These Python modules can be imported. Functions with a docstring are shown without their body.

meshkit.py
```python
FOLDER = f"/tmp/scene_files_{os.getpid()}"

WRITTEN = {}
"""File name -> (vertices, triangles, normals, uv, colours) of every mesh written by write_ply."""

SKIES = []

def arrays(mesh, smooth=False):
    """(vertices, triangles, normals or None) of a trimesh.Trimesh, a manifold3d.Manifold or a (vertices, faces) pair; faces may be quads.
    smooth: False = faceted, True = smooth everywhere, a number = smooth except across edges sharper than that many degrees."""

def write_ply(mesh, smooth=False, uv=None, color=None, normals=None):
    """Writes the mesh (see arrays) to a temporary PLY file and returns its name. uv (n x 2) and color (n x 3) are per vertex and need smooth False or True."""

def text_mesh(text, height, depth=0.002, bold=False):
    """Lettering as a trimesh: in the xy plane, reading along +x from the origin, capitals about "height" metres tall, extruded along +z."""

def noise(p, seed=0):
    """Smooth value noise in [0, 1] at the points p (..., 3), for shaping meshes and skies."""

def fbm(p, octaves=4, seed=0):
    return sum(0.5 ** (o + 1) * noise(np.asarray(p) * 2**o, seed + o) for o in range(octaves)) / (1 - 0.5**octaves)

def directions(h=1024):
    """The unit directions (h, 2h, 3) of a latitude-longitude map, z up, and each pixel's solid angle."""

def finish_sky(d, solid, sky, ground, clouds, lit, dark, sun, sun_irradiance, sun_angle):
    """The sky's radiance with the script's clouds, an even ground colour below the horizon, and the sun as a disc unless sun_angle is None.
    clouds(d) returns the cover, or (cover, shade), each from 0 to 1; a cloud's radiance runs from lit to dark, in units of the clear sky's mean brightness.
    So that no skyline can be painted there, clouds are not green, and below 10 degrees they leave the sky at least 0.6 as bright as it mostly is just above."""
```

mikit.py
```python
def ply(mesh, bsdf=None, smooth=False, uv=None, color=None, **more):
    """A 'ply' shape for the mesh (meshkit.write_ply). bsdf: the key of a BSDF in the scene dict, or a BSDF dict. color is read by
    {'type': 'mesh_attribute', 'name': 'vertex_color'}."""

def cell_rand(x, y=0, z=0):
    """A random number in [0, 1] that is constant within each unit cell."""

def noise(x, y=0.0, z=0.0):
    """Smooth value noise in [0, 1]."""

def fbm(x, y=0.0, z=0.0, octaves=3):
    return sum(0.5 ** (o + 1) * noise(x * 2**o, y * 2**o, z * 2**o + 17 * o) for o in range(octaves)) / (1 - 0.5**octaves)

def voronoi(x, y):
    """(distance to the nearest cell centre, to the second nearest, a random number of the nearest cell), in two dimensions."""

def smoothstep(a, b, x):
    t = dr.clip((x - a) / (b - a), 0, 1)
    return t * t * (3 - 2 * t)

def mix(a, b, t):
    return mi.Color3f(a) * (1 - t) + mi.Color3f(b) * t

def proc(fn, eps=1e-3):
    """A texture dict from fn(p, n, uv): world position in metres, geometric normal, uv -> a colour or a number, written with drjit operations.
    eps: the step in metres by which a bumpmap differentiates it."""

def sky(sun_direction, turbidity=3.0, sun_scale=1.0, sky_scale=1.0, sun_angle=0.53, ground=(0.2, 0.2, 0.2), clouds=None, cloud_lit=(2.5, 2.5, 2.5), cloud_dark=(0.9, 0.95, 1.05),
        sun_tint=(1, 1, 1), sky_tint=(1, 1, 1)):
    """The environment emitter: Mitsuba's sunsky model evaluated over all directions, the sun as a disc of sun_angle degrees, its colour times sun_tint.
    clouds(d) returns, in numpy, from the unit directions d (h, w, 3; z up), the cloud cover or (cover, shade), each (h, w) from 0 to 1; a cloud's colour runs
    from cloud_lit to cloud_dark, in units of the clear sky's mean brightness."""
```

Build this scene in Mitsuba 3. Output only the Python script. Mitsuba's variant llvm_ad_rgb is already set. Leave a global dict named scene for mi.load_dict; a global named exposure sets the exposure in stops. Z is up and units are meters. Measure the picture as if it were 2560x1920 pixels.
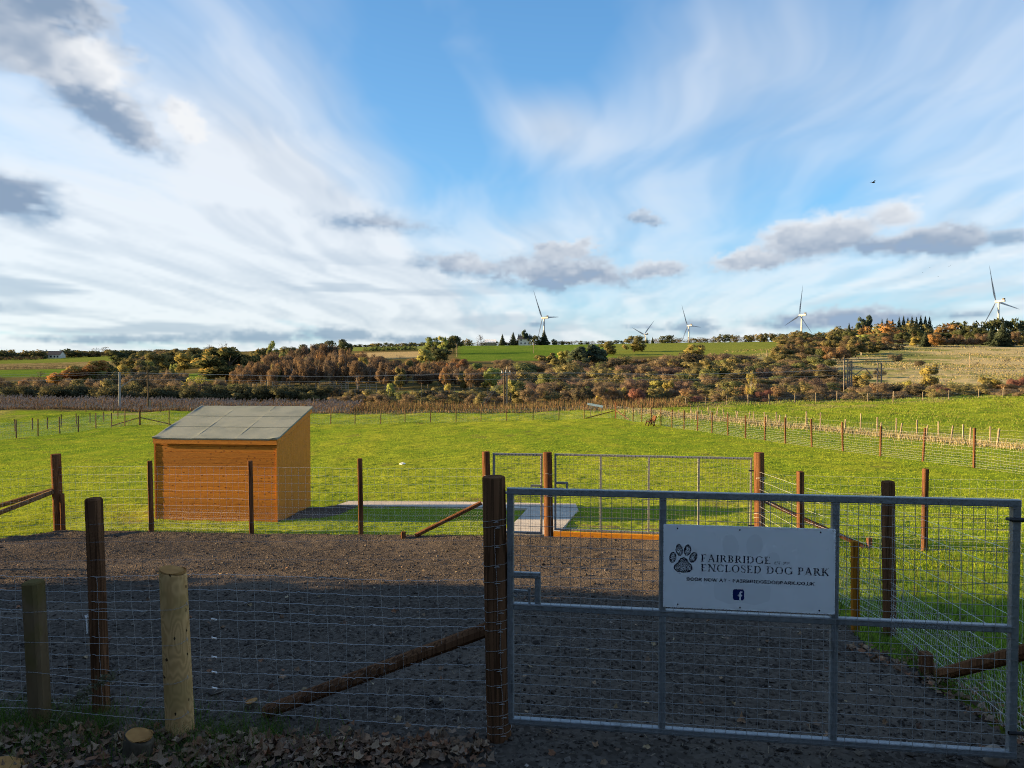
import math, random
import numpy as np
import trimesh
import drjit as dr
import mitsuba as mi
import mikit
import meshkit
from scipy.interpolate import RegularGridInterpolator
from shapely import geometry as sg, affinity, union_all

scene, labels = {}, {}

# ------------------------------------------------------------------ camera, sky, exposure
T = mi.ScalarTransform4f
CAM_Z, PITCH = 2.85, math.radians(-1.47)
scene['camera'] = {'type': 'perspective', 'fov': 72.08, 'fov_axis': 'x', 'near_clip': 0.05, 'far_clip': 20000.0,
                   'to_world': T().look_at(origin=[0, 0, CAM_Z], target=[0, math.cos(PITCH), CAM_Z + math.sin(PITCH)], up=[0, 0, 1])}
exposure = 4.0
SUN_EL = math.radians(12.3)
SUN = [-math.cos(SUN_EL), 0.025, math.sin(SUN_EL)]


def sm(a, b, x):
    t = np.clip((x - a) / (b - a), 0, 1)
    return t * t * (3 - 2 * t)


def clouds(d):
    """Cover and shade of the clouds by direction: a veil of cirrus in long streaks, and low grey-bellied cumulus."""
    az, el = np.degrees(np.arctan2(d[..., 0], d[..., 1])), np.degrees(np.arcsin(np.clip(d[..., 2], -1, 1)))
    up = np.maximum(d[..., 2], 0) + 0.10
    P = np.stack([d[..., 0] / up, d[..., 1] / up, np.zeros_like(up)], -1)
    # the veil: streaks that run together towards the horizon ahead, combed and torn by the wind
    a = math.radians(7)
    along, across = P[..., 0] * math.sin(a) + P[..., 1] * math.cos(a), P[..., 0] * math.cos(a) - P[..., 1] * math.sin(a)
    zero = 0 * up
    warp = meshkit.fbm(P * 0.55, 3, 5) - 0.5
    warp2 = meshkit.fbm(P * 2.1, 3, 7) - 0.5
    streak = meshkit.fbm(np.stack([along * 0.30 + 0.5 * warp2, across * 1.5 + 1.7 * warp, zero], -1), 4, 11)
    soft = meshkit.fbm(P * 0.6 + 3.7, 4, 23)
    fine = meshkit.fbm(np.stack([along * 1.3 + 1.2 * warp2, across * 6.5 + 4.0 * warp + 1.0 * warp2, zero], -1), 5, 31)
    wisp = meshkit.fbm(np.stack([along * 4.0 + 2.0 * warp2, across * 15.0 + 8.0 * warp + 3.0 * warp2, zero], -1), 4, 37)
    bank = meshkit.fbm(np.stack([az * 0.075, el * 0.80 + 1.6 * warp, zero], -1), 6, 48)

    def blob(a0, e0, wa, we, rot=0.0):
        c, s = math.cos(math.radians(rot)), math.sin(math.radians(rot))
        da = (az - a0 + 180) % 360 - 180
        x, y = da * c + (el - e0) * s, -da * s + (el - e0) * c
        return np.exp(-((x / wa) ** 2 + (y / we) ** 2))

    dens = 0.32 + 0.24 * sm(2, -20, az) * sm(36, 14, el) + 0.44 * sm(17, 3, el)
    dens = dens + 0.46 * blob(-14, 11, 12, 4.6, -40) + 0.16 * blob(-26, 18, 13, 5, -35) + 0.34 * blob(-30, 8, 18, 6, -8)
    dens = dens + 0.28 * blob(17, 18, 9, 10, 35) + 0.70 * blob(3.4, 18.4, 4.6, 2.4, -8) + 0.42 * blob(5, 10.5, 9, 2.6, 8) + 0.20 * blob(5, 14.5, 7, 3, 10)
    dens = dens + 0.22 * blob(31, 17, 9, 5, 10) + 0.30 * blob(34, 10, 6, 3.0, 18) + 0.26 * blob(25, 23, 13, 5, 8) + 0.20 * blob(-18, 24, 7, 7, -40)
    dens = dens - 0.30 * blob(2, 27, 9, 7, -30) - 0.34 * blob(-1, 14.5, 5.0, 3.6, -45) - 0.45 * blob(22, 12.5, 8, 3.4, 8) - 0.22 * blob(-10, 24, 9, 4, -35)
    tex = 0.42 * streak + 0.18 * fine + 0.08 * wisp + 0.32 * soft
    veil = np.clip(dens + 2.25 * (tex - 0.5), 0, 1)
    veil = 0.84 * veil ** 1.15
    cover, shade = veil.copy(), np.clip(0.10 + 0.9 * (0.5 - fine) + 0.35 * (soft - 0.5), 0, 1)
    # grey banks in thin layers low over the horizon
    k = 0.75 * sm(0.51, 0.64, bank) * sm(0.3, 1.6, el) * sm(10.0, 5.0, el) * (0.55 + 0.45 * sm(10, -25, az))
    shade = shade * (1 - k) + 0.72 * k
    cover = np.maximum(cover, 0.80 * k)
    # cumulus: (azimuth, elevation, half width, half height, tilt, raggedness, lit share)
    puffs = [(-34.5, 20.5, 8.4, 4.8, -24, 0.9, 0.42), (-34.5, 25.5, 7.6, 3.8, -30, 1.0, 0.15), (-30.8, 19.6, 3.0, 2.6, -50, 0.8, 0.95), (-28.6, 16.6, 4.6, 2.0, -24, 0.9, 0.30), (-24.9, 17.2, 2.7, 2.0, -38, 0.8, 1.0),
             (-36.0, 11.2, 4.2, 2.5, -14, 1.0, 0.05), (-36.3, 4.0, 2.2, 0.8, -8, 0.8, 0.45),
             (-10.5, 11.2, 6.2, 1.25, -3, 0.6, 0.25), (4.6, 9.2, 3.8, 1.2, 4, 1.1, 0.45), (-3.4, 8.0, 5.0, 1.25, -4, 0.9, 0.30), (3.6, 7.4, 9.6, 1.9, -3, 0.8, 0.22), (11.5, 7.5, 3.5, 1.1, 4, 0.9, 0.45),
             (19.0, 8.0, 4.2, 1.3, 6, 1.0, 0.55), (23.5, 9.4, 5.0, 2.0, 8, 0.9, 0.62), (30.3, 8.6, 5.6, 1.5, -2, 0.9, 0.25), (28.6, 10.4, 3.0, 1.8, 0, 0.7, 0.92), (36.5, 8.4, 6.0, 0.9, -2, 0.8, 0.25),
             (10.6, 11.5, 1.9, 0.75, -14, 1.1, 0.25), (25.6, 3.4, 7.0, 1.15, 1, 0.8, 0.12), (14.8, 3.0, 2.5, 0.75, -4, 1.1, 0.12), (11.0, 3.1, 2.0, 0.42, -3, 0.9, 0.15), (33.0, 3.5, 1.5, 0.35, 2, 0.8, 0.15),
             (36.0, 2.1, 4.2, 0.40, -1, 0.7, 0.15), (4.4, 0.9, 4.0, 0.75, 0, 0.7, 0.22), (-20.5, 2.2, 5.5, 0.7, 1, 0.8, 0.10), (-29, 1.9, 6.5, 0.50, 1, 0.8, 0.15), (-13.5, 2.5, 3.2, 0.75, -3, 0.9, 0.12), (-8.5, 2.1, 3.0, 0.6, -3, 0.9, 0.12), (2.0, 3.4, 1.1, 0.35, 0, 0.9, 0.1),
             (62, 9, 9, 2.2, 0, 1.0, 0.5), (95, 13, 12, 3.2, 4, 1.0, 0.5), (-64, 12, 10, 3.0, -10, 1.0, 0.5), (150, 18, 16, 4, 0, 1.0, 0.5), (-150, 14, 14, 3.4, 0, 1.0, 0.5)]
    for n, (a0, e0, wa, we, rot, rag, lit) in enumerate(puffs):
        c, s = math.cos(math.radians(rot)), math.sin(math.radians(rot))
        da = (az - a0 + 180) % 360 - 180
        at = np.nonzero((np.abs(da) < 2.2 * wa + 4) & (np.abs(el - e0) < 2.2 * we + 0.9 * wa + 1))
        da, de = da[at], el[at] - e0
        x, y = (da * c + de * s) / wa, (-da * s + de * c) / we
        q = np.stack([da * 0.55 / we ** 0.65, de * 1.05 / we ** 0.65, 0 * de + n * 3.3], -1)
        q = q + 0.55 * (meshkit.fbm(q * 1.7 + 9.1, 3, 90 + n) - 0.5)[:, None]
        f = meshkit.fbm(q, 7, 60 + n) - 0.5 + 0.35 * (0.5 - np.abs(meshkit.fbm(q * 2.6, 4, 130 + n) * 2 - 1))  - 0.10
        flat = np.where(y < 0, y * 1.35, y)
        body = 1.12 - np.sqrt(x * x + flat * flat) + 1.25 * rag * f
        cv = sm(-0.06, 0.66 + 0.3 * (rag < 0.75), body) * (0.97 if we > 1 else 0.85)
        sh = np.clip(0.92 - 0.95 * lit + 0.42 * (-y) - 0.30 * x * (1 if e0 > 14 else 0) + 0.85 * f + 0.34 * (sm(0.1, 1.0, body) - 0.4), 0, 1)
        shade[at] = shade[at] * (1 - cv) + sh * cv
        cover[at] = np.maximum(cover[at], cv)
    return cover, np.clip(shade, 0, 1)


scene['sky'] = mikit.sky(SUN, turbidity=3.0, sun_tint=(0.95, 1.0, 1.10), sun_scale=1.0, sky_scale=0.56, clouds=clouds, cloud_lit=(2.05, 2.08, 2.12), cloud_dark=(0.55, 0.76, 1.08),
                         sky_tint=(0.56, 0.88, 1.22), ground=(0.10, 0.12, 0.05))
# ------------------------------------------------------------------ the lie of the land (heights in metres, camera over the origin looking along +y)
_D = [-80, 0, 5.5, 14.7, 30, 60, 83, 95, 110, 160, 250, 350, 500, 800, 1500, 3000, 9000]
_U = [-1.5, -0.73, -0.5, -0.25, 0, 0.25, 0.5, 0.73, 1.5]
_Z = np.array([[0.2] * 9, [0] * 9, [0] * 9, [-0.87] * 9,
               [-1.9, -1.75, -1.65, -1.55, -1.45, -1.4, -1.4, -1.45, -1.5],
               [-4.2, -3.6, -3.25, -2.9, -2.65, -2.5, -2.75, -3.0, -3.0],
               [-4.3, -3.9, -3.85, -3.75, -3.55, -2.8, -2.5, -1.7, -1.0],
               [-3.2, -3.2, -3.2, -3.2, -3.2, -2.6, -2.2, -1.2, -0.5],
               [-2.7, -2.7, -2.7, -2.7, -2.8, -2.5, -2.3, -1.3, -0.5],
               [-2.5, -2.4, -2.4, -2.4, -2.6, -1.5, -0.6, 0.0, 1.0],
               [-2.0, -1.8, -1.5, 3.0, 3.5, 3.2, 6.0, 6.3, 8.0],
               [0.0, 0.5, 2.0, 9.0, 9.8, 10.8, 14.0, 14.0, 14.0],
               [5.0, 5.7, 9.0, 17.5, 18.0, 20.5, 21.0, 22.0, 24.0],
               [13, 14, 17, 21, 17, 19, 21, 23, 24],
               [30, 31, 28, 20, 14, 18, 22, 24, 25],
               [40, 40, 34, 18, 12, 16, 18, 20, 22],
               [40, 40, 34, 18, 12, 16, 18, 20, 22]], float)
_s = lambda D: np.sign(D) * np.log1p(np.abs(D) / 12.0)
_interp = RegularGridInterpolator((_s(np.array(_D, float)), np.array(_U)), _Z, method='linear', bounds_error=False, fill_value=None)
_gi = np.linspace(_s(-80.0), _s(9000.0), 420)
_gu = np.linspace(-1.5, 1.5, 121)
_tab = _interp(np.stack(np.meshgrid(_gi, _gu, indexing='ij'), -1))
from scipy.ndimage import gaussian_filter
_tab = gaussian_filter(_tab, [4.0, 4.0], mode='nearest')
_smooth = RegularGridInterpolator((_gi, _gu), _tab, method='linear', bounds_error=False, fill_value=None)


def H(x, y):
    """Ground height at x, y."""
    x, y = np.asarray(x, float), np.asarray(y, float)
    w = np.maximum(y, 22.0)
    return _smooth(np.stack([np.clip(_s(y), _gi[0], _gi[-1]), np.clip(x / w, -1.5, 1.5)], -1))


def Hs(x, y):
    return float(H(np.array([float(x)]), np.array([float(y)]))[0])
# ------------------------------------------------------------------ helpers
rng = np.random.default_rng(7)
_used = {}


def numbered(key):
    n = _used.get(key, 0)
    _used[key] = n + 1
    return key if n == 0 else f'{key}_{n:03d}'


def tag(key, label=None, cat=None, group=None, kind=None):
    labels[key] = {k: v for k, v in dict(label=label, category=cat, group=group, kind=kind).items() if v}
    return key


def thing(name, label, cat, group=None):
    return tag(numbered(name), label, cat, group)


def part(parent, name, mesh, mat, smooth=False, label=None, kind=None, **more):
    key = numbered(f'{parent}__{name}')
    scene[key] = mikit.ply(mesh, mat, smooth=smooth, **more)
    if label or kind:
        tag(key, label, kind=kind)
    return key


def solo(name, mesh, mat, label, cat, smooth=False, group=None, kind=None, **more):
    key = numbered(name)
    scene[key] = mikit.ply(mesh, mat, smooth=smooth, **more)
    return tag(key, label, cat, group, kind)


def struct(name, mesh, mat, smooth=False, **more):
    scene[name] = mikit.ply(mesh, mat, smooth=smooth, **more)
    tag(name, kind='structure')


def norm(v):
    v = np.asarray(v, float)
    return v / (np.linalg.norm(v, axis=-1, keepdims=True) + 1e-12)


def join(ms):
    """Several (vertices, triangles) pairs as one."""
    vs, fs, at = [], [], 0
    for m in ms:
        v, f = (np.asarray(m.vertices), np.asarray(m.faces)) if hasattr(m, 'vertices') else m
        vs.append(v)
        fs.append(np.asarray(f) + at)
        at += len(v)
    return np.vstack(vs), np.vstack(fs)


def frame(d, up=(0, 0, 1)):
    d = norm(d)
    up = np.array([0, 1.0, 0]) if abs(d @ norm(up)) > 0.97 else np.asarray(up, float)
    s = norm(np.cross(d, up))
    return d, s, np.cross(s, d)


BOXF = np.array([[0, 1, 2], [0, 2, 3], [4, 6, 5], [4, 7, 6], [0, 4, 5], [0, 5, 1], [1, 5, 6], [1, 6, 2], [2, 6, 7], [2, 7, 3], [3, 7, 4], [3, 4, 0]])


def prism(p0, p1, section, up=(0, 0, 1), section1=None):
    """A bar from p0 to p1 with the closed outline section [(side, up), ...]."""
    p0, p1 = np.asarray(p0, float), np.asarray(p1, float)
    d, s, u = frame(p1 - p0, up)
    a = np.asarray(section, float)
    b = a if section1 is None else np.asarray(section1, float)
    n = len(a)
    v = np.vstack([p0 + a[:, :1] * s + a[:, 1:] * u, p1 + b[:, :1] * s + b[:, 1:] * u, [p0 + a.mean(0)[0] * s + a.mean(0)[1] * u], [p1 + b.mean(0)[0] * s + b.mean(0)[1] * u]])
    i = np.arange(n)
    j = (i + 1) % n
    f = np.vstack([np.stack([i, j, j + n], 1), np.stack([i, j + n, i + n], 1), np.stack([j, i, i * 0 + 2 * n], 1), np.stack([i + n, j + n, i * 0 + 2 * n + 1], 1)])
    return v, f[:, ::-1]


def rect(w, h, c=0.0):
    w, h = w / 2, h / 2
    if c <= 0:
        return [(-w, -h), (w, -h), (w, h), (-w, h)]
    return [(-w + c, -h), (w - c, -h), (w, -h + c), (w, h - c), (w - c, h), (-w + c, h), (-w, h - c), (-w, -h + c)]


def bar(p0, p1, w, h, up=(0, 0, 1), c=0.0):
    return prism(p0, p1, rect(w, h, c), up)


def tube(points, r, sides=4):
    p = np.asarray(points, float)
    if len(p) == 2:
        t = np.repeat(norm(p[1:] - p[:1]), 2, 0)
    else:
        t = norm(np.gradient(p, axis=0))
    ref = np.where(np.abs(t[:, 2:]) < 0.9, [0, 0, 1.0], [1.0, 0, 0])
    a = norm(np.cross(t, ref))
    b = np.cross(t, a)
    ang = np.arange(sides) * 2 * np.pi / sides + np.pi / 4
    rr = np.broadcast_to(np.asarray(r, float), (len(p),))
    v = p[:, None] + rr[:, None, None] * (np.cos(ang)[None, :, None] * a[:, None] + np.sin(ang)[None, :, None] * b[:, None])
    i, j = np.meshgrid(np.arange(len(p) - 1), np.arange(sides), indexing='ij')
    q = np.stack([i * sides + j, i * sides + (j + 1) % sides, (i + 1) * sides + (j + 1) % sides, (i + 1) * sides + j], -1).reshape(-1, 4)
    return v.reshape(-1, 3), np.vstack([q[:, [0, 1, 2]], q[:, [0, 2, 3]]])


def lines(segs, r, sides=3):
    """Many straight wires as one mesh; segs (n, 2, 3)."""
    segs = np.asarray(segs, float)
    n = len(segs)
    t = norm(segs[:, 1] - segs[:, 0])
    ref = np.where(np.abs(t[:, 2:]) < 0.9, [0, 0, 1.0], [1.0, 0, 0])
    a = norm(np.cross(t, ref))
    b = np.cross(t, a)
    ang = np.arange(sides) * 2 * np.pi / sides
    ring = r * (np.cos(ang)[None, :, None] * a[:, None] + np.sin(ang)[None, :, None] * b[:, None])
    v = np.concatenate([segs[:, :1] + ring, segs[:, 1:] + ring], 1).reshape(-1, 3)
    k = np.arange(sides)
    f0 = np.vstack([np.stack([k, (k + 1) % sides, (k + 1) % sides + sides], 1), np.stack([k, (k + 1) % sides + sides, k + sides], 1)])
    return v, (f0[None] + (np.arange(n) * 2 * sides)[:, None, None]).reshape(-1, 3)


def round_post(base, top, r, r1=None, sides=18, seed=0, dome=0.012, wob=0.03, rings=9, slant=0.0):
    """A round timber: slightly uneven, rounded at the top edge, its foot a little in the ground."""
    base, top = np.asarray(base, float), np.asarray(top, float)
    r1 = r if r1 is None else r1
    d, s, u = frame(top - base, (0, 1, 0))
    ts = np.concatenate([np.linspace(0, 1, rings), [1, 1]])
    L = np.linalg.norm(top - base)
    ang = np.arange(sides) * 2 * np.pi / sides
    g = np.random.default_rng(seed)
    rows = []
    for k, t in enumerate(ts):
        rad = r + (r1 - r) * t
        z = t * (L - dome)
        if k == len(ts) - 2:
            rad, z = rad * 0.93, L
        if k == len(ts) - 1:
            rad, z = 0.001, L + 0.001
        wobble = 1 + wob * (meshkit.noise(np.stack([np.cos(ang) * 1.5 + seed, np.sin(ang) * 1.5, ang * 0 + t * 6], -1)) - 0.5)
        row = base + d * z + (np.cos(ang) * rad * wobble)[:, None] * s + (np.sin(ang) * rad * wobble)[:, None] * u
        if k >= len(ts) - 3:
            row = row + d * (slant * (np.cos(ang) * rad))[:, None]
        rows.append(row)
    v = np.vstack(rows)
    i, j = np.meshgrid(np.arange(len(ts) - 1), np.arange(sides), indexing='ij')
    q = np.stack([i * sides + j, (i + 1) * sides + j, (i + 1) * sides + (j + 1) % sides, i * sides + (j + 1) % sides], -1).reshape(-1, 4)
    return v, np.vstack([q[:, [0, 1, 2]], q[:, [0, 2, 3]]])


def square_post(base, top, w, seed=0, c=0.012):
    """A sawn or half-round post with eased edges and a slightly uneven top."""
    base, top = np.asarray(base, float), np.asarray(top, float)
    d, s, u = frame(top - base, (0, 1, 0))
    g = np.random.default_rng(seed)
    sec = np.array(rect(w, w, w * 0.18)) * (1 + 0.04 * g.standard_normal((8, 2)))
    m1 = prism(base, top - d * 0.015, sec, (0, 1, 0))
    m2 = prism(top - d * 0.015, top, sec, (0, 1, 0), sec * 0.86 + g.standard_normal(2) * 0.002)
    return join([m1, m2])


def hexnet(p0, p1, z0f, height, cell=0.05, r=0.0006):
    """Hexagonal wire netting along the ground line p0-p1."""
    p0, p1 = np.asarray(p0, float), np.asarray(p1, float)
    L = np.linalg.norm(p1 - p0)
    d = (p1 - p0) / L
    segs = []
    ny, nx = int(height / cell), int(L / cell)
    a, b = cell / 2, cell * 0.30
    for j in range(ny):
        for i in range(nx):
            x = i * cell + (j % 2) * a
            y = j * cell
            segs += [((x, y - b), (x, y + b)), ((x, y + b), (x + a, y + cell - b)), ((x, y + b), (x - a, y + cell - b))]
    s = np.array(segs)
    s[..., 0] = np.clip(s[..., 0], 0, L)
    P = p0[None, None, :2] + s[..., :1] * d[:2]
    z = z0f(P[..., 0], P[..., 1]) + s[..., 1]
    return lines(np.concatenate([P, z[..., None]], -1), r, 3)
# ------------------------------------------------------------------ materials
C3 = mi.Color3f
noise, fbm, vor, cell, smst, mix = mikit.noise, mikit.fbm, mikit.voronoi, mikit.cell_rand, mikit.smoothstep, mikit.mix


def rgb(*c):
    return {'type': 'rgb', 'value': list(map(float, c))}


def two(b):
    return {'type': 'twosided', 'bsdf': b}


def diff(fn_or_rgb):
    return two({'type': 'diffuse', 'reflectance': fn_or_rgb})


def prin(color, rough, metal=0.0, spec=0.5, **k):
    return two({'type': 'principled', 'base_color': color, 'roughness': rough, 'metallic': metal, 'specular': spec, **k})


def bump(b, fn, scale=1.0, eps=2e-3):
    t = mikit.proc(fn, eps)
    inner = b['bsdf'] if b['type'] == 'twosided' else b
    return two({'type': 'bumpmap', 'arbitrary': t, 'bsdf': inner, 'scale': float(scale)})


def in_field(x, y, x0, x1, y0, y1, s=3.0):
    return smst(x0 - s, x0 + s, x) * smst(x1 + s, x1 - s, x) * smst(y0 - s, y0 + s, y) * smst(y1 + s, y1 - s, y)


def lawn_color(p, n, uv):
    x, y = p.x, p.y
    big = fbm(x * 0.10, y * 0.10, 3.0, 3)
    mid = fbm(x * 0.8, y * 0.45, 9.0, 3)
    fine = fbm(x * 9.0, y * 9.0, 1.0, 2)
    c = mix((0.140, 0.215, 0.020), (0.250, 0.285, 0.030), smst(0.30, 0.72, 0.5 * big + 0.5 * mid))
    c = mix(c, (0.060, 0.085, 0.020), smst(0.58, 0.78, fine) * 0.55)
    stripe = dr.sin(x * 2.1 + 0.25 * y + 2.0 * (big - 0.5)) * smst(18, 32, y)
    c = mix(c, (0.125, 0.200, 0.020), 0.34 * (stripe * 0.5 + 0.5))
    dirt = smst(0.42, 0.62, fbm(x * 1.7, y * 2.4, 6.0, 3)) * dr.maximum(in_field(x, y, -5.2, 0.6, 20.7, 21.4, 0.6), dr.maximum(in_field(x, y, 1.5, 3.6, 15.2, 17.4, 0.5), in_field(x, y, -9.6, -8.9, 17.0, 18.2, 0.5)))
    c = mix(c, (0.150, 0.100, 0.055), dirt * 0.8)
    bare = smst(0.70, 0.82, fbm(x * 0.7 + 40, y * 0.5, 2.0, 3))
    c = mix(c, (0.120, 0.095, 0.045), bare * 0.45)
    # rough pasture beyond the fences: longer, greener, with straw
    rough = smst(0.52, 0.70, fbm(x * 0.22, y * 0.22 + 7, 4.0, 3)) * smst(84, 92, y + 0.0 * x)
    return mix(c, (0.30, 0.235, 0.10), rough * 0.6)


def land_color(p, n, uv):
    """The land beyond the park: pasture, stubble, rough tussocks, by place."""
    x, y = p.x, p.y
    u = x / dr.maximum(y, 1.0)
    big = fbm(x * 0.02, y * 0.02, 5.0, 3)
    t = fbm(x * 0.25, y * 0.16, 8.0, 3)
    f = fbm(x * 1.4, y * 1.0, 2.0, 2)
    scrub = mix((0.085, 0.082, 0.032), (0.135, 0.108, 0.050), smst(0.35, 0.65, t))
    green = mix((0.085, 0.150, 0.022), (0.125, 0.185, 0.030), smst(0.3, 0.7, 0.6 * t + 0.4 * big)) 
    patchy = fbm(x * 0.055, y * 0.045, 11.0, 3)
    straw = mix((0.370, 0.315, 0.175), (0.165, 0.185, 0.062), smst(0.42, 0.60, 0.55 * patchy + 0.25 * t + 0.20 * f))
    stubble = mix((0.42, 0.33, 0.17), (0.30, 0.235, 0.12), f)
    c = scrub
    wob = (big - 0.5) * 0.08
    east = smst(0.28, 0.36, u + wob) * smst(128, 140, y) * smst(420, 330, y)
    c = mix(c, straw, east)
    c = mix(c, straw, smst(0.24, 0.30, u + wob) * smst(128, 150, y) * smst(225, 200, y) * 0.6)
    mid = smst(-0.085, -0.07, u) * smst(0.175, 0.16, u) * smst(262, 275, y) * smst(560, 540, y)
    c = mix(c, green, mid)
    right = smst(0.135, 0.15, u) * smst(0.40, 0.385, u + wob) * smst(285, 300, y) * smst(540, 520, y)
    c = mix(c, mix(green, (0.20, 0.20, 0.055), 0.45), right)
    patch = smst(-0.245, -0.235, u) * smst(-0.125, -0.135, u) * smst(290, 300, y) * smst(372, 360, y)
    c = mix(c, stubble, patch)
    upper = smst(-0.26, -0.24, u) * smst(-0.08, -0.09, u) * smst(390, 400, y) * smst(600, 580, y)
    c = mix(c, mix(green, straw, 0.25), upper)
    left = smst(-0.50, -0.52, u + wob * 0.4) * smst(255, 265, y) * smst(350, 342, y)
    c = mix(c, green, left)
    leftmoor = smst(-0.42, -0.45, u) * smst(352, 358, y) * smst(455, 440, y)
    c = mix(c, mix((0.25, 0.20, 0.10), (0.14, 0.12, 0.05), smst(0.4, 0.6, t)), leftmoor)
    leftup = smst(-0.38, -0.41, u) * smst(430, 445, y) * smst(640, 620, y)
    c = mix(c, mix(green, (0.19, 0.19, 0.05), 0.4), leftup)
    glade = smst(-0.475, -0.465, u) * smst(-0.425, -0.435, u) * smst(196, 200, y) * smst(262, 250, y)
    c = mix(c, green, glade)
    track = smst(-0.165, -0.155, u) * smst(0.0, -0.01, u) * smst(134, 138, y) * smst(150, 146, y)
    return mix(c, mix(green, (0.24, 0.22, 0.09), 0.5), track)


def ground_color(p, n, uv):
    near = lawn_color(p, n, uv)
    far = land_color(p, n, uv)
    edge = p.y + 5.0 * (fbm(p.x * 0.12, p.y * 0.12, 1.0, 2) - 0.5) - 14.0 * smst(0.2, 0.7, p.x / dr.maximum(p.y, 1.0))
    return mix(near, far, smst(93.0, 97.0, edge))


def ground_bump(p, n, uv):
    a = fbm(p.x * 5.0, p.y * 7.0, 2.0, 3) * 0.045
    return a + fbm(p.x * 1.2, p.y * 2.0, 5.0, 2) * 0.06


def gravel_color(p, n, uv):
    a, b, r = vor(p.x * 28.0, p.y * 28.0)
    big = fbm(p.x * 0.5, p.y * 0.9, 4.0, 3)
    c = mix((0.056, 0.047, 0.039), (0.125, 0.105, 0.087), r)
    c = mix(c, (0.142, 0.116, 0.092), smst(0.44, 0.72, big) * 0.6)
    return c


def gravel_bump(p, n, uv):
    a, b, r = vor(p.x * 28.0, p.y * 28.0)
    return (b - a) * 0.012 + r * 0.012 + fbm(p.x * 3, p.y * 4, 1.0, 2) * 0.03


def concrete_color(p, n, uv):
    f = fbm(p.x * 6, p.y * 6, p.z * 6, 4)
    s = fbm(p.x * 0.9, p.y * 0.9, 3.0, 2)
    return mix((0.52, 0.48, 0.42), (0.40, 0.37, 0.33), smst(0.3, 0.7, 0.6 * f + 0.4 * s))


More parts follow.
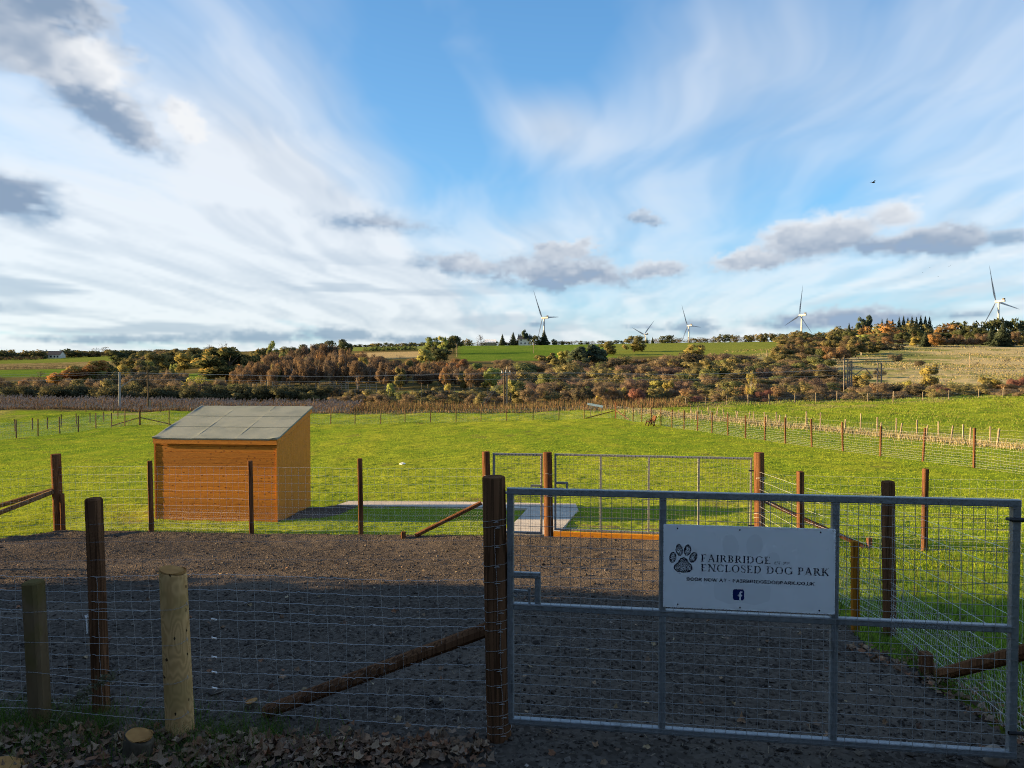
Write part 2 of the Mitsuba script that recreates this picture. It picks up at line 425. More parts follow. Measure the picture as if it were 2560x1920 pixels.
def grain_factory(c0, c1, knot, axis, ring=26.0, stretch=0.9, knots=1.0):
    def fn(p, n, uv):
        l, a, b = (p.x, p.y, p.z) if axis == 0 else ((p.z, p.x, p.y) if axis == 2 else (p.y, p.x, p.z))
        board = cell(dr.floor(b / 0.137), dr.floor(a * 0.2), 3.0) if axis == 0 else cell(dr.floor(a / 0.14), 2.0, 3.0)
        k = vor(l * 5.0 + board * 31.0, (b if axis == 0 else a) * 7.3 + board * 7.0)
        kd = k[0]
        w = fbm(l * stretch * 1.6 + board * 9.0, a * 9.0, b * 9.0 + board * 5, 3) + 0.20 * dr.exp(-kd * kd * 60.0)
        g = dr.sin((w * ring + (b + a) * 60.0)) * 0.5 + 0.5
        f = noise(l * 5.0, a * 110.0, b * 110.0)
        c = mix(c0, c1, dr.clip(0.55 * g + 0.45 * f, 0, 1))
        c = mix(c, C3(c) * (0.78 + 0.42 * board), 0.8)
        kn = smst(0.16, 0.07, kd) * smst(0.55, 0.62, k[2]) * knots
        return mix(c, knot, kn * 0.8)
    return fn


def post_grain(c0, c1, dark):
    def fn(p, n, uv):
        f = fbm(p.x * 40.0, p.y * 40.0, p.z * 2.2, 3)
        s = fbm(p.x * 7.0, p.y * 7.0, p.z * 1.1 + 5, 2)
        crack = smst(0.10, 0.02, dr.abs(noise(p.x * 46.0, p.y * 46.0, p.z * 1.0) - 0.5))
        c = mix(c0, c1, smst(0.30, 0.70, 0.6 * f + 0.4 * s))
        return mix(c, dark, crack * 0.65)
    return fn


def felt_color(p, n, uv):
    f = noise(p.x * 130.0, p.y * 130.0, p.z * 130.0)
    s = fbm(p.x * 1.6, p.y * 2.4, 7.0, 4)
    return mix((0.178, 0.204, 0.188), (0.250, 0.275, 0.250), 0.45 * f + 0.55 * smst(0.3, 0.7, s))


def galv_color(p, n, uv):
    a, b, r = vor(p.x * 60.0 + p.y * 21.0, p.z * 60.0 + p.y * 33.0)
    s = fbm(p.x * 6.0, p.y * 6.0, p.z * 6.0, 3)
    c = mix((0.170, 0.185, 0.195), (0.290, 0.305, 0.315), 0.5 * r + 0.5 * s)
    return mix(c, (0.11, 0.11, 0.105), smst(0.66, 0.80, fbm(p.x * 14.0, p.y * 14.0, p.z * 5.0, 2)) * 0.6)


def pale_post(p, n, uv):
    w = fbm(p.x * 9.0, p.y * 9.0, p.z * 2.6, 3)
    g = dr.sin(w * 62.0 + p.z * 5.0) * 0.5 + 0.5
    s = fbm(p.x * 5.0, p.y * 5.0, p.z * 3.0 + 4, 2)
    c = mix((0.60, 0.375, 0.165), (0.42, 0.235, 0.090), g * 0.75)
    c = mix(c, (0.34, 0.235, 0.085), smst(0.5, 0.72, s) * 0.45)
    a, b, r = vor((p.x + p.y) * 9.0, p.z * 5.5)
    return mix(c, (0.045, 0.028, 0.015), smst(0.085, 0.05, a) * smst(0.5, 0.55, r))


def moss_post(p, n, uv):
    f = fbm(p.x * 34.0, p.y * 34.0, p.z * 3.0, 3)
    s = fbm(p.x * 8.0, p.y * 8.0, p.z * 3.5, 3)
    c = mix((0.120, 0.080, 0.044), (0.185, 0.130, 0.074), f)
    return mix(c, (0.125, 0.098, 0.034), smst(0.45, 0.65, s) * 0.7)


def cut_wood(p, n, uv):
    s = fbm(p.x * 22.0, p.y * 22.0, 3.0, 3)
    return mix((0.44, 0.235, 0.085), (0.30, 0.15, 0.055), s)


def bark(p, n, uv):
    f = fbm(p.x * 26.0, p.y * 26.0, p.z * 7.0, 3)
    return mix((0.055, 0.045, 0.032), (0.13, 0.105, 0.075), f)


def steel_far(p, n, uv):
    return mix((0.20, 0.21, 0.22), (0.30, 0.31, 0.32), fbm(p.x * 3, p.y * 3, p.z * 1.5, 2))


M = {
    'mat_ground': bump(diff(mikit.proc(ground_color)), ground_bump, 1.0, 0.02),
    'mat_gravel': bump(diff(mikit.proc(gravel_color)), gravel_bump, 1.0, 0.004),
    'mat_concrete': diff(mikit.proc(concrete_color)),
    'mat_shed': prin(mikit.proc(grain_factory((0.52, 0.192, 0.019), (0.38, 0.128, 0.012), (0.12, 0.035, 0.007), 0)), 0.55, spec=0.35),
    'mat_shed_side': prin(mikit.proc(grain_factory((0.53, 0.185, 0.015), (0.42, 0.138, 0.011), (0.16, 0.05, 0.008), 2, knots=0.3)), 0.55, spec=0.35),
    'mat_plank': prin(mikit.proc(grain_factory((0.60, 0.255, 0.020), (0.46, 0.175, 0.014), (0.16, 0.05, 0.008), 0)), 0.5, spec=0.35),
    'mat_post_red': diff(mikit.proc(post_grain((0.172, 0.085, 0.044), (0.110, 0.054, 0.029), (0.035, 0.017, 0.010)))),
    'mat_post_orange': diff(mikit.proc(post_grain((0.43, 0.175, 0.020), (0.30, 0.115, 0.014), (0.08, 0.03, 0.01)))),
    'mat_post_pale': diff(mikit.proc(pale_post)),
    'mat_post_moss': diff(mikit.proc(moss_post)),
    'mat_post_grey': diff(mikit.proc(post_grain((0.36, 0.30, 0.215), (0.235, 0.19, 0.135), (0.08, 0.06, 0.045)))),
    'mat_post_field': diff(mikit.proc(post_grain((0.235, 0.155, 0.085), (0.150, 0.092, 0.050), (0.04, 0.025, 0.016)))),
    'mat_felt': diff(mikit.proc(felt_color)),
    'mat_galv': prin(mikit.proc(galv_color), 0.42, metal=0.35, spec=0.5),
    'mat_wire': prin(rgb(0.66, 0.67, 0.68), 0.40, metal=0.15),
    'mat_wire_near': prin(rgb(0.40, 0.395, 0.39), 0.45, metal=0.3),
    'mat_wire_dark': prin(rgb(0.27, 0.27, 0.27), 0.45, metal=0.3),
    'mat_black': prin(rgb(0.015, 0.015, 0.016), 0.5),
    'mat_cut': diff(mikit.proc(cut_wood)),
    'mat_bark': diff(mikit.proc(bark)),
    'mat_leaf': diff({'type': 'mesh_attribute', 'name': 'vertex_color'}),
    'mat_foliage': {'type': 'principledthin', 'base_color': {'type': 'mesh_attribute', 'name': 'vertex_color'}, 'roughness': 0.7, 'spec_trans': 0.0, 'diff_trans': 0.8},
    'mat_grass': {'type': 'principledthin', 'base_color': {'type': 'mesh_attribute', 'name': 'vertex_color'}, 'roughness': 0.6, 'spec_trans': 0.0, 'diff_trans': 0.7},
    'mat_sign': prin(rgb(0.78, 0.80, 0.82), 0.35, spec=0.4),
    'mat_sign_ghost': prin(rgb(0.715, 0.735, 0.755), 0.35, spec=0.4),
    'mat_print': diff(rgb(0.012, 0.012, 0.022)),
    'mat_print_blue': diff(rgb(0.012, 0.022, 0.115)),
    'mat_white': prin(rgb(0.80, 0.80, 0.80), 0.5),
    'mat_turbine': prin(rgb(0.40, 0.41, 0.42), 0.5),
    'mat_steel_far': diff(mikit.proc(steel_far)),
    'mat_render': diff(rgb(0.62, 0.58, 0.52)),
    'mat_slate': diff(rgb(0.065, 0.068, 0.080)),
    'mat_pane': prin(rgb(0.03, 0.035, 0.045), 0.15),
    'mat_bench': diff(mikit.proc(post_grain((0.155, 0.070, 0.045), (0.10, 0.046, 0.030), (0.03, 0.016, 0.012)))),
}
scene.update(M)
# ------------------------------------------------------------------ the setting: ground, gravel yard, concrete path
def lumps(x, y):
    """Fine relief of the turf."""
    P = np.stack([x, y, 0 * x], -1)
    k = sm(6, 12, y) * sm(110, 80, y)
    return k * ((meshkit.fbm(P * np.array([0.9, 1.5, 1]), 3, 3) - 0.5) * 0.10 + (meshkit.fbm(P * np.array([1.9, 3.6, 1]), 3, 9) - 0.5) * 0.075) + sm(40, 90, y) * sm(240, 120, y) * (meshkit.fbm(P * 0.35, 3, 19) - 0.5) * 0.45


GRAVEL = sg.Polygon([(-12.5, -3), (-11.6, 13.6), (-10.7, 15.2), (-10.2, 15.95), (-8.1, 15.75), (-5.7, 15.42), (-3.3, 15.35), (-0.5, 15.2), (0.8, 14.98), (4.75, 14.25),
                     (4.72, 12.0), (4.25, 9.2), (4.0, 7.8), (4.0, 6.8), (3.9, 5.6), (4.3, 3.6), (4.8, -3)])
_gb = np.array(GRAVEL.exterior.segmentize(0.15).coords)[:-1]
from scipy.spatial import cKDTree
import shapely
_gt = cKDTree(_gb)


def gravel_sd(x, y):
    """Distance inside the gravel yard (negative outside)."""
    d = _gt.query(np.stack([x, y], -1).reshape(-1, 2))[0].reshape(np.shape(x))
    return np.where(shapely.contains_xy(GRAVEL, x, y), d, -d)


def gravel_z(x, y):
    P = np.stack([x, y, 0 * x], -1)
    sd = gravel_sd(x, y) + (meshkit.fbm(P * 2.2, 3, 13) - 0.5) * 0.30
    lip = 0.055 * np.exp(-((sd - 0.22) / 0.20) ** 2) * sm(9, 13, y)
    rel = (meshkit.fbm(P * np.array([0.5, 1.4, 1]), 3, 41) - 0.5) * 0.10 + (meshkit.fbm(P * 3.5, 3, 43) - 0.5) * 0.030
    rel = rel + 0.022 * (meshkit.fbm(P * 10.0, 2, 47) - 0.5)
    for x0 in (1.25, 2.85):                                     # wheel tracks between the two gates
        off = x - (x0 + 0.10 * (y - 5) + 0.12 * np.sin(y * 0.8))
        rel = rel - 0.011 * np.exp(-(off / 0.17) ** 2) + 0.004 * np.exp(-((np.abs(off) - 0.30) / 0.10) ** 2)
    return H(x, y) + 0.03 + rel * sm(-0.1, 0.4, sd) + lip - 0.30 * sm(0.12, -0.35, sd)


def grid_mesh(X, Y, Z):
    n, m = X.shape
    i, j = np.meshgrid(np.arange(n - 1), np.arange(m - 1), indexing='ij')
    a = i * m + j
    q = np.stack([a, a + 1, a + m + 1, a + m], -1).reshape(-1, 4)
    return np.stack([X, Y, Z], -1).reshape(-1, 3), np.vstack([q[:, [0, 1, 2]], q[:, [0, 2, 3]]])


rows = np.concatenate([np.arange(-60, 10, 2.0), np.arange(10, 40, 0.16), np.arange(40, 95, 0.34), 95 * (9000 / 95) ** np.linspace(0, 1, 190)])
cols = np.linspace(-1, 1, 380)
cols = np.sign(cols) * (0.55 * np.abs(cols) + 0.45 * np.abs(cols) ** 3)
Wd = np.maximum(1.45 * np.maximum(rows, 0), 45.0)
X, Y = cols[None, :] * Wd[:, None], np.repeat(rows[:, None], len(cols), 1)
Z = H(X, Y) + lumps(X, Y)
gsd = gravel_sd(np.clip(X, -20, 20), np.clip(Y, -10, 30))
inside = (np.abs(X) < 19) & (Y < 29) & (gsd > 0.25)
Z = np.where(inside, Z - 0.25, Z)
struct('ground', grid_mesh(X, Y, Z), 'mat_ground', smooth=True)

gx, gy = np.meshgrid(np.arange(-11.9, 5.4, 0.075), np.arange(1.5, 16.6, 0.075))
gz = gravel_z(gx, gy)
struct('gravel_yard', grid_mesh(gx, gy, gz), 'mat_gravel', smooth=True)
bx, by = np.meshgrid(np.arange(-30, 12.1, 0.5), np.arange(-30, 1.7, 0.5))
struct('gravel_track', grid_mesh(bx, by, gravel_z(np.clip(bx, -11, 3.5), np.clip(by, -2, 99)) + 0 * bx), 'mat_gravel', smooth=True)


def ground_z(x, y):
    """The surface one stands on: gravel inside the yard, turf elsewhere."""
    x, y = np.asarray(x, float), np.asarray(y, float)
    return np.where(gravel_sd(x, y) > 0.1, gravel_z(x, y), H(x, y) + lumps(x, y))


def gz1(x, y):
    return float(ground_z(np.array([float(x)]), np.array([float(y)]))[0])


# trodden hardcore between the shelter and the path
px_, py_ = np.meshgrid(np.arange(-6.1, -4.0, 0.06), np.arange(17.3, 20.2, 0.06))
PAD = sg.Polygon([(-5.85, 17.5), (-4.9, 17.95), (-4.4, 18.6), (-4.35, 19.6), (-5.0, 19.9), (-5.6, 19.75)])
pd_ = np.array([(1 if PAD.contains(sg.Point(a, b)) else -1) * PAD.exterior.distance(sg.Point(a, b)) for a, b in zip(px_.ravel(), py_.ravel())]).reshape(px_.shape)
pd_ = pd_ + (meshkit.fbm(np.stack([px_ * 3, py_ * 3, 0 * px_], -1), 2, 5) - 0.5) * 0.3
struct('hardcore', grid_mesh(px_, py_, H(px_, py_) + lumps(px_, py_) + np.clip(pd_ * 0.3, -0.2, 0.03) + 0.02 * (meshkit.fbm(np.stack([px_ * 9, py_ * 9, 0 * px_], -1), 2, 6) - 0.5)), 'mat_gravel', smooth=True)

# concrete path from the small gate to the shelter, poured in bays
def slab(poly, thick=0.07, top=0.055):
    poly = sg.Polygon(poly).buffer(-0.004)
    v, f = trimesh.creation.triangulate_polygon(poly.segmentize(0.4), engine='earcut')
    n = len(v)
    z = H(v[:, 0], v[:, 1]) + top
    ext = trimesh.creation.extrude_polygon(poly, 1.0, engine='earcut')
    ev = np.array(ext.vertices)
    base = H(ev[:, 0], ev[:, 1]) + top
    ev[:, 2] = base + (ev[:, 2] - 1.0) * (thick + 0.1)
    return ev, np.array(ext.faces)


path = [[(-4.95, 19.75), (-2.75, 19.45), (-2.55, 20.35), (-4.78, 20.5)], [(-2.75, 19.45), (-0.75, 19.2), (-0.55, 20.1), (-2.55, 20.35)], [(-0.75, 19.2), (0.42, 18.95), (1.78, 18.75), (1.8, 19.75), (-0.55, 20.1)],
        [(0.42, 18.95), (0.12, 17.2), (1.38, 17.0), (1.78, 18.75)], [(0.12, 17.2), (-0.25, 15.35), (0.98, 15.2), (1.38, 17.0)]]
scene['concrete_path'] = mikit.ply(join([slab(path[0])]), 'mat_concrete')
tag('concrete_path', kind='structure')
for k, p in enumerate(path[1:]):
    part('concrete_path', 'slab', slab(p), 'mat_concrete')
# ------------------------------------------------------------------ gates
UP = np.array([0, 0, 1.0])


def mesh_gate(key, P0, P1, z0, z1, verticals, mid=None, tube_w=0.05, cell_x=0.0755, cell_z=0.0755, wire=0.0022, mat='mat_galv', wire_mat='mat_wire_dark', front=-1, latch=None):
    """A welded gate of square tube with a weld mesh panel fixed to its front, between the ground points P0 and P1."""
    P0, P1 = np.array([*P0, 0.0]), np.array([*P1, 0.0])
    L = np.linalg.norm(P1 - P0)
    d = (P1 - P0) / L
    n = np.cross(d, UP)
    w = tube_w
    at = lambda t, z, o=0.0: P0 + d * t + UP * z + n * o
    part(key, 'top_rail', bar(at(0, z1 - w / 2), at(L, z1 - w / 2), w, w, c=0.005), mat)
    part(key, 'bottom_rail', bar(at(0, z0 + w / 2), at(L, z0 + w / 2), w, w, c=0.005), mat)
    for t in (w / 2, L - w / 2):
        part(key, 'stile', bar(at(t, z0 + w), at(t, z1 - w), w, w, d, c=0.005), mat)
    for t in verticals:
        if mid:
            part(key, 'upright', bar(at(t, z0 + w), at(t, mid - w / 2), w, w, d, c=0.005), mat)
            part(key, 'upright', bar(at(t, mid + w / 2), at(t, z1 - w), w, w, d, c=0.005), mat)
        else:
            part(key, 'upright', bar(at(t, z0 + w), at(t, z1 - w), w, w, d, c=0.005), mat)
    if mid:
        part(key, 'middle_rail', bar(at(w, mid), at(L - w, mid), w, w, c=0.005), mat)
    o = n @ (np.array([0, -1.0, 0]))
    o = (w / 2 + wire) * (1 if o > 0 else -1)
    g = np.random.default_rng(len(key))
    for k in range(int((L - 0.02) / cell_x)):
        t = 0.03 + k * cell_x
        part(key, 'mesh_wire', tube([at(t + g.normal() * 0.002, z0 + 0.005, o), at(t + g.normal() * 0.002, z1 - 0.006, o)], wire), wire_mat)
    k = 0
    while z0 + 0.02 + k * cell_z < z1 - 0.03:
        z = z0 + 0.02 + k * cell_z
        part(key, 'mesh_wire', tube([at(0.012, z, o + 0.9 * wire), at(L - 0.012, z, o + 0.9 * wire)], wire), wire_mat)
        k += 1
    if latch:
        t0, t1, za, zb = latch
        part(key, 'latch', join([bar(at(t0, zb), at(t1, zb), 0.036, 0.045, c=0.004), bar(at(t1 - 0.02, za), at(t1 - 0.02, zb - 0.022), 0.036, 0.042, d, c=0.004),
                                 bar(at(t0, 0.58 * za + 0.42 * zb), at(0.62 * t1 + 0.38 * t0, 0.58 * za + 0.42 * zb), 0.016, 0.016), bar(at(0.62 * t1 + 0.38 * t0, za), at(0.62 * t1 + 0.38 * t0, zb - 0.1), 0.014, 0.014, d)]), mat)
        ring = [at(t0 + 0.03 + 0.017 * math.cos(a), 0.70 * za + 0.30 * zb + 0.017 * math.sin(a), 0.0) for a in np.linspace(0, 2 * math.pi, 13)]
        part(key, 'bolt', tube(ring, 0.006, 5), mat)
    return at, L, d, n


gate = thing('field_gate', 'wide galvanised mesh field gate in the foreground carrying the white sign', 'gate')
GP0, GP1 = (-0.035, 5.33), (3.515, 4.85)
g_at, GL, gd, gn = mesh_gate(gate, GP0, GP1, 0.112, 1.925, [1.160, 2.370], mid=1.022, latch=(0.03, 0.252, 1.047, 1.262))
part(gate, 'hinge', tube([g_at(GL - 0.085, 1.79, 0.0), g_at(GL - 0.06, 1.79, 0.03), g_at(GL + 0.10, 1.79, 0.03)], [0.010, 0.016, 0.013], 8), 'mat_black')
part(gate, 'hinge', tube([g_at(GL - 0.06, 0.30, 0.03), g_at(GL + 0.10, 0.30, 0.03)], 0.013, 8), 'mat_black')

# round dark post the gate latches on, bound with the fence wires
GPB, GPT = np.array([-0.095, 5.36, -0.25]), np.array([-0.140, 5.36, 2.005])
gp = thing('gate_post', 'thick dark brown round gate post bound with wire, in the middle foreground', 'post')
part(gp, 'post', round_post(GPB, GPT, 0.095, 0.088, sides=28, seed=3, rings=14), 'mat_post_red', smooth=35)


def post_at(z):
    t = (z - GPB[2]) / (GPT[2] - GPB[2])
    return GPB + (GPT - GPB) * t


for z in (1.70, 1.655, 1.51, 1.36, 1.235, 1.105, 1.01, 0.93, 0.866, 0.708, 0.567, 0.444, 0.315, 0.21, 0.13, 0.07):
    c = post_at(z)
    ring = [c + np.array([0.0975 * math.cos(a), 0.0975 * math.sin(a), 0.012 * math.cos(a) + 0.02 * max(0, -math.sin(a)) * -1 * math.cos(a) ** 2 - 0.012]) for a in np.linspace(math.radians(200), math.radians(-150), 22)]
    part(gp, 'wire_wrap', tube(ring, 0.0019, 4), 'mat_wire_near')
    kn = c + np.array([0.03 + 0.02 * math.sin(z * 40), -0.099, -0.026])
    part(gp, 'wire_knot', tube([kn - [0.02, 0, 0.002], kn + [0, -0.004, 0.004], kn + [0.02, 0, 0.002]], [0.002, 0.004, 0.002], 5), 'mat_wire_near')
rng2 = np.random.default_rng(12)
for x0, zt, zb in ((0.005, 1.62, 0.93), (0.03, 0.93, 0.06)):
    part(gp, 'wire_stay', tube([post_at(z) + np.array([x0 + 0.006 * math.sin(z * 7), -0.099, 0]) for z in np.linspace(zt, zb, 9)], 0.0017, 4), 'mat_wire_near')

hp = thing('hinge_post', 'round brown hinge post of the field gate at the right edge', 'post')
part(hp, 'post', round_post((3.77, 4.83, -0.2), (3.77, 4.83, 2.0), 0.09, sides=22, seed=5), 'mat_post_red', smooth=35)

# ------------------------------------------------------------------ the sign on the gate
sign = thing('sign_board', 'white printed sign board with paw print fixed to the field gate', 'sign')
SO = g_at(1.163, 1.690, 0)
so_n = gn if gn[1] < 0 else -gn
SO = SO + so_n * 0.034
SW, SH = 1.2, 0.612


def on_sign(poly, lift, depth):
    """A flat outline in sign coordinates (x right, y down, metres) as a thin plate on the sign's face."""
    ms = []
    for g in getattr(poly, 'geoms', [poly]):
        if g.is_empty or g.area < 1e-7 or g.geom_type != 'Polygon':
            continue
        e = trimesh.creation.extrude_polygon(g, depth, engine='earcut')
        v = np.array(e.vertices)
        w = SO + gd * v[:, :1] - UP * v[:, 1:2] + so_n * (lift + v[:, 2:])
        ms.append((w, np.array(e.faces)[:, ::-1]))
    return join(ms)


panel = sg.box(0, 0, SW, SH).buffer(-0.004).buffer(0.004)
part(sign, 'panel', on_sign(panel, 0.0, 0.006), 'mat_sign')
ell = lambda cx, cy, rx, ry, r=0: affinity.rotate(affinity.scale(sg.Point(cx, cy).buffer(1, 24), rx, ry, origin=(cx, cy)), r, origin=(cx, cy))
ghost = union_all([ell(0.476, 0.145, 0.058, 0.085, -8), ell(0.645, 0.135, 0.058, 0.08, 8), ell(0.36, 0.265, 0.05, 0.072, -24), ell(0.765, 0.25, 0.052, 0.072, 24),
                   sg.Polygon([(0.46, 0.34), (0.56, 0.27), (0.66, 0.33), (0.74, 0.44), (0.735, 0.52), (0.65, 0.55), (0.56, 0.535), (0.47, 0.55), (0.385, 0.52), (0.38, 0.44)]).buffer(-0.01).buffer(0.03)])
part(sign, 'ghost_print', on_sign(ghost, 0.0062, 0.0004), 'mat_sign_ghost', label='faint grey paw print behind the lettering')


# serif capitals: strokes on a unit cap height, y up
def _stroke(pts, w0, w1=None):
    return sg.LineString(pts).buffer(w0 / 2, cap_style='flat', join_style='mitre')


def _arc(cx, cy, rx, ry, a0, a1, thick, thin):
    """A bowl whose stroke swells where it runs upright."""
    a = np.radians(np.linspace(a0, a1, 40))
    w = thin + (thick - thin) * np.abs(np.cos(a)) ** 1.5
    o = np.stack([cx + (rx + w / 2 * 0) * np.cos(a), cy + ry * np.sin(a)], 1)
    i = np.stack([cx + (rx - w) * np.cos(a), cy + (ry - w * 0.45 - thin * 0.5) * np.sin(a)], 1)
    return sg.Polygon(np.vstack([o, i[::-1]])).buffer(0)


K, S_ = 0.145, 0.078


def _stem(x, y0=0.0, y1=1.0, serif=True, w=K):
    g = [sg.box(x - w / 2, y0, x + w / 2, y1)]
    if serif:
        for y, s in ((0, 1), (1, -1)):
            if (y == 0 and y0 == 0) or (y == 1 and y1 == 1):
                g.append(sg.Polygon([(x - 0.15, y), (x + 0.15, y), (x + 0.16, y + s * 0.06), (x + w / 2, y + s * 0.10), (x - w / 2, y + s * 0.10), (x - 0.16, y + s * 0.06)]))
    return union_all(g)


def _tick(x, y, up, h=0.16):
    return sg.Polygon([(x - 0.035, y), (x + 0.012, y), (x + 0.012, y + up * h), (x - 0.012, y + up * h)])


def serif_glyph(c):
    if c == 'I': return _stem(0.17), 0.34
    if c in 'FE':
        g = [_stem(0.17), sg.box(0.1, 0.925, 0.60, 1.0), _tick(0.60, 1.0, -1, 0.2), sg.box(0.2, 0.46, 0.47, 0.55), sg.box(0.455, 0.42, 0.475, 0.6)]
        if c == 'E': g += [sg.box(0.1, 0, 0.62, 0.075), _tick(0.63, 0.0, 1, 0.22)]
        return union_all(g), 0.70
    if c == 'L': return union_all([_stem(0.17), sg.box(0.1, 0, 0.60, 0.09), _tick(0.61, 0.0, 1, 0.24)]), 0.66
    if c == 'T': return union_all([_stem(0.36), sg.box(0.04, 0.91, 0.68, 1.0), _tick(0.055, 1.0, -1, 0.2), _tick(0.69, 1.0, -1, 0.2)]), 0.74
    if c == 'A':
        g = [_stroke([(0.10, 0), (0.40, 1.02)], S_), _stroke([(0.40, 1.02), (0.71, 0)], K * 1.05), sg.box(0.2, 0.29, 0.62, 0.37), sg.box(0.0, 0, 0.23, 0.032), sg.box(0.56, 0, 0.86, 0.032)]
        return union_all(g).intersection(sg.box(-1, 0, 2, 1.02)), 0.86
    if c == 'N':
        return union_all([_stem(0.16, w=S_ + 0.005), _stem(0.76, w=S_ + 0.005), _stroke([(0.14, 1.0), (0.77, 0.0)], K).intersection(sg.box(0, -0.02, 1, 1))]), 0.92
    if c == 'K':
        return union_all([_stem(0.17), _stroke([(0.22, 0.42), (0.66, 1.0)], S_), _stroke([(0.34, 0.57), (0.74, 0.0)], K), sg.box(0.54, 0.968, 0.80, 1.0), sg.box(0.60, 0, 0.88, 0.032)]).intersection(sg.box(-1, 0, 2, 1)), 0.86
    if c == 'D': return union_all([_stem(0.17), _arc(0.34, 0.5, 0.47, 0.5, -90, 90, K * 1.1, S_), sg.box(0.15, 0, 0.36, 0.045), sg.box(0.15, 0.955, 0.36, 1)]), 0.87
    if c in 'OCG':
        if c == 'O': return union_all([_arc(0.46, 0.5, 0.43, 0.515, 0, 360, K * 1.1, S_)]), 0.92
        g = [_arc(0.46, 0.5, 0.43, 0.515, 38, 322 if c == 'C' else 318, K * 1.1, S_), sg.box(0.79, 0.70, 0.815, 0.98)]
        if c == 'G': g += [sg.box(0.74, 0.06, 0.74 + K, 0.42), sg.box(0.62, 0.39, 0.93, 0.425)]
        return union_all(g), 0.84 if c == 'C' else 0.94
    if c == 'P': return union_all([_stem(0.17), _arc(0.33, 0.74, 0.31, 0.26, -90, 90, K, S_), sg.box(0.15, 0.48, 0.36, 0.522), sg.box(0.15, 0.957, 0.36, 1)]), 0.68
    if c == 'R': return union_all([_stem(0.17), _arc(0.33, 0.75, 0.30, 0.25, -90, 90, K, S_), sg.box(0.15, 0.50, 0.36, 0.542), sg.box(0.15, 0.957, 0.36, 1), _stroke([(0.36, 0.52), (0.72, 0.0)], K).intersection(sg.box(0, 0, 1, 1)), sg.box(0.66, 0, 0.84, 0.032)]), 0.80
    if c == 'B': return union_all([_stem(0.17), _arc(0.33, 0.765, 0.26, 0.235, -90, 90, K, S_), _arc(0.33, 0.27, 0.32, 0.27, -90, 90, K, S_), sg.box(0.15, 0.50, 0.36, 0.545), sg.box(0.15, 0.957, 0.36, 1), sg.box(0.15, 0, 0.36, 0.043)]), 0.72
    if c == 'S':
        t = np.linspace(0, 1, 50)
        cx = [0.50, 0.44, 0.29, 0.14, 0.11, 0.18, 0.31, 0.45, 0.51, 0.46, 0.30, 0.15, 0.08]
        cy = [0.80, 0.95, 0.985, 0.90, 0.76, 0.63, 0.54, 0.44, 0.29, 0.10, 0.02, 0.06, 0.22]
        from scipy.interpolate import CubicSpline
        s = np.linspace(0, 1, len(cx))
        x, y = CubicSpline(s, cx)(t), CubicSpline(s, cy)(t)
        w = 0.05 + 0.075 * np.exp(-((t - 0.5) / 0.24) ** 2)
        return union_all([sg.LineString([(x[i], y[i]), (x[i + 1], y[i + 1])]).buffer(w[i] / 2) for i in range(49)] + [sg.box(0.495, 0.72, 0.52, 0.98), sg.box(0.06, 0.02, 0.085, 0.27)]), 0.60
    if c == '.': return sg.Point(0.1, 0.065).buffer(0.07), 0.24
    if c == '0': return _arc(0.29, 0.5, 0.26, 0.51, 0, 360, K, S_), 0.58
    if c == '2': return union_all([_arc(0.28, 0.74, 0.23, 0.26, -25, 165, K, S_), _stroke([(0.47, 0.64), (0.06, 0.05)], 0.06), sg.box(0.05, 0, 0.52, 0.075)]), 0.58
    if c == '4': return union_all([sg.box(0.36, 0, 0.36 + K * 0.9, 1.0), _stroke([(0.40, 0.99), (0.04, 0.27)], S_), sg.box(0.02, 0.24, 0.60, 0.30)]), 0.62
    return sg.Polygon(), 0.36


def set_line(text, x0, x1, base, cap, gap=0.10):
    x, gs = 0.0, []
    for c in text:
        g, adv = serif_glyph(c)
        gs.append(affinity.translate(g, x, 0))
        x += adv + gap
    x -= gap
    kx = (x1 - x0) / x
    return [affinity.affine_transform(g, [kx, 0, 0, -cap, x0, base]) for g in gs if not g.is_empty]


def print_line(name, polys, mat='mat_print'):
    for g in polys:
        part(sign, name, on_sign(g, 0.0068, 0.0005), mat)


print_line('letter', set_line('FAIRBRIDGE', 0.268, 0.757, 0.2665, 0.0525))
print_line('letter', set_line('EST. 2024', 0.785, 0.889, 0.2655, 0.0195, 0.06))
print_line('letter', set_line('ENCLOSED DOG PARK', 0.268, 1.160, 0.3365, 0.0525))


def sans_line(text, x0, x1, base, cap, track=0.10):
    """A broad sans line in capitals, stretched to the width it has on the sign."""
    out, x = [], 0.0
    for c in text:
        if c == ' ':
            x += 0.38
            continue
        m = meshkit.text_mesh(c, 1.0, depth=0.01, bold=False)
        v, f = np.array(m.vertices), np.array(m.faces)
        top = v[f][(np.abs(v[f][:, :, 2] - 0.01) < 1e-6).all(1)]
        g = union_all([sg.Polygon(t[:, :2]) for t in top]).buffer(0.045)
        out.append(affinity.translate(g, x - g.bounds[0], 0))
        x += g.bounds[2] - g.bounds[0] + track
    kx = (x1 - x0) / (x - track)
    return [affinity.affine_transform(g, [kx, 0, 0, -cap, x0, base]) for g in out]


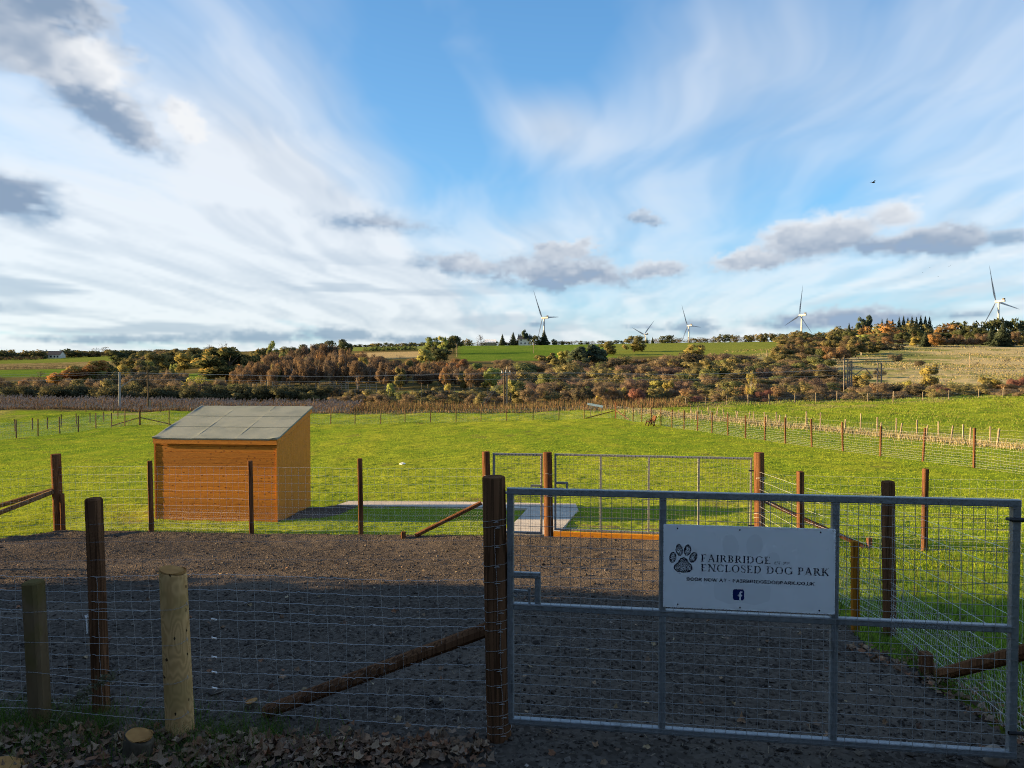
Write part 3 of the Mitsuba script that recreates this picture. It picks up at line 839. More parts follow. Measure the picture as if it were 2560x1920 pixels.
print_line('letter', sans_line('BOOK NOW AT - FAIRBRIDGEDOGPARK.CO.UK', 0.1685, 1.060, 0.4095, 0.0225))
fb = sg.box(0.4957, 0.459, 0.575, 0.538).buffer(-0.015).buffer(0.015)
fl = union_all([sg.box(0.5405, 0.487, 0.5525, 0.540), sg.box(0.531, 0.4985, 0.5615, 0.5095), sg.Polygon([(0.5405, 0.492), (0.5405, 0.486), (0.544, 0.477), (0.552, 0.473), (0.5625, 0.473), (0.5625, 0.484), (0.556, 0.4845), (0.5525, 0.488), (0.5525, 0.494)])])
part(sign, 'logo_square', on_sign(fb.difference(fl), 0.0068, 0.0005), 'mat_print_blue', label='small dark blue rounded square with a white letter f')
toes = [ell(0.0675, 0.243, 0.025, 0.040, 8), ell(0.1135, 0.187, 0.0255, 0.043, -8), ell(0.172, 0.186, 0.0255, 0.041, 10), ell(0.2135, 0.2375, 0.0265, 0.041, 24)]
pad = sg.Polygon([(0.122, 0.250), (0.145, 0.240), (0.168, 0.252), (0.185, 0.280), (0.205, 0.300), (0.206, 0.325), (0.187, 0.345), (0.145, 0.351), (0.100, 0.346), (0.078, 0.325), (0.080, 0.302), (0.102, 0.282)]).buffer(-0.006).buffer(0.008)
gg = np.random.default_rng(4)
for sh in toes + [pad]:
    part(sign, 'paw_print', on_sign(sh, 0.0068, 0.0005), 'mat_print')
    inner = sh.buffer(-0.0055)
    x0, y0, x1, y1 = inner.bounds
    fl = []
    for _ in range(int(inner.area * 90000)):
        c = np.array([gg.uniform(x0, x1), gg.uniform(y0, y1)])
        core = sg.Point(c).distance(sh.exterior) / max(0.02, math.sqrt(sh.area) * 0.45)
        if inner.contains(sg.Point(c)) and gg.random() < 0.25 + core:
            a = gg.normal(0.6, 0.5)
            q = np.array([math.cos(a), math.sin(a)]) * gg.uniform(0.001, 0.003)
            fl.append(sg.LineString([c - q, c + q]).buffer(gg.uniform(0.0005, 0.0011), cap_style='square'))
    part(sign, 'paw_grain', on_sign(union_all(fl).intersection(inner), 0.0074, 0.0004), 'mat_sign', kind='stuff')
for x, y in ((0.10, 0.028), (0.541, 0.026), (1.098, 0.025), (0.105, 0.588), (0.546, 0.592), (1.095, 0.588)):
    part(sign, 'screw', on_sign(sg.Point(x, y).buffer(0.0058, 8), 0.006, 0.004), 'mat_black')

# ------------------------------------------------------------------ near fences at the left of the gate
BA, BB = np.array([-0.14, 5.38, 0]), np.array([-3.46, 5.80, 0])
bd = norm(BB - BA)
fence = thing('net_fence', 'square mesh wire fence running left from the dark gate post in the foreground', 'fence')
LEN = 9.5
part(fence, 'post', square_post((-3.455, 5.86, gz1(-3.46, 5.86) - 0.2), (-3.50, 5.86, 1.745), 0.115, 3), 'mat_post_red', label='tall dark brown square fence post')
part(fence, 'post', square_post((-9.0, 6.6, -0.4), (-9.0, 6.6, 1.6), 0.11, 4), 'mat_post_red')
zs = [0.07, 0.147, 0.246, 0.376, 0.50, 0.655, 0.807, 0.88, 0.96, 1.05, 1.175]
zr = [0.07, 0.21, 0.315, 0.444, 0.567, 0.708, 0.866, 0.93, 1.01, 1.105, 1.235]
g = np.random.default_rng(21)
sag = lambda t: -0.16 * sm(1.0, 9.5, t) - 0.02 * np.sin(t * 2.1)
for k in range(len(zs)):
    t = np.arange(0.05, LEN, 0.025)
    z = zr[k] + (zs[k] - zr[k]) * sm(0, 2.6, t) + sag(t) * (0.35 + 0.65 * zs[k]) - 0.03
    crimp = 0.006 * np.exp(-(((t / 0.15) % 1 - 0.5) / 0.13) ** 2) * np.sign(np.sin(math.pi * np.floor(t / 0.15) + 0.5))
    p = BA + bd * t[:, None] + np.stack([0 * t, 0 * t, z + crimp], 1)
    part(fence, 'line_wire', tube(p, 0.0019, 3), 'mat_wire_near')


def net_z(k, t):
    return zr[k] + (zs[k] - zr[k]) * sm(0, 2.6, np.array(t)) + sag(np.array(t)) * (0.35 + 0.65 * zs[k]) - 0.03


for i in range(62):
    t0 = 0.14 + i * 0.152
    lean = 0.045 + 0.012 * g.standard_normal()
    pts = []
    for k in (0, 2, 4, 6, 8, 10):
        t = t0 + lean * (1.175 - zs[k]) * -1 + 0.006 * g.standard_normal()
        pts.append(BA + bd * t + np.array([0, -0.003, float(net_z(k, t))]))
    part(fence, 'stay_wire', tube(pts, 0.0015, 3), 'mat_wire_near')
for z in (1.36, 1.51, 1.66):
    part(fence, 'strand_wire', tube([BA + [0, 0, z], BB + [0, 0, z - 0.12], BA + bd * 9 + [0, 0, z - 0.4]], 0.0008, 3), 'mat_wire_dark')
part(fence, 'brace', prism((-2.02, 5.70, 0.015), (-0.20, 5.42, 0.80), np.array(rect(0.105, 0.10, 0.028))), 'mat_post_red', label='dark brown timber brace leaning on the gate post')
part(fence, 'hexagon_netting', hexnet(BA, BA + bd * 3.2, lambda x, y: 0 * x + 0.02, 0.62, 0.052, 0.0006), 'mat_wire_dark', kind='stuff')
for k in (2, 3, 4, 5, 6):
    p = BA + bd * 2.30 + np.array([0, -0.006, float(net_z(k, 2.30)) + 0.002])
    part(fence, 'wire_joiner', prism(p - bd * 0.022, p + bd * 0.022 + [0, 0, 0.006], rect(0.010, 0.013, 0.003)), 'mat_white')
tapep = BA + bd * 3.42
part(fence, 'plastic_strip', join([prism(tapep + [0, -0.02, 0.77], tapep + [0.008, -0.025, 0.63], rect(0.004, 0.014)), prism(tapep + [-0.012, -0.02, 0.77], tapep + [0.014, -0.02, 0.775], rect(0.006, 0.022))]), 'mat_white', label='white plastic strip hanging from the wire')

old = thing('plain_wire_fence', 'old low plain wire fence on a pale round post and a mossy square post', 'fence')
part(old, 'post', round_post((-2.585, 5.42, -0.12), (-2.625, 5.41, 1.262), 0.104, 0.098, sides=26, seed=11, slant=0.30, rings=12), 'mat_post_pale', smooth=35, label='pale round timber post with knots')
part(old, 'post_cap', round_post((-2.6253, 5.4100, 1.2635), (-2.6256, 5.4099, 1.2715), 0.0945, 0.094, sides=26, seed=11, dome=0.001, slant=0.30, rings=3), 'mat_cut', label='reddish sawn top of the pale post')
part(old, 'post', square_post((-3.80, 5.60, gz1(-3.8, 5.6) - 0.15), (-3.845, 5.60, 1.125), 0.135, 8), 'mat_post_moss', label='mossy square post at the left edge')
for z0, zl, r0 in ((0.99, 0.90, 0), (0.715, 0.66, 0), (0.42, 0.42, 0), (0.145, 0.13, 0)):
    pts = [(-6.6, 5.75, zl - 0.03), (-4.8, 5.58, zl - 0.012), (-3.8, 5.525, zl), (-3.2, 5.46, z0 - 0.04), (-2.78, 5.36, z0 - 0.02), (-2.66, 5.315, z0), (-2.585, 5.308, z0 + 0.004), (-2.53, 5.325, z0 + 0.015), (-2.50, 5.37, z0 + 0.03)]
    part(old, 'strand_wire', tube(pts, 0.0018, 4), 'mat_wire_near')
    part(old, 'staple', tube([(-2.500, 5.355, z0 + 0.05), (-2.494, 5.36, z0 + 0.03), (-2.500, 5.365, z0 + 0.015)], 0.0025, 4), 'mat_wire_near')
# ------------------------------------------------------------------ the shelter
shed = thing('field_shelter', 'orange stained timber shelter with a sloping grey felt roof, standing on the lawn', 'shed')
A7 = math.radians(6.0)
SX, SY = np.array([math.cos(A7), -math.sin(A7), 0]), np.array([math.sin(A7), math.cos(A7), 0])
FR = np.array([-5.86, 17.42, 0.0])          # front right foot
W_, D_ = 3.16, 2.15
zb = -1.06
zf, zk = 1.00, 1.63                         # roof underside at the front and at the back
S = lambda a, b, z: FR - SX * (W_ - a) + SY * b + UP * z
g = np.random.default_rng(31)
roof_z = lambda b: zf + (zk - zf) * b / D_
# front: lapped boards
nb = 14
hgt = (zf - 0.015 - zb) / nb
for k in range(nb):
    z0 = zb + k * hgt
    lap = 0.004 + 0.003 * g.random()
    dz = g.normal() * 0.0015
    sec = np.array([(0.002, 0.002), (0.004 + lap, 0.003), (0.0065 + lap, hgt - 0.008), (0.002, hgt - 0.002), (-0.014, hgt - 0.002), (-0.014, 0.002)])
    ends = (0.0, W_)
    p0, p1 = S(0.0, 0, z0 + dz), S(W_, 0, z0 - dz)
    d, s, u = frame(p1 - p0)
    sec2 = sec.copy()
    sec2[:, 0] *= (1 if s[1] < 0 else -1)
    if s[1] >= 0:
        sec2 = sec2[::-1]
    part(shed, 'front_board', prism(p0, p1, sec2), 'mat_shed')
# sides: upright boards cut to the slope of the roof
for side, a in (('right', W_), ('left', 0.0)):
    n = 15
    w = D_ / n
    for k in range(n):
        b0, b1 = k * w + 0.0015, (k + 1) * w - 0.0015
        t0, t1 = 0.0, 0.016 + 0.003 * g.random()
        o = 1 if side == 'right' else -1
        v = []
        for off in (0.0, t1 * o):
            v += [S(a + off, b0, zb), S(a + off, b1, zb), S(a + off, b1, roof_z(b1) - 0.004), S(a + off, b0, roof_z(b0) - 0.004)]
        part(shed, f'side_board', (np.array(v), BOXF), 'mat_shed_side')
part(shed, 'back_wall', bar(S(0, D_ + 0.012, (zb + zk) / 2), S(W_, D_ + 0.012, (zb + zk) / 2), 0.02, zk - zb), 'mat_shed')
part(shed, 'corner_strip', bar(S(W_ + 0.022, -0.018, zb), S(W_ + 0.022, -0.018, zf - 0.10), 0.02, 0.035, SX), 'mat_shed_side')
part(shed, 'corner_strip', bar(S(-0.022, -0.018, zb), S(-0.022, -0.018, zf - 0.10), 0.02, 0.035, SX), 'mat_shed_side')
part(shed, 'inner_wall', bar(S(0.02, 0.03, (zb + zf) / 2), S(W_ - 0.02, 0.03, (zb + zf) / 2), 0.02, zf - zb), 'mat_bark')
part(shed, 'floor_bearer', bar(S(0.02, 0.05, zb - 0.05), S(W_ - 0.02, 0.05, zb - 0.05), 0.08, 0.10), 'mat_bark')
slope = norm(S(0, D_, zk) - S(0, 0, zf))
rn = np.cross(SX, slope)
part(shed, 'fascia', bar(S(-0.045, -0.050, zf - 0.035), S(W_ + 0.045, -0.050, zf - 0.035), 0.022, 0.145, c=0.003), 'mat_shed', label='horizontal fascia board under the roof edge')
for a in (-0.040, W_ + 0.040):
    part(shed, 'barge_board', bar(S(a, -0.036, roof_z(-0.036) - 0.035), S(a, D_ + 0.06, roof_z(D_ + 0.06) - 0.035), 0.022, 0.14, rn, c=0.003), 'mat_shed_side')
roof = thing_key = numbered(shed + '__roof')
deck0, deck1 = S(W_ / 2, -0.066, roof_z(-0.066) + 0.050), S(W_ / 2, D_ + 0.07, roof_z(D_ + 0.07) + 0.050)
scene[roof] = mikit.ply(bar(deck0, deck1, W_ + 0.12, 0.016, rn), 'mat_felt')
# felt in three courses of three sheets, each lapped over the one below
LR = np.linalg.norm(deck1 - deck0)
hot = lambda a, b, h: deck0 + SX * (a - W_ / 2) + slope * b + rn * h
for i in range(3):
    for j in range(3):
        a0, a1 = -0.058 + j * (W_ + 0.136) / 3 + (0 if j == 0 else -0.02), -0.068 + (j + 1) * (W_ + 0.136) / 3 + (0.03 if j < 2 else 0)
        b0, b1 = i * LR / 3 + (-0.008 if i == 0 else -0.03), (i + 1) * LR / 3 + (0.02 if i < 2 else 0.008)
        na, nbq = 30, 20
        A, B = np.meshgrid(np.linspace(a0, a1, na), np.linspace(b0, b1, nbq))
        wav = (meshkit.fbm(np.stack([A * 2.2, B * 2.2, 0 * A + 5 * i + j], -1), 3, 8) - 0.5) * 0.012
        h = 0.011 + 0.004 * i + 0.003 * j + wav
        h = h + 0.006 * np.exp(-((A - a1) / 0.03) ** 2) * (j < 2) + 0.007 * np.exp(-((B - b0) / 0.03) ** 2) * (i > 0) + 0.020 * np.exp(-((A + 0.03) / 0.05) ** 2) * (j == 0) * np.sin(B * 2.2) ** 2
        h = h + 0.03 * np.exp(-(((A - W_) / 0.12) ** 2 + (B / 0.10) ** 2)) * (i == 0) + 0.035 * np.exp(-(((A) / 0.12) ** 2 + (B / 0.10) ** 2)) * (i == 0)
        V = hot(0, 0, 0) + SX * A[..., None] + slope * B[..., None] + rn * h[..., None]
        V[:, 0] -= UP * 0.0
        _, F = grid_mesh(A, B, h)
        # edges turned down over the boards
        rim = np.concatenate([np.arange(na), np.arange(1, nbq) * na + na - 1, (nbq - 1) * na + np.arange(na - 2, -1, -1), np.arange(nbq - 2, 0, -1) * na])
        V = V.reshape(-1, 3)
        low = V[rim] - rn * (0.010 + 0.03 * ((i == 0) | (j == 0) | (j == 2)))
        k = np.arange(len(rim))
        k2 = (k + 1) % len(rim)
        F2 = np.vstack([np.stack([rim[k], k + len(V), rim[k2]], 1), np.stack([rim[k2], k + len(V), k2 + len(V)], 1)])
        key = numbered(roof + '__felt_sheet')
        scene[key] = mikit.ply((np.vstack([V, low]), np.vstack([F, F2])), 'mat_felt', smooth=40)
# ------------------------------------------------------------------ yard fences, small gate, far gate
def netting(key, P, zbot, ztop, dx=0.15, zlist=None, r=0.0016, name='wire_net', mat='mat_wire', lean=0.0):
    """Square stock netting strung between the ground points P, as one part: its wires are too fine to pick out singly."""
    P = np.array(P, float)
    segs = []
    zl = np.array(zlist if zlist is not None else np.linspace(0, 1, 11))
    for a, b in zip(P[:-1], P[1:]):
        L = np.linalg.norm(b - a)
        n = max(1, int(round(L / 3.0)))
        for q in range(n):
            p, r_ = a + (b - a) * q / n, a + (b - a) * (q + 1) / n
            za, zc = gz1(*p), gz1(*r_)
            for z in zl:
                h = zbot + (ztop - zbot) * z
                segs.append(((*p, za + h), (*r_, zc + h)))
        k = np.arange(0, L, dx)
        pts = a + (b - a) * (k / L)[:, None]
        gz = ground_z(pts[:, 0], pts[:, 1])
        segs += [((*p, z + zbot), (p[0] + lean * (ztop - zbot), p[1], z + ztop)) for p, z in zip(pts, gz)]
    part(key, name, lines(np.array(segs), r, 3), mat, kind='stuff')


def fence_post(key, x, y, h, w=0.085, mat='mat_post_red', seed=0, lean=(0, 0), round_=False, label=None, sink=0.2):
    z = gz1(x, y)
    b, t = (x, y, z - sink), (x + lean[0], y + lean[1], z + h)
    m = round_post(b, t, w / 2, sides=14, seed=seed) if round_ else square_post(b, t, w, seed)
    part(key, 'post', m, mat, smooth=35 if round_ else False, label=label)


STOCK = [0, 0.07, 0.14, 0.22, 0.31, 0.41, 0.52, 0.64, 0.76, 0.88, 1.0]
yf = thing('yard_fence', 'mesh fence with slim brown posts along the back edge of the gravel yard', 'fence')
C = [(-10.40, 16.05), (-8.09, 15.71), (-5.72, 15.38), (-3.30, 15.30), (-0.62, 15.17)]
z = gz1(-10.45, 16.1)
part(yf, 'strainer', round_post((-10.42, 16.1, z - 0.2), (-10.47, 16.1, z + 1.80), 0.105, sides=18, seed=9), 'mat_post_red', smooth=35, label='dark round corner post at the left of the yard')
part(yf, 'strainer', round_post((-10.27, 16.02, z - 0.2), (-10.29, 16.02, z + 0.9), 0.05, sides=10, seed=8), 'mat_post_red', smooth=35)
for k, ((x, y), h) in enumerate(zip(C[1:4], (1.62, 1.64, 1.72))):
    fence_post(yf, x, y, h, 0.092, 'mat_post_red', seed=20 + k, lean=(-0.02, 0))
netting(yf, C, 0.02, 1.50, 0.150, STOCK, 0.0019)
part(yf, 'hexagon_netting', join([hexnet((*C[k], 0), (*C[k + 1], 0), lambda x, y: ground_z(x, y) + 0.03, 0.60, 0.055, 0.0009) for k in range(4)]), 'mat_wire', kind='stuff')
part(yf, 'brace', prism((-2.07, 14.98, gz1(-2.07, 14.98) + 0.02), (-0.66, 15.12, -0.10), np.array(rect(0.085, 0.085, 0.02))), 'mat_post_red', label='red brown brace leaning on the small gate post')
part(yf, 'stub', square_post((-2.32, 14.95, gz1(-2.3, 14.95) - 0.1), (-2.32, 14.95, gz1(-2.3, 14.95) + 0.13), 0.095, 5), 'mat_post_red')
part(yf, 'brace', prism((-13.3, 15.4, gz1(-13.3, 15.4) + 0.1), (-10.5, 16.05, 0.02), np.array(rect(0.09, 0.10, 0.02))), 'mat_post_field', label='long sawn brace at the left edge, upper of the two')
part(yf, 'brace', prism((-12.2, 14.5, gz1(-12.2, 14.5) + 0.05), (-10.48, 16.0, -0.02), np.array(rect(0.09, 0.10, 0.02))), 'mat_post_field', label='long sawn brace at the left edge, lower of the two')
LF = [(-10.40, 16.05), (-12.3, 14.0), (-14.0, 12.0)]
fence_post(yf, -14.0, 12.0, 1.6, 0.09, 'mat_post_red', seed=29)
netting(yf, LF, 0.02, 1.45, 0.150, STOCK, 0.0012)

gpost = [(-0.545, 15.16, 1.87, 0.086, 'red brown round post on the left of the small mesh gate'), (0.775, 14.98, 1.87, 0.098, 'red brown round post between the small gate and the wide far gate'), (5.03, 14.24, 1.86, 0.104, 'stout red brown round post on the right of the wide far gate')]
for k, (x, y, h, r, lab) in enumerate(gpost):
    kx = thing('gate_post', lab, 'post')
    z = gz1(x, y)
    part(kx, 'post', round_post((x + 0.02, y, z - 0.25), (x - 0.02, y, z + h), r, r * 0.97, sides=24, seed=40 + k, rings=12, wob=0.06), 'mat_post_red', smooth=35)
    for zz in (0.55, 0.62, 1.33, 1.36) if k != 1 else (0.95, 0.99, 1.42):
        part(kx, 'wire_wrap', tube([(x + (r + 0.003) * math.cos(a), y + (r + 0.003) * math.sin(a), z + zz + 0.01 * math.cos(3 * a)) for a in np.linspace(0, 2 * math.pi, 19)], 0.0022, 4), 'mat_wire')
pg = thing('small_gate', 'narrow galvanised mesh foot gate at the end of the concrete path', 'gate')
mesh_gate(pg, (-0.415, 15.13), (0.655, 15.02), -0.76, 0.975, [], mid=0.12, cell_z=0.10, wire=0.0022, latch=None)
part(pg, 'latch', join([bar((0.40, 15.0, 0.29), (0.64, 14.98, 0.29), 0.03, 0.04), bar((0.41, 15.0, 0.14), (0.41, 15.0, 0.27), 0.03, 0.03, SX)]), 'mat_galv')
fg = thing('wide_gate', 'wide galvanised mesh gate at the far side of the gravel yard', 'gate')
mesh_gate(fg, (0.905, 14.95), (4.89, 14.28), -0.655, 0.985, [0.98, 1.975, 2.985], mid=0.15, tube_w=0.042, cell_z=0.10, wire=0.0022, latch=(0.03, 0.29, 0.175, 0.36))
for z in (0.72, -0.4):
    part(fg, 'hinge', tube([(4.82, 14.27, z), (4.99, 14.25, z)], 0.014, 8), 'mat_black')
k = solo('gravel_board', prism((0.885, 14.90, -0.775), (4.90, 14.22, -0.765), rect(0.045, 0.215, 0.004)), 'mat_plank', 'bright orange stained plank lying under the wide far gate', 'plank')

# fence down the right side of the yard
rf = thing('side_fence', 'netting fence with dark posts along the right side of the gravel yard', 'fence')
fence_post(rf, 4.53, 10.95, 1.74, 0.098, 'mat_post_red', seed=51, lean=(-0.03, 0), round_=False)
fence_post(rf, 4.42, 8.15, 1.80, 0.118, 'mat_post_red', seed=52, lean=(-0.05, 0), label='red brown square post with a split top')
RD = [(5.0, 14.20), (4.58, 10.95), (4.40, 8.15), (3.82, 4.83)]
netting(rf, RD, 0.04, 1.48, 0.150, STOCK, 0.0017)
part(rf, 'hexagon_netting', join([hexnet((*RD[k], 0), (*RD[k + 1], 0), lambda x, y: ground_z(x, y) + 0.03, 0.62, 0.055, 0.0009) for k in (1, 2)]), 'mat_wire', kind='stuff')
part(rf, 'brace', prism((4.10, 6.66, gz1(4.1, 6.66) + 0.05), (3.80, 4.95, 0.86), np.array(rect(0.11, 0.10, 0.025))), 'mat_post_red', label='brown brace low at the right edge')
part(rf, 'stub', square_post((4.045, 6.78, gz1(4.05, 6.78) - 0.1), (4.03, 6.78, gz1(4.05, 6.78) + 0.225), 0.105, 6), 'mat_post_red', label='short brown stub post at the foot of the brace')
z = gz1(4.08, 8.3)
solo('marker_post', round_post((4.10, 8.32, z - 0.15), (4.08, 8.32, z + 1.07), 0.049, sides=20, seed=61), 'mat_post_orange', 'short bright orange round post beside the gravel', 'post', smooth=35)
# fence running right from the wide gate
ef = thing('lawn_fence', 'netting fence running right across the grass from the wide gate', 'fence')
fence_post(ef, 8.05, 13.65, 1.62, 0.098, 'mat_post_red', seed=71)
fence_post(ef, 11.2, 13.0, 1.62, 0.098, 'mat_post_red', seed=72)
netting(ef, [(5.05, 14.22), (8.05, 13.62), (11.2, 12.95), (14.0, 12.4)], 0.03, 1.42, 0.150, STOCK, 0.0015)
part(ef, 'brace', prism((6.98, 13.86, gz1(6.98, 13.86) + 0.05), (5.10, 14.2, gz1(5.1, 14.2) + 0.90), np.array(rect(0.085, 0.085, 0.02))), 'mat_post_red', label='dark brace behind the wide gate post')
part(ef, 'stub', square_post((7.08, 13.86, gz1(7.08, 13.86) - 0.1), (7.08, 13.86, gz1(7.08, 13.86) + 0.22), 0.095, 7), 'mat_post_red')
# ------------------------------------------------------------------ fences of the lawn and beyond
def far_fence(name, label, pts, h, w=0.09, mat='mat_post_field', net=1.35, strainers=(), r=0.0024, dx=0.15, group=None, zl=STOCK, hj=0.04, netmat='mat_wire'):
    key = thing(name, label, 'fence', group)
    g = np.random.default_rng(len(label))
    for k, (x, y) in enumerate(pts):
        if k in strainers:
            z = gz1(x, y)
            part(key, 'strainer', round_post((x, y, z - 0.2), (x, y, z + h + 0.22), 0.085, sides=10, seed=k), 'mat_post_red', smooth=35)
        else:
            fence_post(key, x, y, h + g.normal() * hj, w, mat, seed=k * 7, lean=(g.normal() * 0.03, g.normal() * 0.02))
    if net:
        netting(key, pts, 0.03, net, dx, zl, r, mat=netmat)
    return key


def strut(key, x, y, dx, dy, top=0.85):
    part(key, 'brace', prism((x + dx, y + dy, gz1(x + dx, y + dy) + 0.03), (x, y, gz1(x, y) + top), rect(0.09, 0.09)), 'mat_post_red')


FI = [(-41.2, 77.8), (-37.7, 77.2), (-34.3, 76.9), (-31.0, 76.6), (-28.2, 76.4), (-25.4, 76.2), (-22.6, 76.0), (-19.6, 75.9), (-17.0, 76.1), (-14.3, 76.4), (-11.7, 76.8), (-8.98, 77.3), (-6.19, 77.8), (-3.46, 78.2), (-0.58, 78.3), (2.33, 78.3), (5.22, 78.2), (8.0, 77.8), (11.4, 77.3)]
k = far_fence('far_fence', 'long netting fence along the far edge of the lawn', FI, 1.62, strainers=(0, 18), r=0.0023)
strut(k, 11.4, 77.3, -3.3, 0.1)
strut(k, -41.2, 77.8, 3.6, -0.2)
FJ = [(-44.6, 52.0), (-44.2, 55.2), (-43.9, 58.4), (-43.5, 61.6), (-43.2, 64.0), (-42.9, 66.6), (-42.8, 69.3), (-42.6, 71.9), (-42.3, 74.2), (-41.9, 76.0), (-41.2, 77.7)]
k = far_fence('far_fence', 'netting fence down the left side of the lawn', FJ, 1.62, r=0.0026)
strut(k, -41.2, 77.8, -1.9, -2.2)
FF = [(11.4, 77.2), (12.0, 74.6), (12.45, 72.2), (12.85, 69.6), (13.3, 67.1), (13.75, 64.8), (14.2, 62.4), (14.65, 59.8), (15.1, 57.2), (15.55, 54.6), (16.0, 52.0), (16.5, 49.6), (17.0, 47.2), (17.45, 44.8), (17.95, 42.0), (18.4, 39.0), (18.8, 35.8), (19.15, 32.7), (19.5, 29.6), (19.9, 26.6), (20.3, 23.6)]
k = far_fence('far_fence', 'bright netting fence with slim brown posts down the right side of the lawn', FF, 1.60, mat='mat_post_red', r=0.0023)
strut(k, 11.45, 77.2, 0.9, -3.0)

# old leaning fences beyond the right hand netting
OLD = [(28.5, 57.43, 1.5, 0.0), (30.42, 58.48, 1.16, 0.0), (31.67, 57.88, 1.11, 0.0), (32.14, 55.73, 1.11, 0.0), (32.56, 53.58, 1.13, -0.04), (33.04, 51.43, 1.08, -0.01), (33.56, 49.28, 1.03, 0.0), (34.6, 47.3, 1.0, 0.0), (26.12, 59.5, 1.41, 0.01), (25.86, 61.5, 1.35, -0.10), (25.2, 64.5, 1.0, -0.05), (25.24, 66.98, 0.98, -0.05),
       (25.2, 70.03, 0.85, -0.05), (24.41, 72.38, 0.8, 0.1), (23.67, 74.0, 0.82, -0.08), (22.93, 76.0, 0.8, -0.11), (23.09, 78.98, 0.75, 0.0), (22.59, 80.8, 0.75, -0.02), (21.58, 81.5, 0.75, 0.0), (21.11, 83.0, 0.7, -0.02)]
LEAN = [(33.2, 41.5, 1.08, 0.14), (30.27, 43.83, 1.07, 0.14), (29.85, 45.78, 1.08, 0.06), (30.3, 48.5, 1.07, 0.15), (29.8, 50.6, 0.97, 0.15), (28.78, 52.13, 1.07, 0.17), (28.6, 54.6, 0.95, 0.11), (27.49, 58.08, 0.99, 0.09), (25.52, 61.0, 1.2, 0.04), (24.38, 64.13, 0.94, 0.07), (24.0, 66.2, 0.87, 0.03), (23.21, 67.5, 1.06, 0.0), (22.15, 69.5, 0.93, 0.19), (22.0, 71.8, 0.82, 0.03),
        (21.01, 72.6, 0.88, 0.14), (20.87, 74.2, 0.82, 0.11), (20.4, 75.8, 0.8, 0.09), (18.91, 72.2, 0.92, 0.05), (19.11, 75.0, 0.8, 0.02), (18.88, 77.0, 0.75, 0.0), (18.59, 78.6, 0.7, 0.02)]
for lab, rows_, w in (('old weathered grey stock fence standing upright in the right pasture', OLD, 0.10), ('old weathered stock fence with leaning posts beside the pale tall grass', LEAN, 0.10)):
    key = thing('old_fence', lab, 'fence')
    for k, (x, y, h, l) in enumerate(rows_):
        fence_post(key, x, y, h * 1.06, w, 'mat_post_grey', seed=100 + k, lean=(l, 0), round_=k % 2 == 0)
    P = sorted([(x, y) for x, y, h, l in rows_], key=lambda p: p[1])
    netting(key, P, 0.05, 0.85, 0.20, [0, 0.15, 0.32, 0.55, 1.0], 0.0022, mat='mat_wire_dark')
FK = [(-50.6, 62.5), (-50.2, 65.0), (-49.9, 67.6), (-49.6, 70.1), (-49.3, 72.2), (-49.1, 74.2), (-48.9, 76.2), (-48.6, 78.4), (-48.3, 80.4), (-48.1, 82.8), (-47.8, 85.2)]
far_fence('old_fence', 'low post and wire fence outside the left side of the lawn', FK, 1.20, mat='mat_post_field', net=1.0, r=0.0018, zl=[0, 0.3, 0.6, 1.0])
FR_ = [(23.7, 95.8), (26.6, 96.6), (29.4, 96.2), (32.6, 97.0), (35.5, 97.0), (39.6, 98.4), (43.0, 99.4), (46.4, 100.4), (49.9, 98.6), (52.6, 97.0), (56.2, 96.2), (60.5, 97.4), (65.2, 98.2), (69.4, 99.4), (74, 100.0)]
far_fence('boundary_fence', 'boundary fence with pale posts at the top of the right pasture', FR_, 1.35, mat='mat_post_grey', net=1.1, r=0.0018, zl=[0, 0.35, 0.7, 1.0], hj=0.1)
FL_ = [(-70, 96), (-64.5, 95.6), (-61.1, 95.3), (-57.3, 94.5), (-53.1, 93.6), (-50.2, 92.8), (-46, 92.0), (-40, 91.4), (-34, 91), (-27, 90.6), (-20, 90.6), (-13, 90.8), (-6, 91.2), (1, 91.6), (6, 92), (10, 92.6), (14, 93.4), (19, 94.6)]
far_fence('boundary_fence', 'boundary fence half hidden in the pink reeds beyond the lawn', FL_, 1.30, mat='mat_post_field', net=0, hj=0.1)
rail = [(x, 117 + 0.02 * x) for x in np.arange(-70, 85, 5.5)]
key = thing('railway_fence', 'thin grey railway fence running along the foot of the wooded slope', 'fence')
for x, y in rail:
    part(key, 'post', bar((x, y, gz1(x, y) - 0.2), (x, y, gz1(x, y) + 1.9), 0.07, 0.07), 'mat_post_grey')
netting(key, rail, 0.1, 1.75, 0.6, [0, 0.25, 0.5, 0.75, 1.0], 0.006, mat='mat_wire_dark')

# ------------------------------------------------------------------ bench, board, litter on the lawn
bn = thing('bench', 'dark brown wooden garden bench seen end on beside the right fence', 'bench')
bz, bx0, by0 = gz1(13.1, 64.0), 12.75, 64.0
for s, yy in enumerate((by0, by0 + 1.25)):
    part(bn, 'end_frame', join([prism((bx0 - 0.36, yy, bz), (bx0 - 0.18, yy, bz + 0.52), rect(0.06, 0.08)), prism((bx0 + 0.30, yy, bz), (bx0 + 0.10, yy, bz + 0.50), rect(0.06, 0.08)), prism((bx0 + 0.12, yy, bz), (bx0 + 0.42, yy, bz + 0.95), rect(0.06, 0.08)) , bar((bx0 - 0.34, yy, bz + 0.58), (bx0 + 0.30, yy, bz + 0.58), 0.08, 0.05)]), 'mat_bench')
for k in range(4):
    part(bn, 'seat_slat', bar((bx0 - 0.28 + k * 0.13, by0 - 0.05, bz + 0.40 - 0.01 * k), (bx0 - 0.28 + k * 0.13, by0 + 1.30, bz + 0.40 - 0.01 * k), 0.11, 0.03, c=0.004), 'mat_bench')
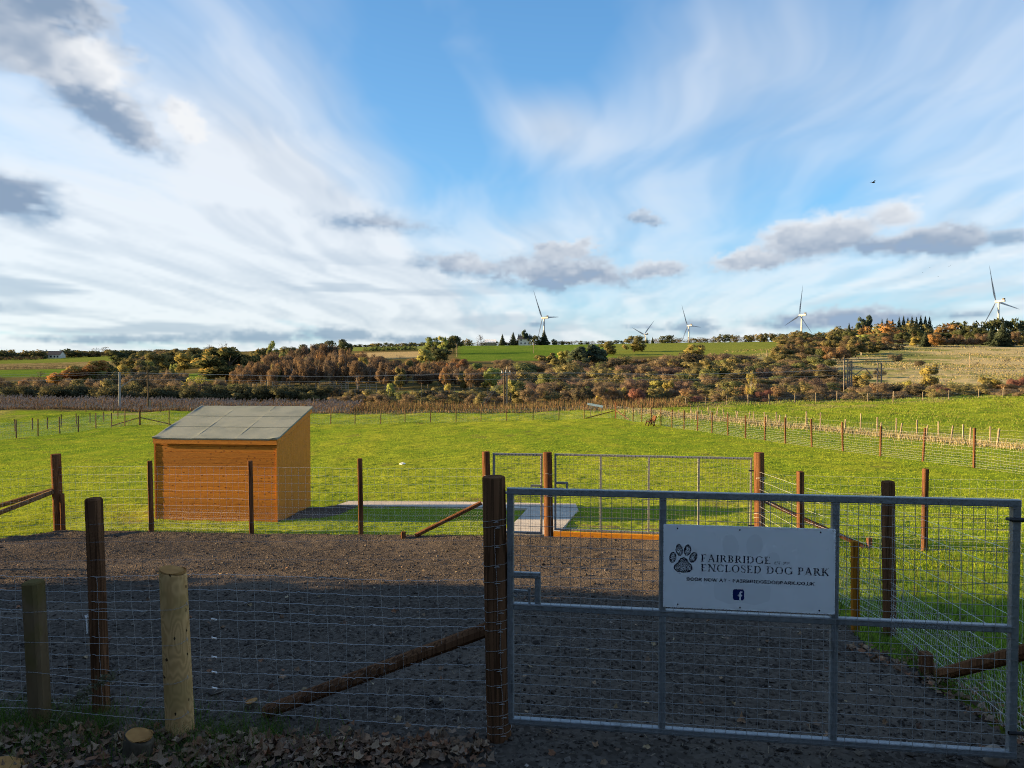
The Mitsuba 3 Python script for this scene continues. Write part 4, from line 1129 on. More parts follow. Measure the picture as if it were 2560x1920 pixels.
for k in range(4):
    part(bn, 'back_slat', bar((bx0 + 0.24 + k * 0.045, by0 - 0.05, bz + 0.52 + k * 0.125), (bx0 + 0.24 + k * 0.045, by0 + 1.30, bz + 0.52 + k * 0.125), 0.03, 0.11, c=0.004), 'mat_bench')
wb = thing('white_board', 'white board on two short stakes beyond the far fence near the corner', 'board')
part(wb, 'plank', prism((8.9, 83.0, -1.62), (10.75, 83.0, -1.95), rect(0.04, 0.26)), 'mat_white')
for x in (9.3, 10.6):
    part(wb, 'stake', bar((x, 83.06, gz1(x, 83.06) - 0.1), (x, 83.06, -1.75), 0.06, 0.06), 'mat_post_grey')
g = np.random.default_rng(77)
m = trimesh.creation.icosphere(subdivisions=3, radius=1.0)
v = np.array(m.vertices)
v = v * (0.65 + 0.8 * meshkit.fbm(v * 1.6 + 4, 3, 5))[:, None] * np.array([0.13, 0.08, 0.05])
solo('paper_bag', (v + [-4.95, 31.7, gz1(-4.95, 31.7) + 0.05], np.array(m.faces)), 'mat_white', 'small crumpled white bag lying on the lawn', 'litter')
v = np.array(m.vertices)
v = v * (0.6 + 0.8 * meshkit.fbm(v * 1.3 + 9, 4, 6))[:, None] * np.array([0.075, 0.07, 0.085])
scene['mat_stone_pale'] = diff(mikit.proc(lambda p, n, uv: mix((0.24, 0.18, 0.14), (0.40, 0.34, 0.28), fbm(p.x * 14, p.y * 14, p.z * 14, 3))))
solo('stone', (v + [3.50, 5.02, gz1(3.5, 5.0) + 0.05], np.array(m.faces)), 'mat_stone_pale', 'pale boulder at the foot of the gate in the right corner', 'stone', smooth=True)

# ------------------------------------------------------------------ poles, gantry, wires
def pole(name, label, x, y, top, r=0.11, mat='mat_post_grey', cat='pole', group=None):
    key = thing(name, label, cat, group)
    z = gz1(x, y)
    part(key, 'shaft', round_post((x, y, z - 0.3), (x, y, top), r, r * 0.75, sides=10, seed=int(abs(x))), mat)
    return key


k = pole('railway_mast', 'grey steel mast with a slanting bracket in front of the dark hedge, left of two', -54.1, 97, 2.0, 0.16, 'mat_steel_far', 'mast')
part(k, 'bracket', join([bar((-54.0, 97, -0.1), (-52.2, 97, 1.15), 0.09, 0.09), bar((-54.0, 97, -0.2), (-53.4, 97, 0.6), 0.05, 0.05)]), 'mat_steel_far')
k = pole('railway_mast', 'dark steel mast in front of the dark hedge, right of two', -49.7, 96, 2.3, 0.13, 'mat_bark', 'mast')
part(k, 'notice', bar((-49.2, 95.5, -3.5), (-49.2, 95.5, -1.9), 0.25, 0.05), 'mat_post_grey')
k = thing('twin_pole', 'pair of timber electricity poles with fittings in the middle of the view', 'pole')
for x, m_, t in ((-1.08, 'mat_bark', 2.45), (-0.72, 'mat_post_grey', 2.75)):
    part(k, 'shaft', round_post((x, 98, gz1(x, 98) - 0.3), (x, 98, t), 0.14, 0.115, sides=12, seed=3), m_)
part(k, 'crossarm', bar((-1.5, 97.85, 1.9), (-0.2, 97.85, 1.9), 0.10, 0.10), 'mat_steel_far')
part(k, 'crossarm', bar((-1.3, 97.85, 1.55), (-0.15, 97.85, 1.7), 0.08, 0.08), 'mat_steel_far')
for x in (-1.4, -0.9, -0.3):
    part(k, 'insulator', tube([(x, 97.8, 1.9), (x, 97.8, 2.2)], [0.06, 0.05], 8), 'mat_white')
part(k, 'transformer_box', bar((-0.20, 97.9, -2.6), (-0.20, 97.9, -0.9), 0.28, 0.3), 'mat_bark')
part(k, 'stay', lines([((-1.1, 97.9, 1.6), (-4.3, 96.5, -2.6)), ((-1.1, 97.9, 1.2), (-3.9, 96.5, -2.6))], 0.025), 'mat_steel_far')
k = thing('rail_gantry', 'rusty steel lattice gantry spanning the railway at the right', 'gantry')
gp_ = lambda x, y, o=0: (52.21 + 0.01324 * x, 112 + o, 12.72 - 0.01324 * y)
scene['mat_rust_steel'] = diff(mikit.proc(lambda p, n, uv: mix((0.12, 0.10, 0.085), (0.22, 0.20, 0.18), fbm(p.x * 3, p.y * 3, p.z * 3, 2))))
seg = lambda name, a, b, w, m_='mat_rust_steel': part(k, name, bar(gp_(*a), gp_(*b), 1.35 * w, 1.35 * w, up=(0, 1, 0.01)), m_)
for x, y0, y1 in ((48, 640, 1140), (93, 672, 1150)):
    seg('pole', (x, y1), (x, y0), 0.12)
for x, y0, y1 in ((118, 680, 1100), (140, 680, 1100), (452, 710, 1110), (497, 710, 1090)):
    seg('column', (x, y1), (x, y0), 0.11)
for y in (690, 745, 830, 900, 960, 1020):
    seg('rung', (116, y), (142, y), 0.06)
for y in (715, 770, 905, 1000):
    seg('rung', (450, y), (499, y), 0.06)
for a, b in (((20, 672), (97, 672)), ((60, 746), (186, 746)), ((186, 748), (285, 772)), ((285, 772), (420, 772)), ((400, 772), (535, 772)), ((166, 755), (65, 866)), ((282, 776), (170, 862)), ((308, 776), (388, 882)), ((428, 778), (492, 862)), ((100, 828), (172, 828)), ((404, 838), (444, 838))):
    seg('beam', a, b, 0.085)
for x, y in ((48, 640), (25, 672), (93, 672), (220, 655)):
    part(k, 'insulator', tube([gp_(x, y), gp_(x, y - 28)], [0.07, 0.06], 8), 'mat_bark')
cw = thing('overhead_wires', 'thin overhead wires along the railway across the whole view', 'wire')
for z, y, sg_ in ((1.9, 97.8, 0.5), (0.9, 104, 0.35), (1.6, 112, 0.4)):
    xs = np.linspace(-85, 90, 120)
    p = np.stack([xs, y + 0 * xs, z - sg_ * np.sin(xs / 55 * np.pi) ** 2 + 0.012 * np.maximum(xs, 0)], 1)
    part(cw, 'strand', tube(p, 0.018, 3), 'mat_steel_far')
for lab, x, y, h in (('slim timber pole among the scrub left of the gantry', 83.3, 230, 4.6), ('slim timber pole on the straw hill', 123.5, 190, 4.2), ('timber pole in the left part of the hill field', -23.5, 300, 5.5), ('timber pole in the hill field below the farm barn', 10.0, 330, 4.5), ('white topped pole among the scrub right of the centre', 16.5, 190, 4.5)):
    pole('utility_pole', lab, x, y, Hs(x, y) + h, 0.13, 'mat_post_grey')
hd = thing('sheep_pen', 'pale timber rails of a sheep pen at the foot of the brown wood', 'pen')
for x0, x1 in ((-46.0, -42.6), (-41.6, -38.6), (-33.4, -28.4), (-27.0, -23.5)):
    zz = gz1((x0 + x1) / 2, 122)
    for q in (0.55, 0.95, 1.35) if x0 != -46.0 else (1.5,):
        part(hd, 'rail', bar((x0, 122, zz + q + 1.1), (x1, 122, zz + q + 1.1), 0.06, 0.09), 'mat_post_grey')
    for x in (x0, (x0 + x1) / 2, x1):
        part(hd, 'post', bar((x, 122.08, zz - 0.2), (x, 122.08, zz + 2.7), 0.10, 0.10), 'mat_post_grey')

# ------------------------------------------------------------------ buildings on the skyline
def house(label, x, y, w, d, eave, ridge, wall, roofm, windows, chim, name='farmhouse', axis_x=True):
    key = thing(name, label, 'house')
    z = Hs(x, y) - 0.5
    v = np.array([(x - w / 2, y - d / 2, z), (x + w / 2, y - d / 2, z), (x + w / 2, y + d / 2, z), (x - w / 2, y + d / 2, z)])
    top = v + [0, 0, eave + 0.5]
    r0, r1 = np.array([x - w / 2, y, z + ridge + 0.5]), np.array([x + w / 2, y, z + ridge + 0.5])
    V = np.vstack([v, top, [r0, r1]])
    F = [[0, 1, 5], [0, 5, 4], [1, 2, 6], [1, 6, 5], [2, 3, 7], [2, 7, 6], [3, 0, 4], [3, 4, 7], [4, 8, 7], [5, 6, 9]]
    part(key, 'wall', (V, np.array(F)), wall)
    e = 0.35
    for s in (-1, 1):
        a, b = np.array([x - w / 2 - e, y + s * (d / 2 + e), z + eave + 0.5 - e * (ridge - eave) / (d / 2)]), np.array([x + w / 2 + e, y + s * (d / 2 + e), z + eave + 0.5 - e * (ridge - eave) / (d / 2)])
        c, dd = r1 + [e, 0, 0.02], r0 - [e, 0, -0.02]
        n = norm(np.cross(b - a, dd - a)) * 0.15
        n = n if n[2] > 0 else -n
        part(key, 'roof', (np.vstack([[a, b, c, dd], np.array([a, b, c, dd]) + n]), BOXF), roofm)
    for wx, wz, ww, wh in windows:
        part(key, 'window', bar((x + wx, y - d / 2 - 0.03, z + 0.5 + wz), (x + wx, y - d / 2 - 0.03, z + 0.5 + wz + wh), ww, 0.05, up=(0, 1, 0)), 'mat_pane')
    for cx in chim:
        part(key, 'chimney', bar((x + cx, y, z + ridge), (x + cx, y, z + ridge + 1.7), 0.9, 0.6, up=(0, 1, 0)), wall)
    return key


house('pale stone farmhouse among dark conifers on the skyline hill', 8.6, 468, 8.5, 6, 4.2, 6.4, 'mat_render', 'mat_slate', [(-2.6, 0.6, 1.0, 1.2), (0, 0.6, 1.0, 1.2), (2.6, 0.6, 1.0, 1.2), (-2.6, 2.6, 1.0, 1.1), (2.6, 2.6, 1.0, 1.1)], (-3.2, 3.2))
house('low white roofed barn left of the farm conifers', -14.5, 474, 7.0, 6, 2.2, 4.0, 'mat_post_grey', 'mat_white', [], (), 'barn')
house('long white cottage with a dark slate roof in the far left treeline', -362, 556, 14.5, 7, 2.8, 5.6, 'mat_render', 'mat_slate', [(-5.2, 0.5, 1.2, 1.5), (-2.6, 0.5, 1.0, 2.0), (0.2, 0.5, 1.6, 1.5), (3.0, 0.5, 1.2, 1.5), (5.4, 0.5, 1.2, 1.5)], (-5.5, 5.5), 'cottage')

# ------------------------------------------------------------------ wind turbines
def blade(hub, ax, ang, L):
    h_, v_ = norm(np.cross([0, 0, 1.0], ax)), np.array([0, 0, 1.0])
    if h_ @ np.array([1, 0, 0]) < 0:
        h_ = -h_
    d = h_ * math.cos(ang) + v_ * math.sin(ang)
    c = norm(np.cross(d, ax))
    rows_, ts = [], [0, 0.04, 0.10, 0.20, 0.4, 0.6, 0.8, 0.94, 1.0]
    ch = [0.020, 0.022, 0.045, 0.064, 0.050, 0.037, 0.025, 0.014, 0.002]
    th = [0.020, 0.020, 0.018, 0.014, 0.010, 0.007, 0.004, 0.003, 0.001]
    for t, cc, hh in zip(ts, ch, th):
        tw = math.radians(16 * (1 - t))
        e1, e2 = c * math.cos(tw) + ax * math.sin(tw), -c * math.sin(tw) + ax * math.cos(tw)
        o = hub + d * (t * L) - ax * (0.02 * L * t * t)
        rows_.append([o + (e1 * x * cc + e2 * y * hh) * L for x, y in ((-0.30, 0), (0.0, 0.5), (0.45, 0.22), (0.70, 0), (0.45, -0.12), (0.0, -0.5))])
    v = np.array(rows_).reshape(-1, 3)
    n = 6
    i, j = np.meshgrid(np.arange(len(ts) - 1), np.arange(n), indexing='ij')
    q = np.stack([i * n + j, i * n + (j + 1) % n, (i + 1) * n + (j + 1) % n, (i + 1) * n + j], -1).reshape(-1, 4)
    return v, np.vstack([q[:, [0, 1, 2]], q[:, [0, 2, 3]]])


for lab, x, y, hubz, L, yaw, a0 in (('wind turbine above the farm conifers, leftmost of the five', 54.2, 1256, 88.2, 58, 57, 125), ('small distant wind turbine just above the hedge, second from the left', 376, 2000, 92, 62, 42.5, 43), ('wind turbine half sunk behind the skyline hedge, in the middle of the five', 411, 1650, 97, 54, 41.5, 118),
                                    ('wind turbine above the right hand hill field, second from the right', 506, 1240, 92, 54, 37.8, 82), ('largest wind turbine above the wood, rightmost of the five', 693, 1010, 95, 54, 24.5, 110)):
    k = thing('wind_turbine', lab, 'wind turbine', 'wind turbines on the skyline')
    ya = math.radians(yaw)
    ax = np.array([-math.sin(ya), math.cos(ya), 0])      # the rotors face left and away; one sees their backs
    hub = np.array([x, y, hubz])
    tx = hub - ax * 3.6
    part(k, 'tower', tube([(tx[0], tx[1], Hs(x, y) - 2), (tx[0], tx[1], hubz - 1.6)], [1.9, 1.2], 16), 'mat_turbine', smooth=40)
    part(k, 'nacelle', prism(hub - ax * 1.6, hub - ax * 12.0 + [0, 0, 0.3], rect(3.2, 3.2, 0.6)), 'mat_turbine')
    part(k, 'cooler', prism(hub - ax * 9.0 + [0, 0, 3.0], hub - ax * 11.5 + [0, 0, 3.0], rect(3.0, 2.0, 0.3)), 'mat_black')
    part(k, 'hub', tube([hub + ax * 1.9, hub + ax * 1.2, hub, hub - ax * 1.7], [0.3, 1.3, 1.9, 1.9], 14), 'mat_turbine', smooth=40)
    for b in range(3):
        part(k, 'blade', blade(hub, ax, math.radians(a0 + 120 * b), L), 'mat_turbine', smooth=50)

# ------------------------------------------------------------------ birds
def bird(label, x, y, z, s, flap, group=None):
    k = thing('bird', label, 'bird', group)
    b = trimesh.creation.icosphere(subdivisions=2, radius=1.0)
    v = np.array(b.vertices) * np.array([0.30, 0.10, 0.09]) * s
    v[:, 2] += 0.04 * s * (v[:, 0] / (0.3 * s)) ** 2
    part(k, 'body', (v + [x, y, z], np.array(b.faces)), 'mat_black', smooth=True)
    part(k, 'tail', (np.array([(-0.25, 0, 0), (-0.55, 0.10, 0.02), (-0.58, 0, 0.03), (-0.55, -0.10, 0.02), (-0.25, 0, 0.03)]) * s + [x, y, z], np.array([[0, 1, 2], [0, 2, 3], [4, 2, 1], [4, 3, 2]])), 'mat_black')
    for sd in (-1, 1):
        w = np.array([(0.12, 0, 0.03), (-0.16, 0, 0.03), (0.16, 0.34 * sd, flap * 0.25), (-0.10, 0.36 * sd, flap * 0.25), (-0.04, 0.72 * sd, flap * 0.30), (0.0, 0.2 * sd, flap * 0.14 + 0.02)]) * s
        part(k, 'wing', (w + [x, y, z], np.array([[0, 2, 1], [1, 2, 3], [2, 4, 3], [0, 5, 2], [5, 4, 2], [1, 3, 5], [3, 4, 5]])), 'mat_black')


bird('single black bird flying high in the blue at the right', 61.2, 120, 33.9, 1.0, 0.8)
for k_, (px_, pz_) in enumerate(((81.4, 21.4), (82.8, 22.3), (84.5, 20.5), (86.6, 22.6), (86.9, 22.8))):
    bird('tiny black bird of a scattered flock left of the largest turbine', px_ * 1.0, 140, pz_, 0.30, 0.5 - 0.4 * (k_ % 2), 'distant flock of birds')
# ------------------------------------------------------------------ trees, bushes and hedges of the slopes
# kind, x, y, height, width (metres), and a label of its own where the photo singles the plant out
VEG = [
    ('lean_orange', -105.0, 170.0, 7.0, 12.5, 'orange autumn tree leaning over the green field at the far left'), ('yellowgreen', -101.7, 172.0, 5.5, 5.4, 'yellow green tree just right of the leaning orange tree'), ('darkgreen', -108.1, 188.0, 6.2, 4.9, 'dark green tree behind the yellow green tree at the left'), ('gold', -99.8, 180.0, 5.3, 5.6, 'yellow and orange tree behind the thin grey pole at the left'), ('olive', -109.0, 205.0, 6.5, 7.3), ('olive', -120.8, 240.0, 8.0, 10.8),
    ('yellowgreen', -116.1, 225.0, 6.1, 4.6), ('bare', -100.8, 150.0, 4.5, 3.9, 'dark bare small tree in front of the left green field'), ('rust', -95.9, 138.0, 2.8, 3.0, 'rusty orange bush at the far left above the dark hedge'), ('gold', -122.1, 262.0, 8.3, 7.5, 'yellow olive tree on the slope left of the big dark tree'), ('darkgreen', -118.8, 268.0, 7.5, 8.4), ('lime', -91.3, 190.0, 5.3, 2.9, 'small bright lime green tree beside the little glade'),
    ('maple', -75.1, 185.0, 9.6, 19.9, 'big dark green tree with golden tips left of the brown birches'), ('maple', -70.2, 190.0, 9.6, 7.3, 'dark olive tree with a pale trunk at the edge of the birch wood'), ('amber', -61.2, 135.0, 4.2, 4.9, 'golden yellow tree below the big dark green tree'), ('green', -82.3, 242.0, 10.5, 4.3, 'slim green tree standing above the birch wood skyline'), ('darkgreen', -78.0, 292.0, 8.4, 13.1), ('darkgreen', -71.6, 300.0, 8.5, 9.8),
    ('darkgreen', -84.3, 285.0, 7.5, 9.7), ('olive', -89.1, 280.0, 7.0, 9.6), ('olive', -96.9, 275.0, 7.7, 9.4), ('green', -54.0, 200.0, 4.7, 4.4), ('darkgreen', -63.0, 196.0, 6.5, 3.2), ('olive', -62.8, 250.0, 6.4, 6.8),
    ('green', -37.1, 335.0, 8.1, 10.5), ('lime', -32.1, 325.0, 8.6, 6.2, 'tall pale green tree in the clump left of the hill field'), ('darkgreen', -27.6, 335.0, 8.9, 10.5, 'round dark tree at the left end of the hill field'), ('yellowgreen', -28.6, 232.0, 6.1, 7.3, 'yellow green tree in the middle of the russet wood'), ('darkgreen', -26.1, 255.0, 5.9, 11.5, 'broad dark green tree behind the yellow green tree in the middle'), ('green', -20.9, 172.0, 5.6, 3.3),
    ('green', -19.7, 165.0, 3.3, 2.9), ('bare', -46.2, 290.0, 1.8, 5.1, 'black dead tree in front of the pale stubble patch'), ('bare', -20.8, 470.0, 9.5, 6.4, 'gaunt dead tree on the skyline left of the farm'), ('amber', -14.6, 155.0, 5.1, 1.9, 'small golden orange tree in front of the russet wood'), ('amber', -12.6, 138.0, 2.6, 1.6, 'bright yellow bush at the foot of the russet wood'), ('rust', -13.5, 186.0, 5.1, 6.3, 'russet tree beside the golden orange one'),
    ('rust', -17.3, 200.0, 3.6, 4.8), ('green', -9.2, 180.0, 4.6, 5.6, 'fresh green tree left of the centre pole'), ('lime', -4.3, 150.0, 4.9, 5.7, 'light green tree close to the left of the centre pole'), ('lime', -20.4, 118.0, 2.7, 2.3, 'bright yellow green bush standing above the low hedge'), ('spruce', -6.4, 468.0, 8.0, 5.9, 'single dark conifer left of the farmhouse'), ('spruce', 0.8, 468.0, 9.3, 7.4, 'dark conifer just left of the farmhouse'),
    ('spruce', 4.3, 468.0, 7.9, 4.3), ('spruce', 21.3, 468.0, 10.6, 8.5, 'tall broad dark conifer right of the farmhouse'), ('pine', 8.5, 466.0, 10.6, 8.3, 'flat topped pine over the farmhouse roof'), ('darkgreen', 15.1, 466.0, 8.4, 8.6, 'round dark tree right of the farmhouse'), ('darkgreen', 27.7, 468.0, 4.8, 4.5), ('darkgreen', 33.7, 470.0, 3.5, 2.9),
    ('maple', 11.6, 232.0, 5.2, 8.5, 'round dark tree with orange left side below the hill field'), ('pine', 19.8, 214.0, 7.4, 9.6, 'dark blue green pine in the middle of the slope, left of two'), ('pine', 25.5, 216.0, 7.9, 11.5, 'dark blue green pine in the middle of the slope, right of two'), ('olive', 41.3, 305.0, 6.2, 11.2), ('yellowgreen', 17.7, 236.0, 5.5, 6.8, 'pale green tree left of the dark pines'), ('olive', 14.1, 215.0, 3.8, 5.9),
    ('olive', 57.2, 330.0, 7.9, 13.1, 'large open crowned tree on the skyline right of the pines'), ('spruce', 90.0, 470.0, 4.5, 2.4), ('spruce', 94.2, 472.0, 4.7, 2.4), ('darkgreen', 103.7, 470.0, 6.5, 14.1, 'round dark tree on the skyline hedge'), ('amber', 17.1, 110.0, 2.8, 2.1, 'yellow bush behind the far fence near the white board'), ('crimson', 18.8, 104.0, 3.0, 3.1, 'dark red bush behind the fence corner'),
    ('green', 12.1, 112.0, 2.3, 1.8), ('gold', 13.9, 108.0, 2.3, 2.4), ('yellowgreen', 24.2, 118.0, 2.8, 3.4), ('gold', 25.9, 116.0, 3.0, 2.4), ('yellowgreen', 0.0, 110.0, 3.7, 2.0, 'yellow green bush behind the centre pole'), ('amber', 1.1, 182.0, 4.2, 2.3),
    ('amberbirch', 36.7, 108.0, 4.5, 1.9, 'slender pale stemmed birch with orange leaves'), ('maple', 46.6, 160.0, 4.7, 6.3, 'dark green bush with yellow top on the right slope'), ('gold', 68.2, 262.0, 5.9, 9.3, 'yellow olive tree in front of the right hill field'), ('spruce', 210.4, 440.0, 11.9, 3.3), ('spruce', 230.9, 440.0, 14.2, 3.8), ('spruce', 234.1, 440.0, 14.7, 3.5),
    ('spruce', 237.6, 440.0, 14.1, 3.5), ('spruce', 241.6, 440.0, 15.4, 4.0), ('spruce', 244.4, 440.0, 16.1, 3.8), ('spruce', 247.1, 440.0, 15.3, 3.8), ('spruce', 249.6, 440.0, 16.0, 4.0), ('spruce', 252.4, 440.0, 15.5, 3.8),
    ('spruce', 255.1, 440.0, 16.3, 4.0), ('spruce', 257.9, 440.0, 16.0, 4.0), ('spruce', 260.6, 440.0, 15.5, 4.5), ('pine', 215.6, 436.0, 15.1, 10.1), ('pine', 221.6, 438.0, 15.7, 9.0), ('orange', 199.2, 400.0, 10.5, 10.9, 'orange tree at the left of the right hand wood'),
    ('orange', 212.2, 392.0, 13.1, 17.7, 'big orange and green beech below the row of spruces'), ('orange', 241.1, 392.0, 11.3, 18.2, 'orange olive tree right of the row of spruces'), ('lime', 174.7, 350.0, 5.2, 10.0, 'bright yellow green tree at the left of the right hand wood'), ('gold', 180.7, 315.0, 4.8, 6.4, 'yellow tree at the wood edge, left of a dark conifer'), ('orange', 187.5, 312.0, 5.8, 7.7, 'golden orange tree at the edge of the straw field'), ('spruce', 186.6, 318.0, 7.3, 5.8, 'dark conifer between the two golden trees'),
    ('darkgreen', 199.0, 350.0, 8.6, 11.5), ('darkgreen', 191.2, 345.0, 6.2, 9.4), ('birch', 192.5, 312.0, 5.3, 5.3), ('birch', 196.9, 312.0, 5.6, 5.7), ('birch', 200.8, 312.0, 5.2, 5.3), ('birch', 207.5, 312.0, 6.1, 6.7),
    ('birch', 204.3, 312.0, 4.9, 5.3), ('birch', 223.0, 312.0, 6.9, 5.0), ('spruce', 219.4, 315.0, 11.2, 11.1, 'big dark spruce at the edge of the straw field'), ('spruce', 224.2, 330.0, 8.4, 7.5), ('olive', 231.4, 318.0, 6.8, 12.1), ('darkgreen', 227.5, 345.0, 8.9, 12.2),
    ('darkgreen', 224.8, 350.0, 8.3, 11.9), ('darkgreen', 268.9, 430.0, 14.1, 11.7), ('darkgreen', 273.8, 430.0, 14.7, 11.7), ('darkgreen', 283.6, 430.0, 14.0, 8.2), ('darkgreen', 290.9, 430.0, 15.1, 8.8), ('darkgreen', 295.1, 430.0, 16.8, 13.5),
    ('darkgreen', 302.4, 430.0, 17.0, 10.6), ('darkgreen', 310.5, 430.0, 16.1, 15.3), ('darkgreen', 317.8, 430.0, 15.8, 14.7), ('olive', 214.4, 410.0, 11.5, 11.2), ('olive', 210.9, 410.0, 8.8, 10.1), ('olive', 231.9, 410.0, 12.9, 11.2),
    ('olive', 244.7, 410.0, 12.8, 11.2), ('thorn', 122.8, 225.0, 3.5, 4.8), ('thorn', 116.0, 200.0, 2.6, 3.6), ('thorn', 123.3, 218.0, 1.4, 1.8), ('thorn', 98.5, 178.0, 1.8, 2.4), ('thorn', 115.0, 186.0, 1.6, 2.2),
    ('thorn', 125.0, 190.0, 2.2, 3.0), ('thorn', 142.6, 203.0, 2.4, 3.3), ('thorn', 107.6, 212.0, 2.2, 3.0), ('thorn', 86.3, 165.0, 2.3, 3.1), ('thorn', 95.6, 205.0, 2.3, 3.2), ('gold', 74.3, 125.0, 4.7, 3.8, 'yellow tree in front of the straw hill'),
    ('amber', 65.9, 118.0, 2.6, 2.2, 'round yellow bush right of the steel gantry'), ('gold', 62.7, 126.0, 3.5, 4.6, 'olive and orange bush behind the steel gantry'), ('gold', 75.8, 112.0, 2.6, 4.0, 'yellow green bush near the right edge'), ('amber', 77.2, 111.0, 2.1, 0.9), ('crimson', 83.1, 116.0, 3.2, 3.8, 'dark red brown thicket at the right edge'), ('crimson', 64.0, 105.0, 1.7, 2.9, 'dark red bramble in front of the straw hill'),
    ('hedge', -84.0, 111.6, 3.3, 3.7), ('hedge', -82.7, 112.2, 2.8, 3.7), ('hedge', -82.3, 113.1, 3.1, 3.7), ('hedge', -78.3, 110.2, 3.0, 3.6), ('hedge', -79.2, 112.3, 2.7, 3.7), ('hedge', -76.6, 110.3, 3.1, 3.6),
    ('hedge', -75.5, 110.9, 3.1, 3.7), ('hedge', -74.0, 111.1, 3.1, 3.7), ('hedge', -71.6, 109.5, 3.0, 3.6), ('hedge', -71.9, 111.7, 3.2, 3.7), ('hedge', -71.0, 111.9, 3.0, 3.7), ('hedge', -69.0, 111.4, 3.2, 3.7),
    ('hedge', -68.5, 112.3, 3.2, 3.7), ('hedge', -67.6, 113.1, 2.7, 3.7), ('hedge', -64.9, 110.3, 3.0, 3.6), ('hedge', -62.3, 109.0, 3.1, 3.6), ('hedge', -63.5, 113.4, 3.0, 3.7), ('hedge', -60.7, 110.4, 2.9, 3.6),
    ('hedge', -61.2, 114.2, 3.1, 3.8), ('hedge', -59.0, 113.0, 2.5, 3.7), ('hedge', -56.6, 111.1, 2.9, 3.7), ('hedge', -55.7, 111.4, 2.8, 3.7), ('hedge', -55.0, 112.9, 3.0, 3.7), ('hedge', -53.6, 112.4, 3.0, 3.7),
    ('hedge', -52.6, 113.3, 3.1, 3.7), ('hedge', -50.1, 110.1, 3.3, 3.6), ('hedge', -48.4, 110.5, 3.1, 3.6), ('hedge', -47.6, 110.4, 3.0, 3.6), ('hedge', -46.2, 110.2, 3.0, 3.6), ('hedge', -45.1, 111.3, 3.0, 3.7),
    ('hedge', -43.6, 111.2, 2.8, 3.7), ('hedge', -42.8, 111.7, 3.4, 3.7), ('hedge', -41.1, 111.3, 3.0, 3.7), ('hedge', -39.8, 111.2, 3.2, 3.7), ('hedge', -38.6, 112.2, 3.1, 3.7), ('hedge', -36.0, 109.6, 3.0, 3.6),
    ('hedge', -35.0, 110.6, 3.0, 3.6), ('hedge', -34.1, 111.1, 3.0, 3.7), ('hedge', -33.4, 112.1, 3.2, 3.7), ('hedge', -31.8, 112.6, 3.0, 3.7), ('hedge', -30.2, 112.4, 3.2, 3.7), ('olivebush', -95.7, 127.9, 4.0, 3.9),
    ('brown', -93.5, 128.3, 3.9, 3.9), ('olivebush', -93.4, 130.8, 3.3, 4.0), ('brown', -92.1, 131.7, 2.9, 4.0), ('brown', -86.1, 126.0, 4.1, 3.9), ('bushdark', -91.7, 137.3, 3.2, 4.2), ('brown', -88.9, 134.6, 2.8, 4.1),
    ('brown', -82.7, 128.2, 3.2, 3.9), ('brown', -86.4, 137.5, 3.6, 4.2), ('olivebush', -77.6, 126.3, 3.8, 3.9), ('brown', -80.7, 134.5, 3.4, 4.1), ('brown', -70.2, 121.1, 4.2, 3.7), ('olivebush', -67.2, 117.9, 4.2, 3.6),
    ('olivebush', -66.7, 122.2, 3.6, 3.8), ('bushdark', -66.5, 124.7, 4.6, 3.8), ('brown', -66.7, 127.3, 3.5, 3.9), ('brown', -71.7, 141.0, 2.6, 4.3), ('brown', -71.4, 144.2, 3.6, 4.4), ('brown', -62.9, 130.9, 3.6, 4.0),
    ('brown', -82.4, 152.0, 3.8, 4.1), ('brown', -80.4, 152.0, 3.9, 4.1), ('brown', -77.5, 152.0, 4.0, 4.1), ('brown', -76.8, 152.0, 3.3, 4.1), ('brown', -74.2, 152.0, 5.0, 4.1), ('brown', -71.7, 152.0, 3.4, 4.1),
    ('brown', -55.4, 125.0, 3.7, 3.3), ('bushdark', -53.7, 125.0, 3.0, 3.3), ('brown', -52.0, 125.0, 3.6, 3.3), ('brown', -50.3, 125.0, 2.6, 3.3), ('bushdark', -48.6, 125.0, 2.6, 3.3), ('greybirch', -85.0, 227.4, 6.1, 5.6),
    ('greybirch', -83.1, 227.7, 7.5, 7.5), ('birch', -77.9, 227.3, 6.8, 6.4), ('birch', -79.4, 231.4, 7.9, 4.2), ('birch', -70.8, 223.6, 8.3, 5.4), ('birch', -71.0, 229.8, 7.7, 5.6), ('birch', -67.3, 229.4, 7.3, 6.2),
    ('greybirch', -63.1, 225.2, 9.1, 6.0), ('birch', -61.6, 228.4, 9.3, 5.5), ('birch', -58.2, 229.1, 8.5, 5.9), ('birch', -54.4, 231.2, 6.7, 5.6), ('birch', -51.1, 226.8, 5.9, 6.0), ('rustbirch', -50.0, 232.8, 6.1, 5.8),
    ('birch', -45.8, 234.9, 5.2, 6.4), ('greybirch', -42.2, 227.3, 4.2, 5.5), ('birch', -39.9, 227.8, 3.0, 5.7), ('birch', -37.7, 226.7, 3.1, 5.5), ('rustbirch', -33.1, 231.4, 3.5, 5.3), ('birch', -30.7, 231.0, 2.4, 5.4),
    ('birch', -27.3, 223.7, 2.0, 6.4), ('birch', -24.2, 229.8, 2.7, 6.3), ('birch', -21.1, 236.3, 1.3, 5.8), ('rustbirch', -17.9, 225.4, 3.3, 5.2), ('rustbirch', -74.0, 194.6, 6.3, 4.1), ('birch', -74.2, 206.8, 6.4, 6.2),
